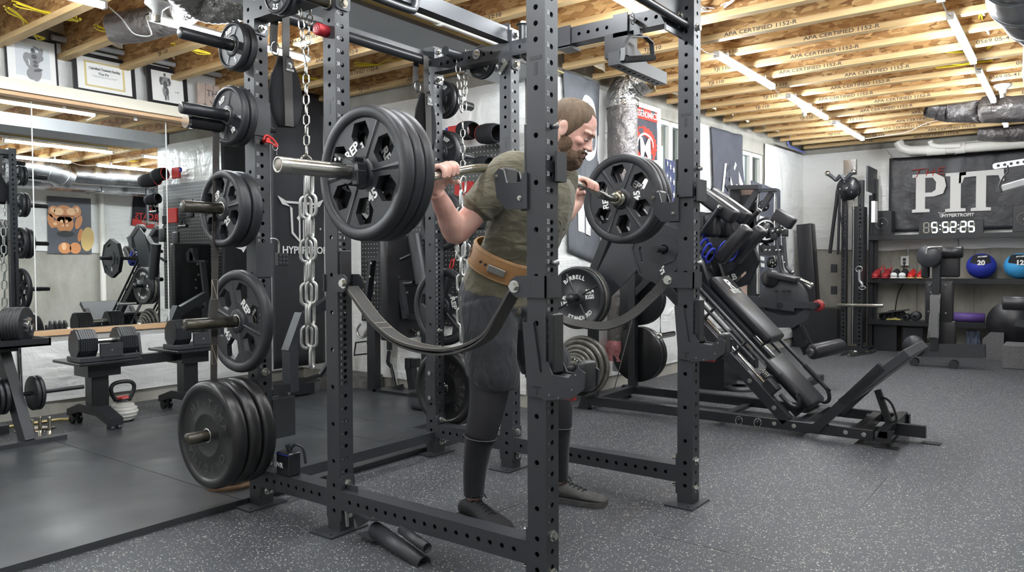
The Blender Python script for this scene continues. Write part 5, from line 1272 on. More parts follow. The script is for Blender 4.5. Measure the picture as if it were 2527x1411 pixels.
# items on the shelves
for i, (y, lab) in enumerate(((1.90, 'black speaker with round grey cone at the left end of the top shelf'), (.46, 'black speaker at the right edge of the picture on the top shelf'))):
 s = thing('speaker', lab, 'speaker', (10.14, y, 1.408)); mb = MB(); mb.bb((10.04, y - .11, 1.408), (10.25, y + .11, 1.705), bev=.004); mb.build('cabinet', STEELD, s)
 mb = MB(); mb.lathe((10.041, y, 1.55), (-1, 0, 0), [(0, .075), (.004, .075), (.004, .064), (-.006, .056), (-.02, .03), (-.012, .018), (-.008, .001)], 32); mb.build('cone', M('speaker_cone', (.06, .06, .065), .4), s)
 mb = MB(); mb.sphere((10.05, y, 1.55), .016); mb.build('dust_cap', CHROME, s)
SEG = {'5': 'afgcd', '2': 'abged', '8': ''}
ck = thing('digital_clock', 'long digital wall clock showing 5:52:25 in glowing white digits on the top shelf', 'clock', (10.08, 1.17, 1.408))
mb = MB(); mb.bb((10.06, .845, 1.408), (10.11, 1.50, 1.562), bev=.003); mb.build('housing', STEELD, ck)
GLOW = newmat('clock_segment_glow'); GLOW[3].inputs['Emission Color'].default_value = (.93, 1, .93, 1); GLOW[3].inputs['Emission Strength'].default_value = 9; GLOW = GLOW[0]
DIM = M('unlit_segment', (.30, .29, .24), .4)
lit, dim = MB(), MB()
def seg7(y, ch):
 w_, h_ = .042, .058; zc = 1.485; xx = 10.058
 S_ = {'a': (0, h_, 'h'), 'g': (0, 0, 'h'), 'd': (0, -h_, 'h'), 'f': (w_ * .62, h_ / 2, 'v'), 'b': (-w_ * .62, h_ / 2, 'v'), 'e': (w_ * .62, -h_ / 2, 'v'), 'c': (-w_ * .62, -h_ / 2, 'v')}
 for k, (dy, dz, o) in S_.items():
  m_ = lit if k in SEG.get(ch, '') else dim
  m_.box((xx, y + dy, zc + dz), (.004, w_, .013) if o == 'h' else (.004, .013, h_ * .86))
for ch, u in (('8', 2286), ('5', 2306), ('5', 2333), ('2', 2352), ('2', 2377), ('5', 2397)): seg7(P(u, 562, x=10.06).y, ch)
for u in (2320, 2365):
 for z in (1.462, 1.508): lit.box((10.058, P(u, 562, x=10.06).y, z), (.004, .010, .010))
lit.build('lit_digits', GLOW, ck); dim.build('unlit_digits', DIM, ck)
for i, (y, mat, num, lab) in enumerate(((.868, BLUE, '20', 'royal blue medicine ball marked 20 on the middle shelf'), (.505, CYAN, '12', 'sky blue medicine ball marked 12 at the right edge of the middle shelf'))):
 b = thing('medicine_ball', lab, 'medicine ball', (10.15, y, .888)); r = .15; c = V((10.14, y, .888 + r * .96))
 mb = MB(); mb.sphere(c, r, 40, 26, (1, 1, .96)); mb.build('ball', mat, b)
 mb = MB()
 def fn(a, bb, c=c, r=r):
  # panel wrapping the upper front
  y_ = (a - .5) * 1.5; el = .12 + bb * .95 + .25 * abs(a - .55); d = V((-math.cos(el) * math.cos(y_), -math.sin(y_) * math.cos(el * .5), math.sin(el))).normalized()
  return c + V((d.x, d.y, d.z * .96)) * (r + .002)
 mb.grid(fn, 16, 12); mb.build('black_panel', FABBLK, b)
 mb = MB(); mb.text(num, .075, c + V((-r * .985, -.01, .035)), (0, -1, 0), (.25, 0, 1), .002, .003); mb.text('FITNESS', .026, c + V((-r * .80, -.02, .105)), (0, -1, .1), (.7, 0, .8), .001, .001); mb.build('lettering', CLOTHW, b)
def shoe(y, z, mat, sole, lab, x=10.06, grp=None, spike=False, s=1.0):
 t = thing('shoe', lab, 'shoe', (x, y, z), grp); rings = []
 for a, w_, z0, z1 in ((0, .022, .01, .035), (.03, .038, .008, .055), (.08, .046, .008, .07), (.13, .042, .008, .09), (.19, .036, .008, .11), (.24, .034, .008, .115), (.265, .02, .01, .10)):
  rings.append([V((x - .12 + a * s, y + w_ * s * math.cos(q), z + (z0 + z1) / 2 * s + (z1 - z0) / 2 * s * math.sin(q))) for q in [2 * PI * i / 16 for i in range(16)]])
 mb = MB(); mb.loft(rings)
 if spike:
  for d in (-.03, .03): mb.cyl((x + .08, y + d, z + .09), (x + .09, y + d * 1.6, z + .155), .018, 10, r2=.002)
 mb.build('upper', mat, t)
 mb = MB(); mb.loft([[V((x - .125 + a, y + w_ * q, z + zz)) for q, zz in ((-1, 0), (1, 0), (1, .016), (-1, .016))] for a, w_ in ((0, .025), (.03, .042), (.09, .05), (.2, .04), (.28, .026))], smooth=False); mb.build('sole', sole, t)
REDM = M('glossy_red_shoe', (.50, .02, .02), .22); DRED = M('worn_red_shoe', (.32, .02, .025), .6)
for k, (y, m_, so_, lb, sp_) in enumerate(((1.955, DRED, DRED, 'matte red shoe, leftmost on the middle shelf', True), (1.845, DRED, DRED, 'matte red shoe, second from the left on the middle shelf', True), (1.745, FABBLK, WHITE, 'black and white shoe beside the matte red pair', False), (1.655, FABBLK, WHITE, 'black and white shoe beside the glossy red pair', False), (1.565, REDM, M('gum_sole', (.55, .35, .15), .5), 'glossy red shoe next to the black and white pair', False), (1.465, REDM, M('gum_sole2', (.55, .35, .15), .5), 'glossy red shoe nearest the upright bench', False))):
 shoe(y, .888, m_, so_, lb, spike=sp_)
for k, y in enumerate((1.745, 1.655)):
 mb = MB(); mb.sphere((9.955, y, .925), .036, 16, 10, (.8, 1.1, .9)); mb.build('toe_cap', WHITE, bpy.data.objects['shoe.%03d' % (2 + k)])
for i, (u, v, r) in enumerate(((2180, 782, .042), (2200, 776, .048), (2222, 775, .048), (2237, 781, .04), (2260, 781, .055))):
 q = P(u, v, x=10.06); q.z = .382 + r if i not in (1, 2) else .382 + r + .02
 rl = thing('roller_wheel', ['small ridged black roller wheel at the left of the bottom shelf', 'ridged roller wheel under the black board, left', 'ridged roller wheel under the black board, right', 'ridged roller wheel beside the wire coil', 'largest black foam roller wheel, alone on the bottom shelf'][i], 'roller', q)
 mb = MB(); prof = []
 for k in range(9): prof += [(-.06 + k * .015, r - .006), (-.055 + k * .015, r), (-.050 + k * .015, r)]
 mb.lathe(q, (1, 0, 0), [(-.065, .012)] + prof + [(.07, .012)], 24); mb.build('wheel', RUBBER, rl)
mb = MB(); a, b = P(2171, 773, x=10.0), P(2242, 764, x=10.0); mb.bar(a, b, .2, .012); tag(mb.build('balance_board', STEELD), 'thin black board resting on the small roller wheels', 'board')
mb = MB(); mb.tube(spline([P(2188, 789, x=10.0), P(2205, 787, x=10.0), P(2222, 789, x=10.0)], 4), .012, 8); tag(mb.build('yellow_cloth', M('yellow_cloth', (.65, .55, .15), .8)), 'small yellow cloth on the bottom shelf', 'cloth')
mb = MB(); mb.lathe((10.06, 1.20, .44), (0, -1, 0), [(0, .02), (0, .055), (.38, .055), (.38, .02)], 24); tag(mb.build('foam_roller', M('purple_foam', (.10, .055, .24), .6, bump=(80, .4, .003))), 'purple foam roller lying on the bottom shelf', 'foam roller')
# outlet with its cable, conduit
ot = thing('wall_outlet', 'white double outlet box on the concrete above the shoes', 'outlet', (XW1, 1.69, 1.1)); mb = MB(); mb.bb((XW1 - .05, 1.645, 1.035), (XW1 - .001, 1.735, 1.155), bev=.004); mb.build('box', WHITE, ot)
mb = MB(); mb.cyl((XW1 - .012, 1.66, 1.15), (XW1 - .012, 1.66, 1.26), .009, 10); mb.build('conduit', GALV, ot)
mb = MB(); mb.bb((XW1 - .075, 1.675, 1.06), (XW1 - .052, 1.705, 1.085)); mb.bb((XW1 - .075, 1.675, 1.10), (XW1 - .052, 1.705, 1.13)); mb.build('plug', STEELD, ot)
cord([(XW1 - .06, 1.69, 1.06), (XW1 - .05, 1.70, .95), P(2232, 690, x=XW1 - .02), P(2215, 730, x=XW1 - .02), P(2208, 775, x=XW1 - .03)], 'black cable hanging down from the wall outlet', .006, FABBLK)
cord([P(2365, 590, x=XW1 - .02), P(2365, 625, x=XW1 - .02), P(2355, 650, x=XW1 - .02), P(2335, 690, x=XW1 - .03)], 'thin black wire hanging under the clock shelf', .003, FABBLK)
# cable tower
tw = thing('cable_tower', 'tall black cable tower with pulleys standing left of the THE PIT banner', 'cable machine', (9.75, 2.15, 0))
mb = MB()
for (x, y) in ((9.62, 2.20), (9.62, 2.02)):
 hs = [.1 + .05 * k for k in range(34)]
 holed_tube(mb, (x, y, .0), (0, 0, 1), 2.05, .06, .06, (1, 0, 0), hs, [], r=.012)
mb.build('front_upright', STEELD, tw)
mb = MB(); mb.bb((10.1, 1.96, 0), (10.16, 2.02, 2.1)); mb.bb((9.66, 1.97, 0), (10.1, 2.03, .06)); mb.bb((9.6, 1.95, 0), (9.68, 2.28, .06)); mb.build('rear_upright', STEELD, tw)
mb = MB(); mb.bb((9.66, 1.98, 1.92), (10.18, 2.0, 2.22)); mb.build('top_plate', STEEL, tw)
mb = MB(); q = P(2100, 412, x=9.62); mb.bb((9.60, 2.10, 2.12), (9.66, 2.24, 2.30)); mb.bb((9.585, 2.12, 2.15), (9.60, 2.22, 2.22)); mb.build('top_bracket', GALV, tw)
def pulley(c, r, par, ax=(0, 1, 0), t=.03):
 mb = MB(); mb.lathe(c, ax, [(-t / 2, .01), (-t / 2, r), (-t * .2, r - .012), (t * .2, r - .012), (t / 2, r), (t / 2, .01)], 32); mb.build('pulley', STEELD, par)
 mb = MB(); mb.lathe(c, ax, [(-t * .55, .001), (-t * .55, .014), (t * .55, .014), (t * .55, .001)], 12)
 for k in range(5):
  a = 2 * PI * k / 5; X_, Y_, D_ = frame(V(ax)); e = V(c) + (X_ * math.cos(a) + Y_ * math.sin(a)) * r * .62; mb.cyl(e - D_ * t * .56, e + D_ * t * .56, .008, 8)
 mb.build('pulley_bolt', CHROME, par)
pulley(P(2093, 465, x=9.60), .14, tw, (.9, -.4, 0), .06)
mb = MB(); mb.bb((9.7, 2.05, .1), (9.98, 2.16, 1.75)); mb.build('weight_stack', STEELD, tw)
mb = MB()
for y in (2.07, 2.14): mb.cyl((9.69, y, .1), (9.69, y, 1.85), .010, 10)
mb.build('guide_rod', CHROME, tw)
mb = MB(); mb.bb((9.66, 1.90, 1.55), (9.80, 1.94, 1.80)); mb.build('rope_spool', WHITE, tw)
mb = MB(); q = P(2074, 432, x=9.58)
for s_ in (-1, 1):
 e = P(2074 + s_ * 32, 428 - (0 if s_ < 0 else 4), x=9.58); k_ = P(2074 + s_ * 10, 444, x=9.58); mb.tube(spline([q, k_, k_.lerp(e, .3), e], 4), .022, 10)
mb.build('curved_grip_bar', STEEL, tw)
mb = MB()
for s_ in (-1, 1):
 e = P(2074 + s_ * 32, 428 - (0 if s_ < 0 else 4), x=9.58); mb.sphere(e, .032)
mb.build('grip_end', BRUSHED, tw)
for i, (pts, w_) in enumerate(((((2067, 470), (2064, 500), (2056, 560), (2048, 625)), .055), (((2070, 500), (2078, 560), (2085, 600), (2075, 628)), .02), (((2072, 480), (2070, 560), (2068, 628)), .04))):
 mb = MB(); mb.tube(spline([P(u, v, x=9.54) for u, v in pts], 6), w_, 8, flat=(1, .3)); mb.build('hanging_strap', FABBLK, tw)
mb = MB(); mb.cyl(P(2066, 752, x=9.55), P(2180, 754, x=9.55), .022, 16); mb.build('side_peg', BRUSHED, tw)
mb = MB()
for v in (662, 716):
 q = P(2058, v, x=9.56); mb.box(q, (.06, .06, .10), bev=.004); mb.cyl(q + V((-.03, 0, .01)), q + V((-.045, 0, .01)), .012, 10)
mb.build('adjuster_pin', STEELD, tw)
mb = MB(); mb.tube(spline([P(2121, 665, x=9.4), P(2121, 690, x=9.4), P(2127, 700, x=9.4), P(2128, 708, x=9.4)], 4), .016, 10); mb.tube([P(2120, 664, x=9.4) + V((0, .035 * math.cos(t), .035 * math.sin(t))) for t in [2 * PI * i / 14 for i in range(14)]], .006, 6, closed=True); mb.tube([P(2128, 710, x=9.4) + V((0, .035 * math.cos(t), .02 * math.sin(t))) for t in [2 * PI * i / 14 for i in range(14)]], .006, 6, closed=True); tag(mb.build('carabiner_strap', GALV), 'grey webbing strap with two metal rings hanging on the cable tower', 'strap')
for i, (pts, lb) in enumerate((([(2070, 878), (2100, 872), (2115, 872)], 'silver handle bar lying at the foot of the cable tower'), ([(2095, 880), (2120, 876), (2148, 872), (2160, 866)], 'second chrome bar attachment on the floor by the cable tower'), ([(2112, 853), (2140, 852), (2165, 850)], 'straight chrome bar on the base of the cable tower'))):
 mb = MB(); mb.tube([V((p.x, p.y, p.z + .02)) for p in spline([P(u, v, z=0.0) for u, v in pts], 4)], .018, 10); tag(mb.build('bar_attachment', BRUSHED), lb, 'bar attachment')
# upright bench / leg machine in front of the shelves
ib = thing('upright_bench', 'narrow grey adjustable bench parked upright in front of the shelves', 'bench', (8.8, 1.1, 0)); XB = 8.8
def BPt(u, v, dx=0.0): return P(u, v, x=XB + dx)
mb = MB(); mb.bar(BPt(2240, 862), BPt(2432, 866), .10, .13); mb.build('base_bar', STEEL, ib)
mb = MB()
for u, v in ((2257, 870), (2354, 874)):
 q = BPt(u, v); mb.cyl((XB - .05, q.y, .04), (XB + .05, q.y, .04), .04, 16)
mb.build('wheel', RUBBER, ib)
mb = MB(); mb.lathe(BPt(2258, 851) + V((-.06, 0, 0)), (-1, 0, 0), [(0, .001), (0, .105), (.02, .105), (.02, .001)], 32); mb.build('end_disc', STEEL, ib)
mb = MB(); mb.bar(BPt(2307, 862, -.02), BPt(2312, 640, -.02), .095, .07); mb.build('main_post', STEELD, ib)
mb = MB(); mb.box((BPt(2302, 832, -.07) + BPt(2310, 728, -.07)) / 2, (.02, .085, (BPt(2310, 728).z - BPt(2302, 832).z)), bev=.002); mb.build('rail_insert', M('silver_grey_rail', (.22, .22, .22), .35, .6), ib)
mb = MB()
for du in (-12, 12): mb.bar(BPt(2302 + du, 835, -.075), BPt(2310 + du * .8, 725, -.075), .010, .012)
mb.build('rail_edge', BRUSHED, ib)
mb = MB(); mb.lathe(BPt(2297, 632) + V((-.16, 0, 0)), (1, 0, 0), [(0, .001), (0, .105), (.012, .112), (.05, .112), (.05, .001)], 40); mb.build('round_head', STEEL, ib)
mb = MB(); mb.lathe(BPt(2340, 622, -.02) + V((0, .05, 0)), (0, -1, 0), [(0, .001), (0, .055), (.01, .06), (.17, .06), (.18, .05), (.18, .001)], 24); mb.lathe(BPt(2280, 625, .02) + V((0, .03, 0)), (0, -1, 0), [(0, .001), (0, .05), (.08, .055), (.08, .001)], 24); mb.build('roller_pad', VINYL, ib)
mb = MB(); mb.box(BPt(2336, 650, .03), (.06, .24, .28), bev=.02); mb.box(BPt(2284, 655, .05), (.05, .08, .26), bev=.02); mb.build('head_pad', VINYL, ib)
mb = MB(); mb.box((BPt(2318, 700, .09) + BPt(2318, 792, .09)) / 2, (.05, .26, .44), bev=.02); mb.box(BPt(2338, 825, .09), (.05, .16, .29), bev=.02); mb.build('back_pad', VINYL, ib)
mb = MB()
for u, v in ((2295, 703), (2334, 703), (2298, 721), (2292, 768), (2335, 772), (2294, 812)): q = BPt(u, v, .05); mb.cyl(q, q + V((-.03, 0, 0)), .009, 10)
mb.build('pad_bolts', ZINC, ib)
mb = MB(); mb.tube(spline([BPt(2286, 626, -.16), BPt(2288, 614, -.16), BPt(2298, 610, -.16), BPt(2326, 609, -.16)], 4), .012, 8); mb.build('top_handle', GALV, ib)
# boxes, towel and blocks on the floor at the far wall
for nm, a, b, mat, lab, cat in (('black_box', (10.05, 1.72, 0), (10.35, 1.98, .33), STEELD, 'tall black box standing under the bottom shelf, left', 'box'), ('subwoofer', (10.05, 1.44, 0), (10.34, 1.66, .30), STEELD, 'dark box with grey front under the shelf beside the bench base', 'box'),
  ('foam_block', (9.9, .60, 0), (10.2, .80, .30), None, 'grey flecked foam block with one cut corner under the right shelf', 'block'), ('rubber_block', (9.05, .25, 0), (9.45, .58, .24), None, 'dark flecked rubber block at the right edge of the picture', 'block'), ('dark_bin', (9.9, 2.36, 0), (10.32, 2.90, .50), STEELD, 'low black box in the corner behind the thigh disc machine', 'box')):
 mb = MB()
 if nm == 'foam_block': mb.prism([(-.1, 0), (.1, 0), (.1, .3), (-.03, .3), (-.1, .22)], (9.95, .72, .0), (0, -1, 0), (0, 0, 1), .28)
 else: mb.bb(a, b, bev=.006)
 tag(mb.build(nm, mat or M('flecked_foam', (.10, .10, .105), .8, var=(90, (.16, .155, .16)))), lab, cat)
tl = MB(); cgr = P(2405, 835, x=10.15)
def fn(a, b): return V((10.05 + .04 * noise.noise(V((a * 5, b * 3, 2))), P(2387 + 33 * a, 800, x=10.1).y, .02 + b * .27 + .02 * noise.noise(V((a * 6, b, 7)))))
tl.grid(fn, 16, 12); tag(tl.build('blue_towel', M('dark_blue_towel', (.06, .075, .11), .95, bump=(60, .6, .01)), solid=.03), 'crumpled dark blue towel slumped under the shelf', 'towel')
# tall padded mat and roller machine in front of the corner
mb = MB(); a, b = P(2008, 852, x=10.0), P(1988, 553, x=10.0); mb.bar(a, b, .19, .19, up=(1, 0, 0), bev=.015); tag(mb.build('tall_pad', VINYL), 'tall black padded bolster leaning in the corner', 'pad')
dm = thing('glute_machine', 'black machine with a big round side disc behind the leg press', 'exercise machine', (6.8, 2.1, 0)); XD = 6.8
def DPt(u, v, dx=0.0): return P(u, v, x=XD + dx)
cD = DPt(1935, 742)
mb = MB(); mb.lathe(cD + V((-.03, 0, 0)), (1, 0, 0), [(0, .001), (0, .205), (.004, .212), (.03, .212), (.03, .001)], 56); mb.build('side_disc', STEEL, dm)
mb = MB(); mb.flat([[(-.20, .015), (-.14, -.06), (0, -.10), (.12, -.09), (.19, -.03), (.225, .03), (.245, -.02), (.22, -.12), (.10, -.20), (-.08, -.21), (-.2, -.12)]], cD + V((-.045, 0, -.03)), (0, -1, 0), (0, 0, 1), .02); mb.build('curved_guard', STEEL, dm)
mb = MB(); a, b = DPt(1840, 740, -.06), DPt(1962, 757, -.06); mb.bar(a, b, .03, .085); a2, b2 = DPt(1960, 752, -.06), DPt(2018, 754, -.06); mb.bar(a2, b2, .025, .055); mb.build('swing_arm', STEEL, dm)
mb = MB(); q = DPt(2018, 754, -.05); mb.lathe(q, (1, 0, 0), [(0, .02), (0, .045), (.01, .05), (.04, .05), (.04, .02)], 28); mb.build('red_wheel', M('red_black_wheel', (.25, .02, .02), .4), dm)
mb = MB()
for u, v, r in ((1923, 752, .025), (2016, 754, .012), (1912, 718, .008), (1945, 718, .008), (1931, 718, .008), (1985, 848, .026)):
 q = DPt(u, v, -.09); mb.cyl(q + V((.05, 0, 0)), q, r, 14)
mb.build('bolt_caps', STEELD, dm)
mb = MB(); mb.lathe(DPt(1898, 688, -.05), (1, 0, 0), [(0, .001), (0, .075), (.05, .08), (.10, .08), (.1, .001)], 32); mb.bar(DPt(1898, 676, 0), DPt(1972, 692, 0), .18, .05, bev=.01); mb.build('top_pad', VINYL, dm)
mb = MB()
for dx in (-.06, .06): mb.cyl(DPt(1975, 690, dx), DPt(2003 - 5 * (dx > 0), 702 + 6 * (dx > 0), dx), .014, 12); mb.sphere(DPt(2003 - 5 * (dx > 0), 702 + 6 * (dx > 0), dx), .018)
mb.build('grip', BRUSHED, dm)
mb = MB(); mb.bar(DPt(1962, 800), DPt(1996, 872), .05, .08); mb.bar(DPt(1978, 805, -.03), DPt(2010, 868, -.03), .03, .03); mb.bar(DPt(1820, 745, .1), DPt(1850, 935, .1), .08, .09);
q = DPt(1995, 885); mb.bb((XD - .1, q.y - .03, 0), (XD + .4, q.y + .03, .05)); mb.bb((XD - .05, 2.2, 0), (XD + .05, 2.9, .06)); mb.bar((XD, 2.25, .03), (XD + .0, 1.9, .03), .06, .06); mb.bar((XD + .05, 2.5, .03), (XD + .05, 2.3, .75), .08, .10); mb.build('frame', STEELD, dm)
mb = MB(); a, b = DPt(1985, 872, -.2), DPt(2062, 856, .15); mb.cyl(a.lerp(b, .15), a.lerp(b, .25), .034, 20); mb.build('roller_axle', GALV, dm)
mb = MB(); d = (b - a); mb.lathe(a + d * .22, d, [(0, .001), (0, .055), (.012, .066), (.36, .066), (.385, .05), (.39, .001)], 32); mb.build('roller_pad', VINYL, dm)
# functional trainer by the windows
ft = thing('functional_trainer', 'black trainer with two chrome guide rods and cable pulleys below the window', 'cable machine', (7.6, 2.6, 0)); XT = 7.5
def TP(u, v, dx=0.0): return P(u, v, x=XT + dx)
mb = MB(); mb.bar(TP(1800, 463), TP(1876, 462), .12, .04); mb.bar(TP(1876, 470), TP(1918, 469), .10, .03); mb.bar(TP(1838, 520), TP(1872, 466), .05, .06); mb.bar(TP(1880, 512), TP(1905, 474), .04, .05); mb.build('top_beam', STEEL, ft)
mb = MB(); mb.bar(TP(1817, 466, .1), TP(1817, 700, .1), .10, .10); mb.bar(TP(1858, 500, .15), TP(1858, 760, .15), .09, .09); mb.bb((XT - .1, TP(1810, 700).y - .06, 0), (XT + .4, TP(1810, 700).y + .06, .06)); mb.bb((XT + .1, TP(1858, 500, .15).y - .05, 0), (XT + .2, TP(1858, 500, .15).y + .05, .5)); mb.build('upright', STEELD, ft)
mb = MB()
for u, v0, v1 in ((1871, 470, 725), (1913, 478, 640)): mb.cyl(TP(u, v0), TP(u, v1), .016, 12)
mb.build('guide_rod', CHROME, ft)
mb = MB(); mb.box(TP(1843, 500, .1), (.02, .17, .16)); mb.build('perforated_tray', STEELD, ft)
for k in range(8):
 pass
pulley(TP(1884, 508), .055, ft, (1, .3, 0), .03); pulley(TP(1893, 568), .13, ft, (1, .5, 0), .05); pulley(TP(1888, 612), .05, ft, (1, .3, 0), .03); pulley(TP(1905, 648), .055, ft, (.6, 1, 0), .03)
mb = MB(); mb.lathe(TP(1893, 568) + V((-.03, 0, 0)), (-1, -.5, 0), [(0, .10), (.004, .10), (.004, .085), (0, .085)], 40, close=True); mb.build('dial_ring', WHITE, ft)
mb = MB(); mb.box(TP(1935, 540, -.05), (.12, .21, .12), Y=(0, -.8, -.55), bev=.02); mb.build('tilted_pad', VINYL, ft)
mb = MB()
for pts in (((1915, 585), (1925, 640), (1932, 672), (1955, 680)), ((1934, 585), (1938, 640), (1942, 660), (1958, 675))): mb.tube(spline([TP(u, v, -.05) for u, v in pts], 5), .020, 12)
mb.build('curved_handle', STEEL, ft)
mb = MB()
for u, v in ((1908, 570), (1925, 568), (1910, 583), (1937, 575)): mb.box(TP(u, v, -.06), (.05, .06, .07), bev=.01)
mb.build('joint_block', STEELD, ft)
mb = MB()
for u, v in ((1907, 570), (1919, 568), (1932, 567), (1890, 617), (1900, 617), (1916, 617), (1924, 617), (1956, 671), (1935, 648)): mb.sphere(TP(u, v, -.10), .013, 8, 6)
mb.build('bright_bolts', CHROME, ft)
mb = MB(); mb.bar(TP(1875, 618), TP(1930, 618), .04, .10); mb.bar(TP(1840, 588), TP(1876, 590), .05, .08); mb.build('cross_plate', STEEL, ft)
mb = MB(); mb.box(TP(1845, 605, .12), (.03, .14, 1.15), bev=.004); mb.build('wood_panel', M('pinkish_wood_panel', (.42, .30, .25), .6), ft)
# storage cabinet-like black box stack between press and trainer
mb = MB(); a = P(1775, 855, x=6.0); mb.bb((6.1, 2.35, 0), (6.4, 2.62, .50)); mb.lathe((6.25, 2.28, 0), (0, 0, 1), [(0, .14), (.03, .14), (.035, .06)], 24); mb.build('pedestal_base', STEELD, dm)
# things at the right edge
qh = P(2455, 410, x=6.0); mb = MB(); X_ = V((0, -1, .10)).normalized()
hl = [ngon(.010, 12, .02 + .036 * k, 0) for k in range(12)]
ha = thing('folding_lever', 'perforated grey arm with a small padded handle hanging in from the right edge', 'arm attachment', qh); mb.flat([[(-.012, -.012), (0, -.02), (.46, -.02), (.46, .02), (0, .02), (-.012, .012)]] + hl, qh, X_, (0, 0, 1), .006); mb.build('perforated_arm', GALV, ha)
mb = MB(); S_ = spline([P(u, v, x=6.0) for u, v in ((2487, 425), (2474, 440), (2466, 460), (2472, 474))], 5); mb.tube(S_, .012, 8, flat=(1, .5)); mb.cyl(P(2487, 408, x=6), P(2487, 425, x=6), .006, 8); mb.build('curved_bracket', STEEL, ha)
mb = MB(); mb.box(P(2503, 457, x=6.0), (.14, .045, .05), X=(0, -1, .28), Y=(1, 0, 0), bev=.008); mb.build('handle', M('light_grey_grip', (.35, .35, .35), .6), ha)
mb = MB(); mb.bb((6.0, .10, 1.70), (6.03, .14, 2.56)); mb.build('hanger_strap', STEEL, ha)
rp = thing('preacher_station', 'dark machine with a thick roller pad at the right edge of the picture', 'exercise machine', (8.5, .35, 0))
mb = MB(); mb.lathe(P(2474, 747, x=8.5), (0, -1, 0), [(0, .001), (0, .06), (.012, .067), (.45, .067), (.45, .001)], 32); mb.build('roller_pad', VINYL, rp)
mb = MB(); mb.bar(P(2505, 795, x=8.6), (8.6, .0, .42), .12, .06); mb.bb((8.55, .12, 0), (8.65, .22, .6)); mb.bb((8.45, -.1, 0), (8.75, .35, .05)); mb.build('frame', STEEL, rp)
mb = MB(); mb.lathe(P(2500, 797, x=9.9), (-1, 0, 0), [(0, .001), (0, .24), (.01, .25), (.05, .25), (.05, .001)], 48); tag(mb.build('half_ball', VINYL), 'large dark rounded cushion on the bottom shelf at the right edge', 'cushion')
# white plumbing, vents and foil ducts under the far ceiling
pv = thing('plumbing_pipe', 'white plastic drain pipe with elbows along the top of the far wall', 'pipe', (10.2, 1, 2.43))
mb = MB(); mb.tube([P(2217, 350, x=10.1), P(2225, 365, x=10.1), P(2245, 371, x=10.1), P(2300, 370, x=10.1), P(2400, 363, x=10.1), P(2540, 352, x=10.1)], .055, 20); mb.build('main_pipe', PVC, pv)
mb = MB(); mb.tube([P(2296, 348, x=10.05), P(2300, 358, x=10.05), P(2315, 362, x=10.05), P(2370, 360, x=10.05)], .032, 16); mb.build('branch_pipe', PVC, pv)
mb = MB()
for u in (2300, 2322, 2370): q = P(u, 370 - (u - 2300) * .07, x=10.1); mb.cyl(q + V((0, .05, 0)), q + V((0, -.05, 0)), .065, 20)
mb.build('pipe_coupling', PVC, pv)
fr = thing('foil_duct', 'grey foil insulated flexible duct crossing the far ceiling at the right', 'duct', (7.9, .8, 2.45))
ducttube([P(2290, 255, z=2.62), P(2350, 268, z=2.55), P(2440, 268, z=2.48), P(2540, 265, z=2.46)], .13, FOILG, 'wrap', fr, .01)
fr2 = thing('foil_duct', 'second foil duct near the far wall under the last joists', 'duct', (9.3, .8, 2.5))
ducttube([P(2420, 325, z=2.56), P(2470, 328, z=2.52), P(2540, 325, z=2.50)], .10, FOILG, 'wrap', fr2, .01)
rd = thing('round_duct', 'shiny galvanised round duct with seamed elbow at the top right corner', 'duct', (5, .2, 2.3))
def seamduct(pts, r, par):
 mb = MB(); mb.tube(spline(pts, 6), r, 40); mb.build('duct_tube', GALV, par)
 mb = MB(); S_ = spline(pts, 6)
 for k in range(0, len(S_) - 1, 5):
  d = (S_[k + 1] - S_[k]).normalized(); mb.lathe(S_[k], d, [(-.012, r), (-.008, r + .008), (.008, r + .008), (.012, r)], 40)
 mb.build('duct_seam', GALV, par)
seamduct([(3.6, .22, 2.43), (4.3, .215, 2.42), (4.62, .20, 2.40), (4.85, .12, 2.34)], .17, rd)
seamduct([(4.70, .06, 2.39), (5.6, .14, 2.40), (6.9, .20, 2.42), (8.6, .22, 2.42)], .135, rd)
td = thing('trunk_duct', 'long shiny rectangular duct under the joists behind the camera', 'duct', (3, -.55, 2.3)); mb = MB(); mb.bb((XW0 + .2, -.75, 2.22), (8.9, -.25, 2.52)); mb.build('duct_box', GALV, td)
mb = MB()
for x in (-2, 0, 2, 4, 5.5, 7): mb.bb((x, -.765, 2.205), (x + .03, -.235, 2.535))
mb.build('duct_flange', GALV, td)
def lampholder(q, lab, k=1.0):
 t = thing('lamp_holder', lab, 'lamp holder', q); mb = MB(); mb.lathe(q + V((0, 0, .055)), (0, 0, -1), [(0, .001), (0, .065), (.012, .067), (.03, .045), (.045, .028), (.075, .024), (.075, .001)], 28); mb.build('porcelain_base', WHITE, t)
 mb = MB(); mb.cyl(q - V((0, 0, .02)), q - V((0, 0, .055)), .02, 14); mb.build('socket_adapter', BRUSHED, t)
lampholder(P(2475, 225, z=2.5), 'white lamp holder beside the right string of tube lights'); lampholder(P(1985, 272, z=2.5), 'white lamp holder behind the middle string of tube lights'); lampholder(P(388, 30, z=2.5), 'dark lamp holder among the foil ducts at the top left')
mb = MB(); mb.tube(spline([P(u, v, z=2.52) for u, v in ((1945, 352), (1948, 360), (1960, 366), (1985, 376))], 4), .012, 8); tag(mb.build('blue_tube', M('blue_plastic_tube', (.12, .16, .55), .4)), 'short blue plastic tube poking out below the far joists', 'tube')
YELC = M('yellow_cable_jacket', (.75, .60, .03), .45)
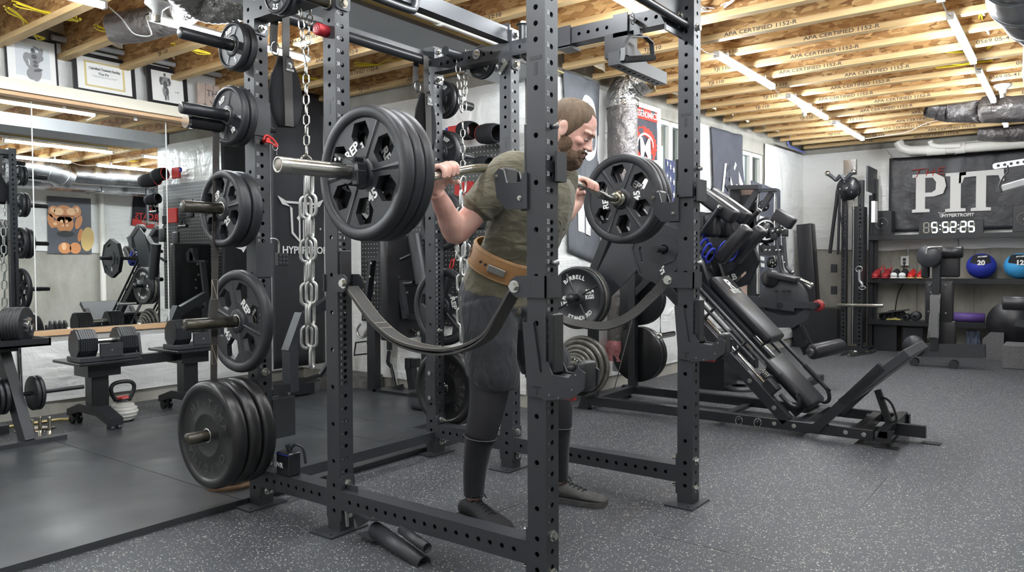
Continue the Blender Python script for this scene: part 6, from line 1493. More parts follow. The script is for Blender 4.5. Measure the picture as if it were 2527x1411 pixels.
for pts, mat, lab in ((((1729, 52), (1780, 38), (1830, 26), (1900, 4)), YELC, 'yellow cables sagging between the joists right of the front post'), (((1730, 28), (1790, 24), (1860, 12), (1960, 0)), WHITE, 'white cables running between the joists right of the front post'), (((1729, 20), (1760, 35), (1800, 10), (1812, 0)), WHITE, 'looped white cable beside the front post top'), (((1610, 190), (1600, 175), (1585, 165)), YELC, 'end of a yellow cable below the folding arm'),
  (((2400, 15), (2420, 35), (2425, 50)), YELC, 'yellow cable by the round duct'), (((2300, 128), (2380, 130), (2430, 125), (2447, 112)), YELC, 'yellow cable bundle on the ceiling left of the round duct'), (((2310, 168), (2380, 160), (2450, 150)), YELC, 'second yellow cable bundle further along the ceiling'), (((2418, 18), (2430, 38)), WHITE, 'white cables beside the yellow one near the round duct'), (((2432, 62), (2442, 85)), WHITE, 'bundle of white cables through a joist by the round duct'),
  (((1500, 66), (1600, 45), (1660, 35)), YELC, 'yellow cable passing behind the rack top beam')):
 mb = MB(); S_ = spline([P(u, v, z=2.62) for u, v in pts], 5)
 for o_ in ((0, 0, 0), (.01, .012, .008), (-.012, .0, .012)): mb.tube([p + V(o_) * (1 + .5 * math.sin(i)) for i, p in enumerate(S_)], .0045, 6)
 tag(mb.build('ceiling_cable', mat), lab, 'cable')
# ================================================================ chains, straps and hooks on the rack
def chain_links(mb, p0, p1, L_, W_, r, phase=0.0, n=8):
 p0 = V(p0); p1 = V(p1); d = (p1 - p0).normalized(); pitch = L_ - 2.3 * r * 1.0; pitch = L_ - 4 * r + 2 * r * .9
 cnt = int((p1 - p0).length / pitch)
 for k in range(cnt):
  c = p0 + d * (pitch * (k + .5)); a = phase + (PI / 2 if k % 2 else 0) + .12 * math.sin(k * 1.7)
  X_ = V((math.cos(a), math.sin(a), 0)); pts = []; hw = W_ / 2 - r; hl = L_ / 2 - r - hw
  for q in range(9): t = PI * q / 8; pts.append(c + X_ * (hw * math.cos(t)) + d * (hl + hw * math.sin(t)))
  for q in range(9): t = PI + PI * q / 8; pts.append(c + X_ * (hw * math.cos(t)) + d * (-hl + hw * math.sin(t)))
  mb.tube(pts, r, n, closed=True)
 return p0 + d * pitch * cnt
HCH = M('galvanised_chain', (.58, .59, .57), .38, .85, bump=(150, .3, .002), var=(30, (.42, .43, .42)))
ch = thing('hanging_chain', 'heavy galvanised chain doubled over, hung on light chain at the near side of the rack', 'chain', (2.02, 2.6, 2.1))
cx_, cy_ = 2.030, 2.60
mb = MB(); chain_links(mb, P(741, 20, y=cy_), P(750, 135, y=cy_), .050, .030, .0034, .4); chain_links(mb, P(767, 12, y=cy_ + .01), P(758, 128, y=cy_ + .01), .050, .030, .0034, 1.1)
chain_links(mb, P(755, 158, y=cy_), P(757, 402, y=cy_), .050, .030, .0034, .6); mb.build('light_chain', ZINC, ch)
mb = MB(); mb.tube([P(u, v, y=cy_) for u, v in ((748, 120), (750, 132), (756, 155), (764, 152), (765, 143), (758, 138), (762, 120), (756, 112))], .0032, 8, closed=True); mb.build('snap_hook', ZINC, ch)
mb = MB(); mb.tube([P(757, 400, y=cy_) + V((.028 * math.cos(t), .004, .028 * math.sin(t))) for t in [2 * PI * i / 18 for i in range(18)]], .006, 8, closed=True); mb.build('ring', ZINC, ch)
mb = MB(); chain_links(mb, P(766, 425, y=cy_ - .015), P(770, 926, y=cy_ - .015), .108, .058, .0072, .5, 10); chain_links(mb, P(754, 432, y=cy_ + .03), P(757, 900, y=cy_ + .03), .108, .058, .0072, 1.0, 10); mb.build('heavy_chain', HCH, ch)
ch2 = thing('hanging_chain', 'heavy galvanised chain hung on light chain behind the elbow of the man', 'chain', (3.15, 2.7, 2.1))
yy = 2.70
mb = MB(); chain_links(mb, P(1128, 140, y=yy), P(1140, 290, y=yy), .050, .030, .0034, .4); chain_links(mb, P(1152, 120, y=yy), P(1145, 290, y=yy), .050, .030, .0034, 1.2)
chain_links(mb, P(1142, 300, y=yy), P(1142, 430, y=yy), .050, .030, .0034, .6); chain_links(mb, P(1127, 585, y=yy), P(1129, 650, y=yy), .05, .03, .0034); mb.build('light_chain', ZINC, ch2)
mb = MB(); mb.tube([P(1143, 455, y=yy) + V((.022 * math.cos(t), 0, .045 * math.sin(t))) for t in [2 * PI * i / 18 for i in range(18)]], .006, 8, closed=True); mb.build('snap_link', ZINC, ch2)
mb = MB(); chain_links(mb, P(1138, 470, y=yy), P(1138, 845, y=yy), .108, .058, .0072, .5, 10); chain_links(mb, P(1150, 480, y=yy + .04), P(1151, 868, y=yy + .04), .108, .058, .0072, 1.0, 10); mb.build('heavy_chain', HCH, ch2)
mb = MB(); mb.cyl((XF - .005, 2.68, 2.20), (XF - .12, 2.68, 2.20), .025, 20); mb.build('chain_peg', STEEL, rack)
mb = MB(); mb.cyl((XF - .004, 2.56, 2.185), (XF - .008, 2.56, 2.185), .026, 20); mb.sphere((XF - .008, 2.56, 2.185), .015, 10, 8); mb.build('washer', ZINC, rack)
def ribbon(mb, pts, X, w_, t=.006, tw=0.0):
 pts = [V(p) for p in pts]; rings = []
 for k, c in enumerate(pts):
  d = (pts[min(k + 1, len(pts) - 1)] - pts[max(k - 1, 0)]).normalized(); x = V(X); a = tw * k / len(pts); x = (x - d * x.dot(d)).normalized(); y = d.cross(x)
  if a: x, y = x * math.cos(a) + y * math.sin(a), y * math.cos(a) - x * math.sin(a)
  rings.append([c + x * (w_ / 2) + y * (t / 2), c - x * (w_ / 2) + y * (t / 2), c - x * (w_ / 2) - y * (t / 2), c + x * (w_ / 2) - y * (t / 2)])
 mb.loft(rings, smooth=False)
for i, (x, lab) in enumerate(((XN + hT, 'black webbing safety strap sagging between the near rack posts in front of the man'), (XF + hT, 'black webbing safety strap sagging on the far side of the rack'))):
 st = thing('safety_strap', lab, 'safety strap', (x, 1.86, .77))
 if i == 0: pts = spline([(x, 2.30, .985), (x, 2.255, .945), (x, 2.149, .855), (x, 2.02, .79), (x, 1.854, .768), (x, 1.72, .783), (x, 1.61, .83), (x, 1.55, .90), (x, 1.49, .985)], 8)
 else: pts = spline([(x, 2.30, .985), (x, 2.22, .90), (x, 2.05, .80), (x, 1.90, .775), (x, 1.78, .78), (x, 1.66, .835), (x, 1.56, .92), (x, 1.49, .99)], 8)
 m_ = len(pts); h = m_ * 2 // 3
 mb = MB(); ribbon(mb, pts, (1, 0, 0), .070 if i == 0 else .045, .009, 0 if i == 0 else 1.9)
 if i == 0: ribbon(mb, [p + V((0, 0, -.016 * math.sin(PI * k / m_))) for k, p in enumerate(pts)], (1, 0, 0), .066, .006)
 mb.build('webbing', WEB, st)
 if i == 0:
  mb = MB()
  for dx in (-.031, .031):
   for a, b in zip(pts[:-1], pts[1:]):
    n_ = V((0, -(b - a).z, (b - a).y)).normalized(); n_ = n_ if n_.z > 0 else -n_
    for f in (0, .34, .67): mb.tube([a.lerp(b, f) + n_ * .0052 + V((dx, 0, 0)), a.lerp(b, f + .2) + n_ * .0052 + V((dx, 0, 0))], .0007, 4)
  for k0 in (int(m_ * .27), int(m_ * .30)):
   a = pts[k0]; mb.tube([a + V((-.03, 0, .0055)), a + V((.03, 0, .0055))], .0009, 4)
  mb.build('stitching', STITCH, st)
 for y, s_ in ((YU[1], -1), (YU[2] + T, 1)):
  mb = MB();
  for dx in (-hT - .004, hT + .004): mb.flat([[(-.02, -.035), (.04, -.035), (.062, -.02), (.068, 0), (.062, .02), (.04, .035), (-.02, .035)]], (x + dx, y, 1.0), (0, s_, 0), (0, 0, 1), .007)
  yb = y + (T if s_ < 0 else -T) + (.004 if s_ < 0 else -.004); mb.bb((x - hT - .007, yb - .004, .965), (x + hT + .007, yb + .004, 1.035));
  if s_ < 0: mb.bb((x - hT + .008, y - .009, 1.0), (x + hT - .008, y - .001, 1.13), bev=.003)
  else: mb.bb((x - hT + .008, y + .001, 1.0), (x + hT - .008, y + .009, 1.10), bev=.003); mb.bb((x - hT - .007, yb - .004, .965), (x - hT, y, 1.035)); mb.bb((x + hT, yb - .004, .965), (x + hT + .007, y, 1.035))
  mb.build('strap_bracket', STEEL, st)
  mb = MB(); q = V((x - hT - .008, y + s_ * .045, 1.0)); bolt_head(mb, q, (-1, 0, 0), r=.015); bolt_head(mb, q + V((T + .016, 0, 0)), (1, 0, 0), r=.012); mb.build('strap_bolt', ZINC, st)
def jcup(x, y, z, s_, lab, tall=.2, liner=True, side=None):
 # hook arm pointing along s_*Y from the post face at y
 t = thing('bar_hook', lab, 'j-hook', (x + hT, y, z)); c = x + hT; xs = (x - .007, x + T + .007)
 mb = MB(); yb = y - s_ * T
 for q in xs: mb.flat([[(-.008, -.075), (.075, -.075), (.115, -.035), (.125, .045), (.105, .062), (.086, .055), (.074, .012), (.018, .010), (.006, .04), (-.008, .04)]], (q, y, z), (0, s_, 0), (0, 0, 1), .008)
 mb.build('hook_plates', STEEL, t)
 mb = MB(); mb.box((c, y + s_ * .010, z + tall * .45), (T * .8, .014, tall * 1.1), bev=.003); mb.build('face_guard', STEELD, t)
 mb = MB(); mb.box((c, y + s_ * .045, z + .006), (T - .002, .062, .014), bev=.003); mb.box((c, y + s_ * .098, z + .03), (T - .002, .026, .075), bev=.008); mb.build('plastic_liner', M('grey_uhmw', (.06, .06, .062), .4) if not bpy.data.materials.get('grey_uhmw') else bpy.data.materials['grey_uhmw'], t)
 mb = MB(); (mb.bb((xs[0] - .004, min(yb, y), z + .03), (xs[0] + .004, max(yb, y), z + .10)) if x > 3 else None); mb.bb((x - .01 if x > 3 else x + .028, yb - s_ * .022 - .004, z + .01), (x + T + .012, yb - s_ * .022 + .004, z + .105)); mb.bb((xs[1] - .004, min(y, yb - s_ * .022), z + .01), (xs[1] + .004, max(y, yb - s_ * .022), z + .105)); mb.build('wrap_bracket', STEEL, t)
 mb = MB()
 for yy_, zz in ((.115, .035), (.02, -.04)): bolt_head(mb, (xs[0] - .004, y + s_ * yy_, z + zz), (-1, 0, 0), r=.006, h=.004)
 mb.build('hook_bolts', ZINC, t); return t
jcup(XN, YU[2] + T, 1.325, 1, 'upper bar hook on the nearest post in front of the man\'s chest', .20)
jcup(XF, YU[2] + T, 1.335, 1, 'upper bar hook on the right front post over the far plates', .20)
def lowcup(x, lab):
 t = thing('spotter_hook', lab, 'j-hook', (x + hT, YU[2], .70)); y = YU[2]; mb = MB()
 mb.flat([[(.0, -.07), (.0, .165), (-.035, .165), (-.10, -.02), (-.105, -.07)]] if False else [[(T + .012, .165), (T - .03, .165), (T - .055, .01), (-.01, .0), (-.01, -.075), (T - .008, -.07)]], (x - .006, y, .72), (0, 1, 0), (0, 0, 1), .007)
 mb.flat([[(.008, .03), (-.01, .045), (-.02, .025), (-.03, .005), (-.09, .0), (-.125, .035), (-.15, .02), (-.145, -.03), (-.10, -.065), (.008, -.08)]], (x - .006, y, .72), (0, 1, 0), (0, 0, 1), .008)
 mb.flat([[(.008, .03), (-.01, .045), (-.02, .025), (-.03, .005), (-.09, .0), (-.125, .035), (-.15, .02), (-.145, -.03), (-.10, -.065), (.008, -.08)]], (x + T + .006, y, .72), (0, 1, 0), (0, 0, 1), .008); mb.build('hook_plates', STEEL, t)
 mb = MB(); mb.box((x + hT, y - .014, .82), (T * .82, .024, .19), bev=.004); mb.box((x + hT, y - .128, .725), (T - .004, .038, .095), bev=.012); mb.box((x + hT, y - .06, .712), (T - .006, .07, .015), bev=.003); mb.build('plastic_liner', STEELD, t)
 mb = MB(); mb.box((x + hT, y - .06, .648), (.02, .05, .010)); mb.build('red_label', RED, t)
 mb = MB(); mb.bb((x - .0105, y + .014, .678), (x - .009, y + .042, .683)); mb.bb((x - .0105, y + .026, .655), (x - .009, y + .031, .674)); mb.build('logo_slots', STEELD, t)
 mb = MB()
 for a, b in ((-.118, .012), (-.105, -.035), (-.02, -.06), (-.055, -.065)): mb.cyl((x - .010, y + a, .72 + b), (x - .012, y + a, .72 + b), .003, 8)
 mb.build('screws', ZINC, t)
lowcup(XN, 'low spotter hook with thick liner on the nearest post at knee height'); lowcup(XF, 'low spotter hook on the right front post beside the leg press')
for x, y, z, lab in ((XN + hT, YU[2], 1.511, 'small pin knob in the nearest post next to the man\'s ear'), (XN + hT, YU[2], 1.077, 'small pin knob low on the nearest post by the belt'), (XF + hT, YU[2], 1.49, 'small pin knob on the right front post above the hook'), (XF + hT, YU[2], 1.077, 'small pin knob on the right front post above the strap bracket')):
 mb = MB(); mb.lathe((x, y, z), (0, -1, 0), [(0, .007), (.006, .010), (.022, .010), (.025, .007), (.025, .001)], 16); mb.lathe((x, y, z), (0, -1, 0), [(.0255, .0), (.0255, .0045), (.0265, .001)], 12); tag(mb.build('pin_knob', GALV), lab, 'pin')
mb = MB(); q = V((XN, YU[1] + .05, 1.995)); mb.lathe(q, (-1, 0, 0), [(0, .001), (0, .024), (.048, .024), (.05, .022), (.05, .001)], 28); mg = mb.build('round_magnet', M('red_anodised', (.35, .02, .03), .4, .3)); tag(mg, 'round dark red magnet stuck on the middle near post', 'magnet')
mb = MB(); mb.tube([q + V((-.0505, .013 * math.cos(t), .013 * math.sin(t))) for t in [2 * PI * i / 20 for i in range(20)]], .0006, 4, closed=True); mb.text('T', .016, q + V((-.0507, 0, 0)), (0, -1, 0), (0, 0, 1), .0003); mb.build('engraving', WHITE, mg)
# red pull pin with ring on the rear post
rp_ = thing('red_pin', 'red loop-handled pin with a key ring in the rear near post', 'pin', P(655, 345, y=2.87))
mb = MB(); S_ = spline([P(u, v, y=2.845) for u, v in ((650, 345), (656, 334), (672, 342), (684, 358), (680, 361), (668, 352), (656, 350))], 4); mb.tube(S_, .005, 8); q = P(652, 347, y=2.872); mb.cyl(q, q + V((0, -.03, 0)), .011, 14); mb.build('pin_handle', RED, rp_)
mb = MB(); mb.tube([P(679, 363, y=2.84) + V((.013 * math.cos(t), 0, .014 * math.sin(t))) for t in [2 * PI * i / 18 for i in range(18)]], .0013, 6, closed=True); mb.tube([P(683, 367, y=2.84), P(683, 382, y=2.84)], .001, 5); mb.build('key_ring', ZINC, rp_)
# hanging ab straps
def abstrap(cx0, lab, y=2.911, sc=1.0, top=2.225, z0=1.70, zt=2.02):
 t = thing('ab_strap', lab, 'strap', (cx0, y, z0)); mb = MB()
 prof = [(zt, .020), (zt - .04, .034), (zt - .09, .058), (zt - .16, .074), (zt - .22, .074), (zt - .27, .060), (zt - .31, .040), (z0, .030)]
 rings = []
 for z, w_ in prof: rings.append([V((cx0 + w_ * sc * math.cos(q) + .02 * (zt - z), y - .02 + .030 * math.sin(q) * min(1, w_ / .05) - .02 * math.cos(q), z)) for q in [2 * PI * i / 20 for i in range(20)]])
 mb.loft(rings); mb.build('padded_sling', FABBLK, t)
 mb = MB(); ribbon(mb, [(cx0 + .02 * (zt - z) - .008, y - .052, z) for z in (zt - .01, zt - .1, zt - .2, zt - .3, z0)], (1, 0, 0), .045, .004); mb.build('centre_band', WEB, t)
 mb = MB(); ribbon(mb, spline([(cx0, y - .03, zt - .01), (cx0, y - .032, top - .03), (cx0, y - .015, top), (cx0, y + .015, top + .006), (cx0 - .015, y + .03, top - .04), (cx0 - .03, y + .02, zt + .02)], 5), (1, 0, .0), .040, .003); mb.build('webbing_loop', WEB, t)
 mb = MB(); ctr = V((cx0 - .035, y, zt + .03)); mb.tube([ctr + V((.022 * math.cos(q), 0, .03 * math.sin(q))) for q in [2 * PI * i / 16 for i in range(16)]], .003, 6, closed=True); mb.build('buckle_ring', CHROME, t)
 mb = MB(); mb.bb((cx0 - .018, y - .0575, zt - .075), (cx0 + .022, y - .054, zt - .025)); mb.build('label_patch', STEEL, t)
 mb = MB(); mb.text('DMOOSE', .010, (cx0 + .002, y - .0582, zt - .068), (1, 0, 0), (0, 0, 1), .0003, .0004); mb.flat([[(-.009, .012), (.003, .012), (.011, .004), (.009, -.008), (-.001, -.012), (.004, -.004), (.0, .003), (-.009, .004)]], (cx0 + .002, y - .0582, zt - .047), (1, 0, 0), (0, 0, 1), .0006); mb.build('printed_logo', WHITE, t)
abstrap(2.140, 'black padded ab strap hanging behind the near chain'); abstrap(3.06, 'black padded ab strap hanging in front of the far rear post', sc=.85, z0=1.72)
mb = MB(); ribbon(mb, [P(u, v, y=2.96) for u, v in ((533, 320), (533, 420), (532, 560), (530, 700), (528, 880), (527, 1000))], (1, 0, 0), .030, .004); bs = thing('webbing_strap', 'long dark brown webbing strap hanging behind the plate pegs', 'strap', P(530, 700, y=2.96)); mb.build('strap', M('brown_webbing', (.045, .040, .036), .8, bump=(500, .4, .002)), bs)
mb = MB()
for v in (690, 850):
 a, b, c, d = [P(u_, v_, y=2.955) for u_, v_ in ((523, v), (537, v), (537, v + 48), (523, v + 48))]; mb.tube([a, b, c, d], .0008, 4, closed=True); mb.tube([a, c], .0008, 4)
mb.build('box_stitching', STITCH, bs)
mb = MB(); q = P(532, 310, y=2.96); mb.cyl(q + V((.02, 0, 0)), q + V((-.125, 0, 0)), .026, 20); hg = thing('hand_grip', 'black foam hand grip with chrome cap behind the 10 plates', 'handle', q); mb.build('foam_grip', FABBLK, hg)
mb = MB(); mb.cyl(q + V((-.123, 0, 0)), q + V((-.137, 0, 0)), .029, 20); mb.build('chrome_cap', CHROME, hg)
mb = MB(); mb.cyl(q + V((.02, 0, 0)), q + V((.30, 0, .02)), .012, 10); mb.build('grip_axle', STEELD, hg)
# motion sensor box on the low crossmember
ov = thing('sensor_box', 'small black sensor box lettered OVR on the low crossmember beside the bumper plates', 'sensor', (2.0, 2.72, .172)); c = P(703, 1147, y=2.70); mb = MB(); mb.box((XN + hT - .01, 2.70, .222), (.062, .088, .098), bev=.004); mb.build('box', STEELD, ov)
mb = MB(); mb.bb((XN + hT - .0425, 2.655, .262), (XN + hT - .040, 2.745, .265)); mb.build('blue_light_line', BLUE, ov)
mb = MB(); mb.text('OVR', .030, (XN + hT - .0415, 2.728, .215), (0, -1, 0), (0, 0, 1), .0005, .0006); mb.build('lettering', WHITE, ov)
mb = MB(); q = V((XN + hT - .01, 2.69, .272)); mb.tube(spline([q, q + V((.01, -.02, .03)), q + V((.03, -.05, .015)), q + V((.035, -.06, -.05))], 4), .006, 8); mb.cyl(q, q + V((-.008, .006, .03)), .010, 12); mb.build('cord_knob', STEELD, ov)
# folding arm with D handle on the far top beam
fa = thing('dip_arm', 'black perforated arm with a D-shaped cable handle below the far top beam', 'rack attachment', (3.15, 1.75, 2.0))
mb = MB(); hs = [.05 + .05 * k for k in range(9)]; holed_tube(mb, (XF - .03, 1.69, 1.99), (1, 0, 0), .50, .06, .06, (0, 1, 0), [], hs, r=.010); mb.build('arm', STEEL, fa)
mb = MB(); mb.flat([[(0, 0), (.30, 0), (.02, .13), (0, .13)]], (XF + .04, 1.72, 2.05), (1, 0, 0), (0, 0, 1), .008); mb.bb((XF - .012, 1.66, 2.03), (XF + T + .012, 1.78, 2.14)); mb.build('arm_gusset', STEELD, fa)
for i, y in enumerate((1.97, 1.66)):
 mb = MB(); mb.bb((XF - .012, y, 2.125), (XF - .004, y + .075, 2.225)); mb.bb((XF - .012, y, 2.120), (XF + T + .012, y + .075, 2.132)); mb.build('saddle_bracket', STEEL, fa)
dh = thing('cable_stirrup', 'D-shaped cable handle with black grip hanging under the far top beam', 'handle', (3.1, 1.6, 2.0))
mb = MB(); pts = [P(u, v, y=1.60) for u, v in ((1536, 150), (1538, 118), (1552, 92), (1560, 91), (1592, 91), (1608, 106), (1611, 142))]; pts_ = pts;
for a, b in zip(pts[:-1], pts[1:]): mb.bar(a, b, .022, .006, up=(1, 0, 0))
mb.bar(P(1575, 88, y=1.6), P(1575, 72, y=1.6), .03, .03); mb.build('frame', STEEL, dh)
mb = MB(); mb.cyl(P(1537, 148, y=1.60), P(1612, 142, y=1.60), .015, 16); mb.build('grip', FABBLK, dh)
mb = MB(); mb.tube([P(1561, 46, y=1.62) + V((.020 * math.cos(t), 0, .026 * math.sin(t))) for t in [2 * PI * i / 18 for i in range(18)]], .0022, 6, closed=True); mb.cyl(P(1558, 45, y=1.64), P(1566, 50, y=1.60), .009, 12); mb.build('hitch_pin', GALV, dh)
mb = MB(); q = P(1249, 165, y=2.30); mb.bar(P(1234, 182, x=XF - .02), P(1252, 152, x=XF - .02), .012, .02); tag(mb.build('angled_pin', BRUSHED), 'short metal lever on the middle far post', 'lever')
# ================================================================ mirror wall
for i, (x0, x1) in enumerate(((-.68, .285), (.29, 1.255), (1.26, 2.225), (2.232, 3.197), (3.204, 4.17))):
 mb = MB(); mb.bb((x0, 5.872, .617), (x1, 5.878, 2.225)); mr = mb.build('wall_mirror', MIRROR); tag(mr, ['frameless mirror panel outside the left of the picture, farthest', 'frameless mirror panel just outside the left of the picture', 'frameless mirror panel at the left edge of the picture', 'wide frameless mirror panel between the two thin vertical seams', 'frameless mirror panel behind the weight plate pegs'][i], 'mirror')
 mb = MB()
 for x in (x0 + .2, x1 - .25): mb.bb((x, 5.866, 2.20), (x + .022, 5.872, 2.245)); mb.bb((x, 5.866, .605), (x + .02, 5.872, .625))
 mb.build('mirror_clip', M('clear_plastic_clip', (.75, .75, .72), .2) if i == 0 else bpy.data.materials['clear_plastic_clip'], mr)
for x in (1.2575, 2.2285, 3.2005):
 mb = MB(); mb.bb((x - .0028, 5.868, .617), (x + .0028, 5.873, 2.225)); struct(mb.build('trim_6', WHITE, wl))
ls = thing('picture_ledge', 'long cream painted ledge board above the mirrors carrying the framed pictures', 'shelf', (1.5, 5.8, 2.25))
mb = MB(); mb.bb((-1.2, 5.735, 2.255), (4.2, 5.755, 2.335)); mb.bb((-1.2, 5.755, 2.31), (4.2, 5.88, 2.328)); mb.build('ledge_board', CREAM, ls)
mb = MB(); mb.bb((-1.2, 5.76, 2.228), (4.2, 5.87, 2.254)); mb.build('pine_batten', PINE, ls)
mb = MB(); mb.bb((-1.2, 5.845, .575), (4.2, 5.87, .612)); tag(mb.build('mirror_batten', PINE), 'natural pine strip running under the mirrors', 'batten')
mb = MB(); mb.cyl((2.34, 5.80, 2.685), (4.5, 5.80, 2.665), .020, 16); tag(mb.build('conduit_pipe', M('grey_conduit', (.42, .43, .45), .4)), 'grey conduit pipe running above the framed pictures', 'pipe')
PAPER = M('white_paper', (.80, .80, .78), .6); GREYP = M('pale_grey_photo', (.62, .65, .67), .5); GOLD = M('certificate_gold', (.62, .52, .25), .6)
SK1 = M('grey_print_dark', (.10, .10, .105), .6); SK2 = M('grey_print_mid', (.26, .26, .27), .6)
def pic(x0, x1, z1, fw, mt, lab, fcol):
 z0 = 2.33; t = thing('framed_picture', lab, 'framed picture', ((x0 + x1) / 2, 5.8, z0)); n_ = V((0, -1, .10)).normalized(); up = V((0, .10, 1)).normalized(); h = z1 - z0; o = V(((x0 + x1) / 2, 5.80, z0 + h / 2)); w_ = x1 - x0
 mb = MB()
 mb.flat([[(-w_ / 2, -h / 2), (w_ / 2, -h / 2), (w_ / 2, h / 2), (-w_ / 2, h / 2)], [(-w_ / 2 + fw, -h / 2 + fw), (w_ / 2 - fw, -h / 2 + fw), (w_ / 2 - fw, h / 2 - fw), (-w_ / 2 + fw, h / 2 - fw)]], o, (1, 0, 0), up, .018); mb.build('frame', fcol, t)
 mb = MB(); mb.flat([[(-w_ / 2 + fw * .8, -h / 2 + fw * .8), (w_ / 2 - fw * .8, -h / 2 + fw * .8), (w_ / 2 - fw * .8, h / 2 - fw * .8), (-w_ / 2 + fw * .8, h / 2 - fw * .8)]], o, (1, 0, 0), up, .006); mb.build('mount', PAPER, t)
 return t, o + n_ * .004, up, w_, h
def fig(mb1, mb2, o, up, s, pose=0):
 X = (1, 0, 0); q = [0]
 def e(mb, cx, cz, rx, rz, a=0.0, n=14):
  q[0] += 1
  mb.flat([[(cx * s + s * (rx * math.cos(t) * math.cos(a) - rz * math.sin(t) * math.sin(a)), cz * s + s * (rx * math.cos(t) * math.sin(a) + rz * math.sin(t) * math.cos(a))) for t in [2 * PI * i / n for i in range(n)]]], V(o) + V((0, -.00025 * q[0], 0)), X, up, .0006)
 if pose == 0:
  e(mb2, .02, .10, .16, .17); e(mb1, -.02, .30, .055, .07); e(mb2, -.17, .13, .09, .09); e(mb2, .14, .12, .10, .10); e(mb2, -.21, -.0, .05, .13, .35); e(mb2, -.14, -.16, .035, .11, .75); e(mb2, .17, .26, .06, .15, -.25); e(mb2, .08, .37, .035, .11, 1.1); e(mb2, .0, -.08, .11, .14); e(mb1, .0, .13, .07, .07); e(mb1, .02, -.02, .06, .05); e(mb1, .02, -.12, .06, .04); e(mb2, -.06, -.34, .14, .19, -.3); e(mb2, .06, -.36, .10, .20, -.25); e(mb1, .08, -.24, .12, .04, .3)
 else:
  e(mb1, .0, .44, .045, .06); e(mb2, 0, .24, .17, .12); e(mb1, -.16, .26, .06, .07); e(mb1, .16, .26, .06, .07); e(mb1, -.18, .12, .045, .12, .2); e(mb1, .18, .12, .045, .12, -.2); e(mb2, -.08, .06, .035, .10, 1.2); e(mb2, .10, .04, .035, .10, -1.2); e(mb1, 0, .05, .09, .14); e(mb1, 0, -.10, .10, .05); e(mb2, -.06, -.26, .06, .17, .1); e(mb1, .06, -.26, .06, .17, -.05); e(mb1, -.02, -.48, .035, .12); e(mb2, .08, -.46, .035, .13, -.05)
t, o, up, w_, h = pic(2.044, 2.372, 2.655, .012, .05, 'thin framed grey photograph of a posing bodybuilder, leftmost on the ledge', STEELD)
mb = MB(); mb.flat([[(-.10, -.115), (.115, -.115), (.115, .10), (-.10, .10)]], o, (1, 0, 0), up, .001); mb.build('photo', GREYP, t); m1, m2 = MB(), MB(); fig(m1, m2, o + V((.015, -.002, -.005)), up, .25); m2.build('figure', SK2, t); m1.build('figure_shading', SK1, t)
mb = MB(); mb.text('Stay Focused', .018, o + V((-.055, -.002, -.055)), (1, 0, .05), up, .0002, 0, shear=.4); mb.build('handwriting', SK2, t)
t, o, up, w_, h = pic(2.474, 2.922, 2.628, .028, .05, 'black framed training facility certificate with a gold border on the ledge', STEELD)
mb = MB(); mb.flat([[(-.145, -.095), (.145, -.095), (.145, .095), (-.145, .095)], [(-.13, -.082), (.13, -.082), (.13, .082), (-.13, .082)]], o, (1, 0, 0), up, .0012); mb.flat([ngon(.022, 24)], o + V((.0, -.001, -.055)), (1, 0, 0), up, .001); mb.build('gold_border', GOLD, t)
mb = MB(); mb.text('Certified Training Facility', .024, o + V((0, -.001, .042)), (1, 0, 0), up, .0002, .0005, sx=.92); mb.text('The Pit', .026, o + V((-.01, -.001, .008)), (1, 0, 0), up, .0002, .0003); mb.text('7-30-25', .017, o + V((-.08, -.001, -.045)), (1, 0, 0), up, .0002, .0003); mb.text('M', .024, o + V((0, -.002, -.055)), (1, 0, 0), up, .0002, .001)
for k in range(4): mb.box(o + V((0, -.001, -.010 - k * .007)), (.19 - .03 * (k % 2), .0004, .0016))
mb.box(o + V((.085, -.001, -.05)), (.06, .0004, .001)); mb.build('certificate_text', SK1, t)
t, o, up, w_, h = pic(3.016, 3.345, 2.640, .034, .05, 'black wide-framed drawing of a standing bodybuilder on the ledge', STEELD)
m1, m2 = MB(), MB(); fig(m1, m2, o + V((-.02, -.002, .01)), up, .20, 1); m2.build('figure', SK2, t); m1.build('figure_shading', SK1, t)
mb = MB(); mb.text('To Kyle', .020, o + V((.06, -.002, -.035)), (1, 0, .3), (-.3, 0, 1), .0002, .0004, shear=.3); mb.text('Train hard', .018, o + V((.07, -.002, -.062)), (1, 0, .3), (-.3, 0, 1), .0002, .0004, shear=.3); mb.build('handwriting', SK1, t)
sg_ = thing('wooden_sign', 'small pinkish plank sign starting with TH at the right end of the ledge', 'sign', (3.65, 5.8, 2.33)); mb = MB()
for k in range(6): mb.bb((3.432 + k * .072, 5.79, 2.33), (3.500 + k * .072, 5.806, 2.575))
mb.build('planks', M('whitewashed_pink_wood', (.55, .44, .38), .7, var=(20, (.46, .36, .31))), sg_)
mb = MB(); mb.text('THE PIT', .075, (3.64, 5.789, 2.50), (1, 0, 0), (0, 0, 1), .0004, 0); mb.tube([(3.50, 5.788, 2.36), (3.53, 5.788, 2.39), (3.49, 5.788, 2.41), (3.475, 5.788, 2.38)], .003, 5, closed=True); mb.tube([(3.54, 5.788, 2.37), (3.60, 5.788, 2.44)], .003, 5); mb.tube([(3.54, 5.788, 2.44), (3.60, 5.788, 2.37)], .003, 5); mb.build('sign_lettering', SK1, sg_)
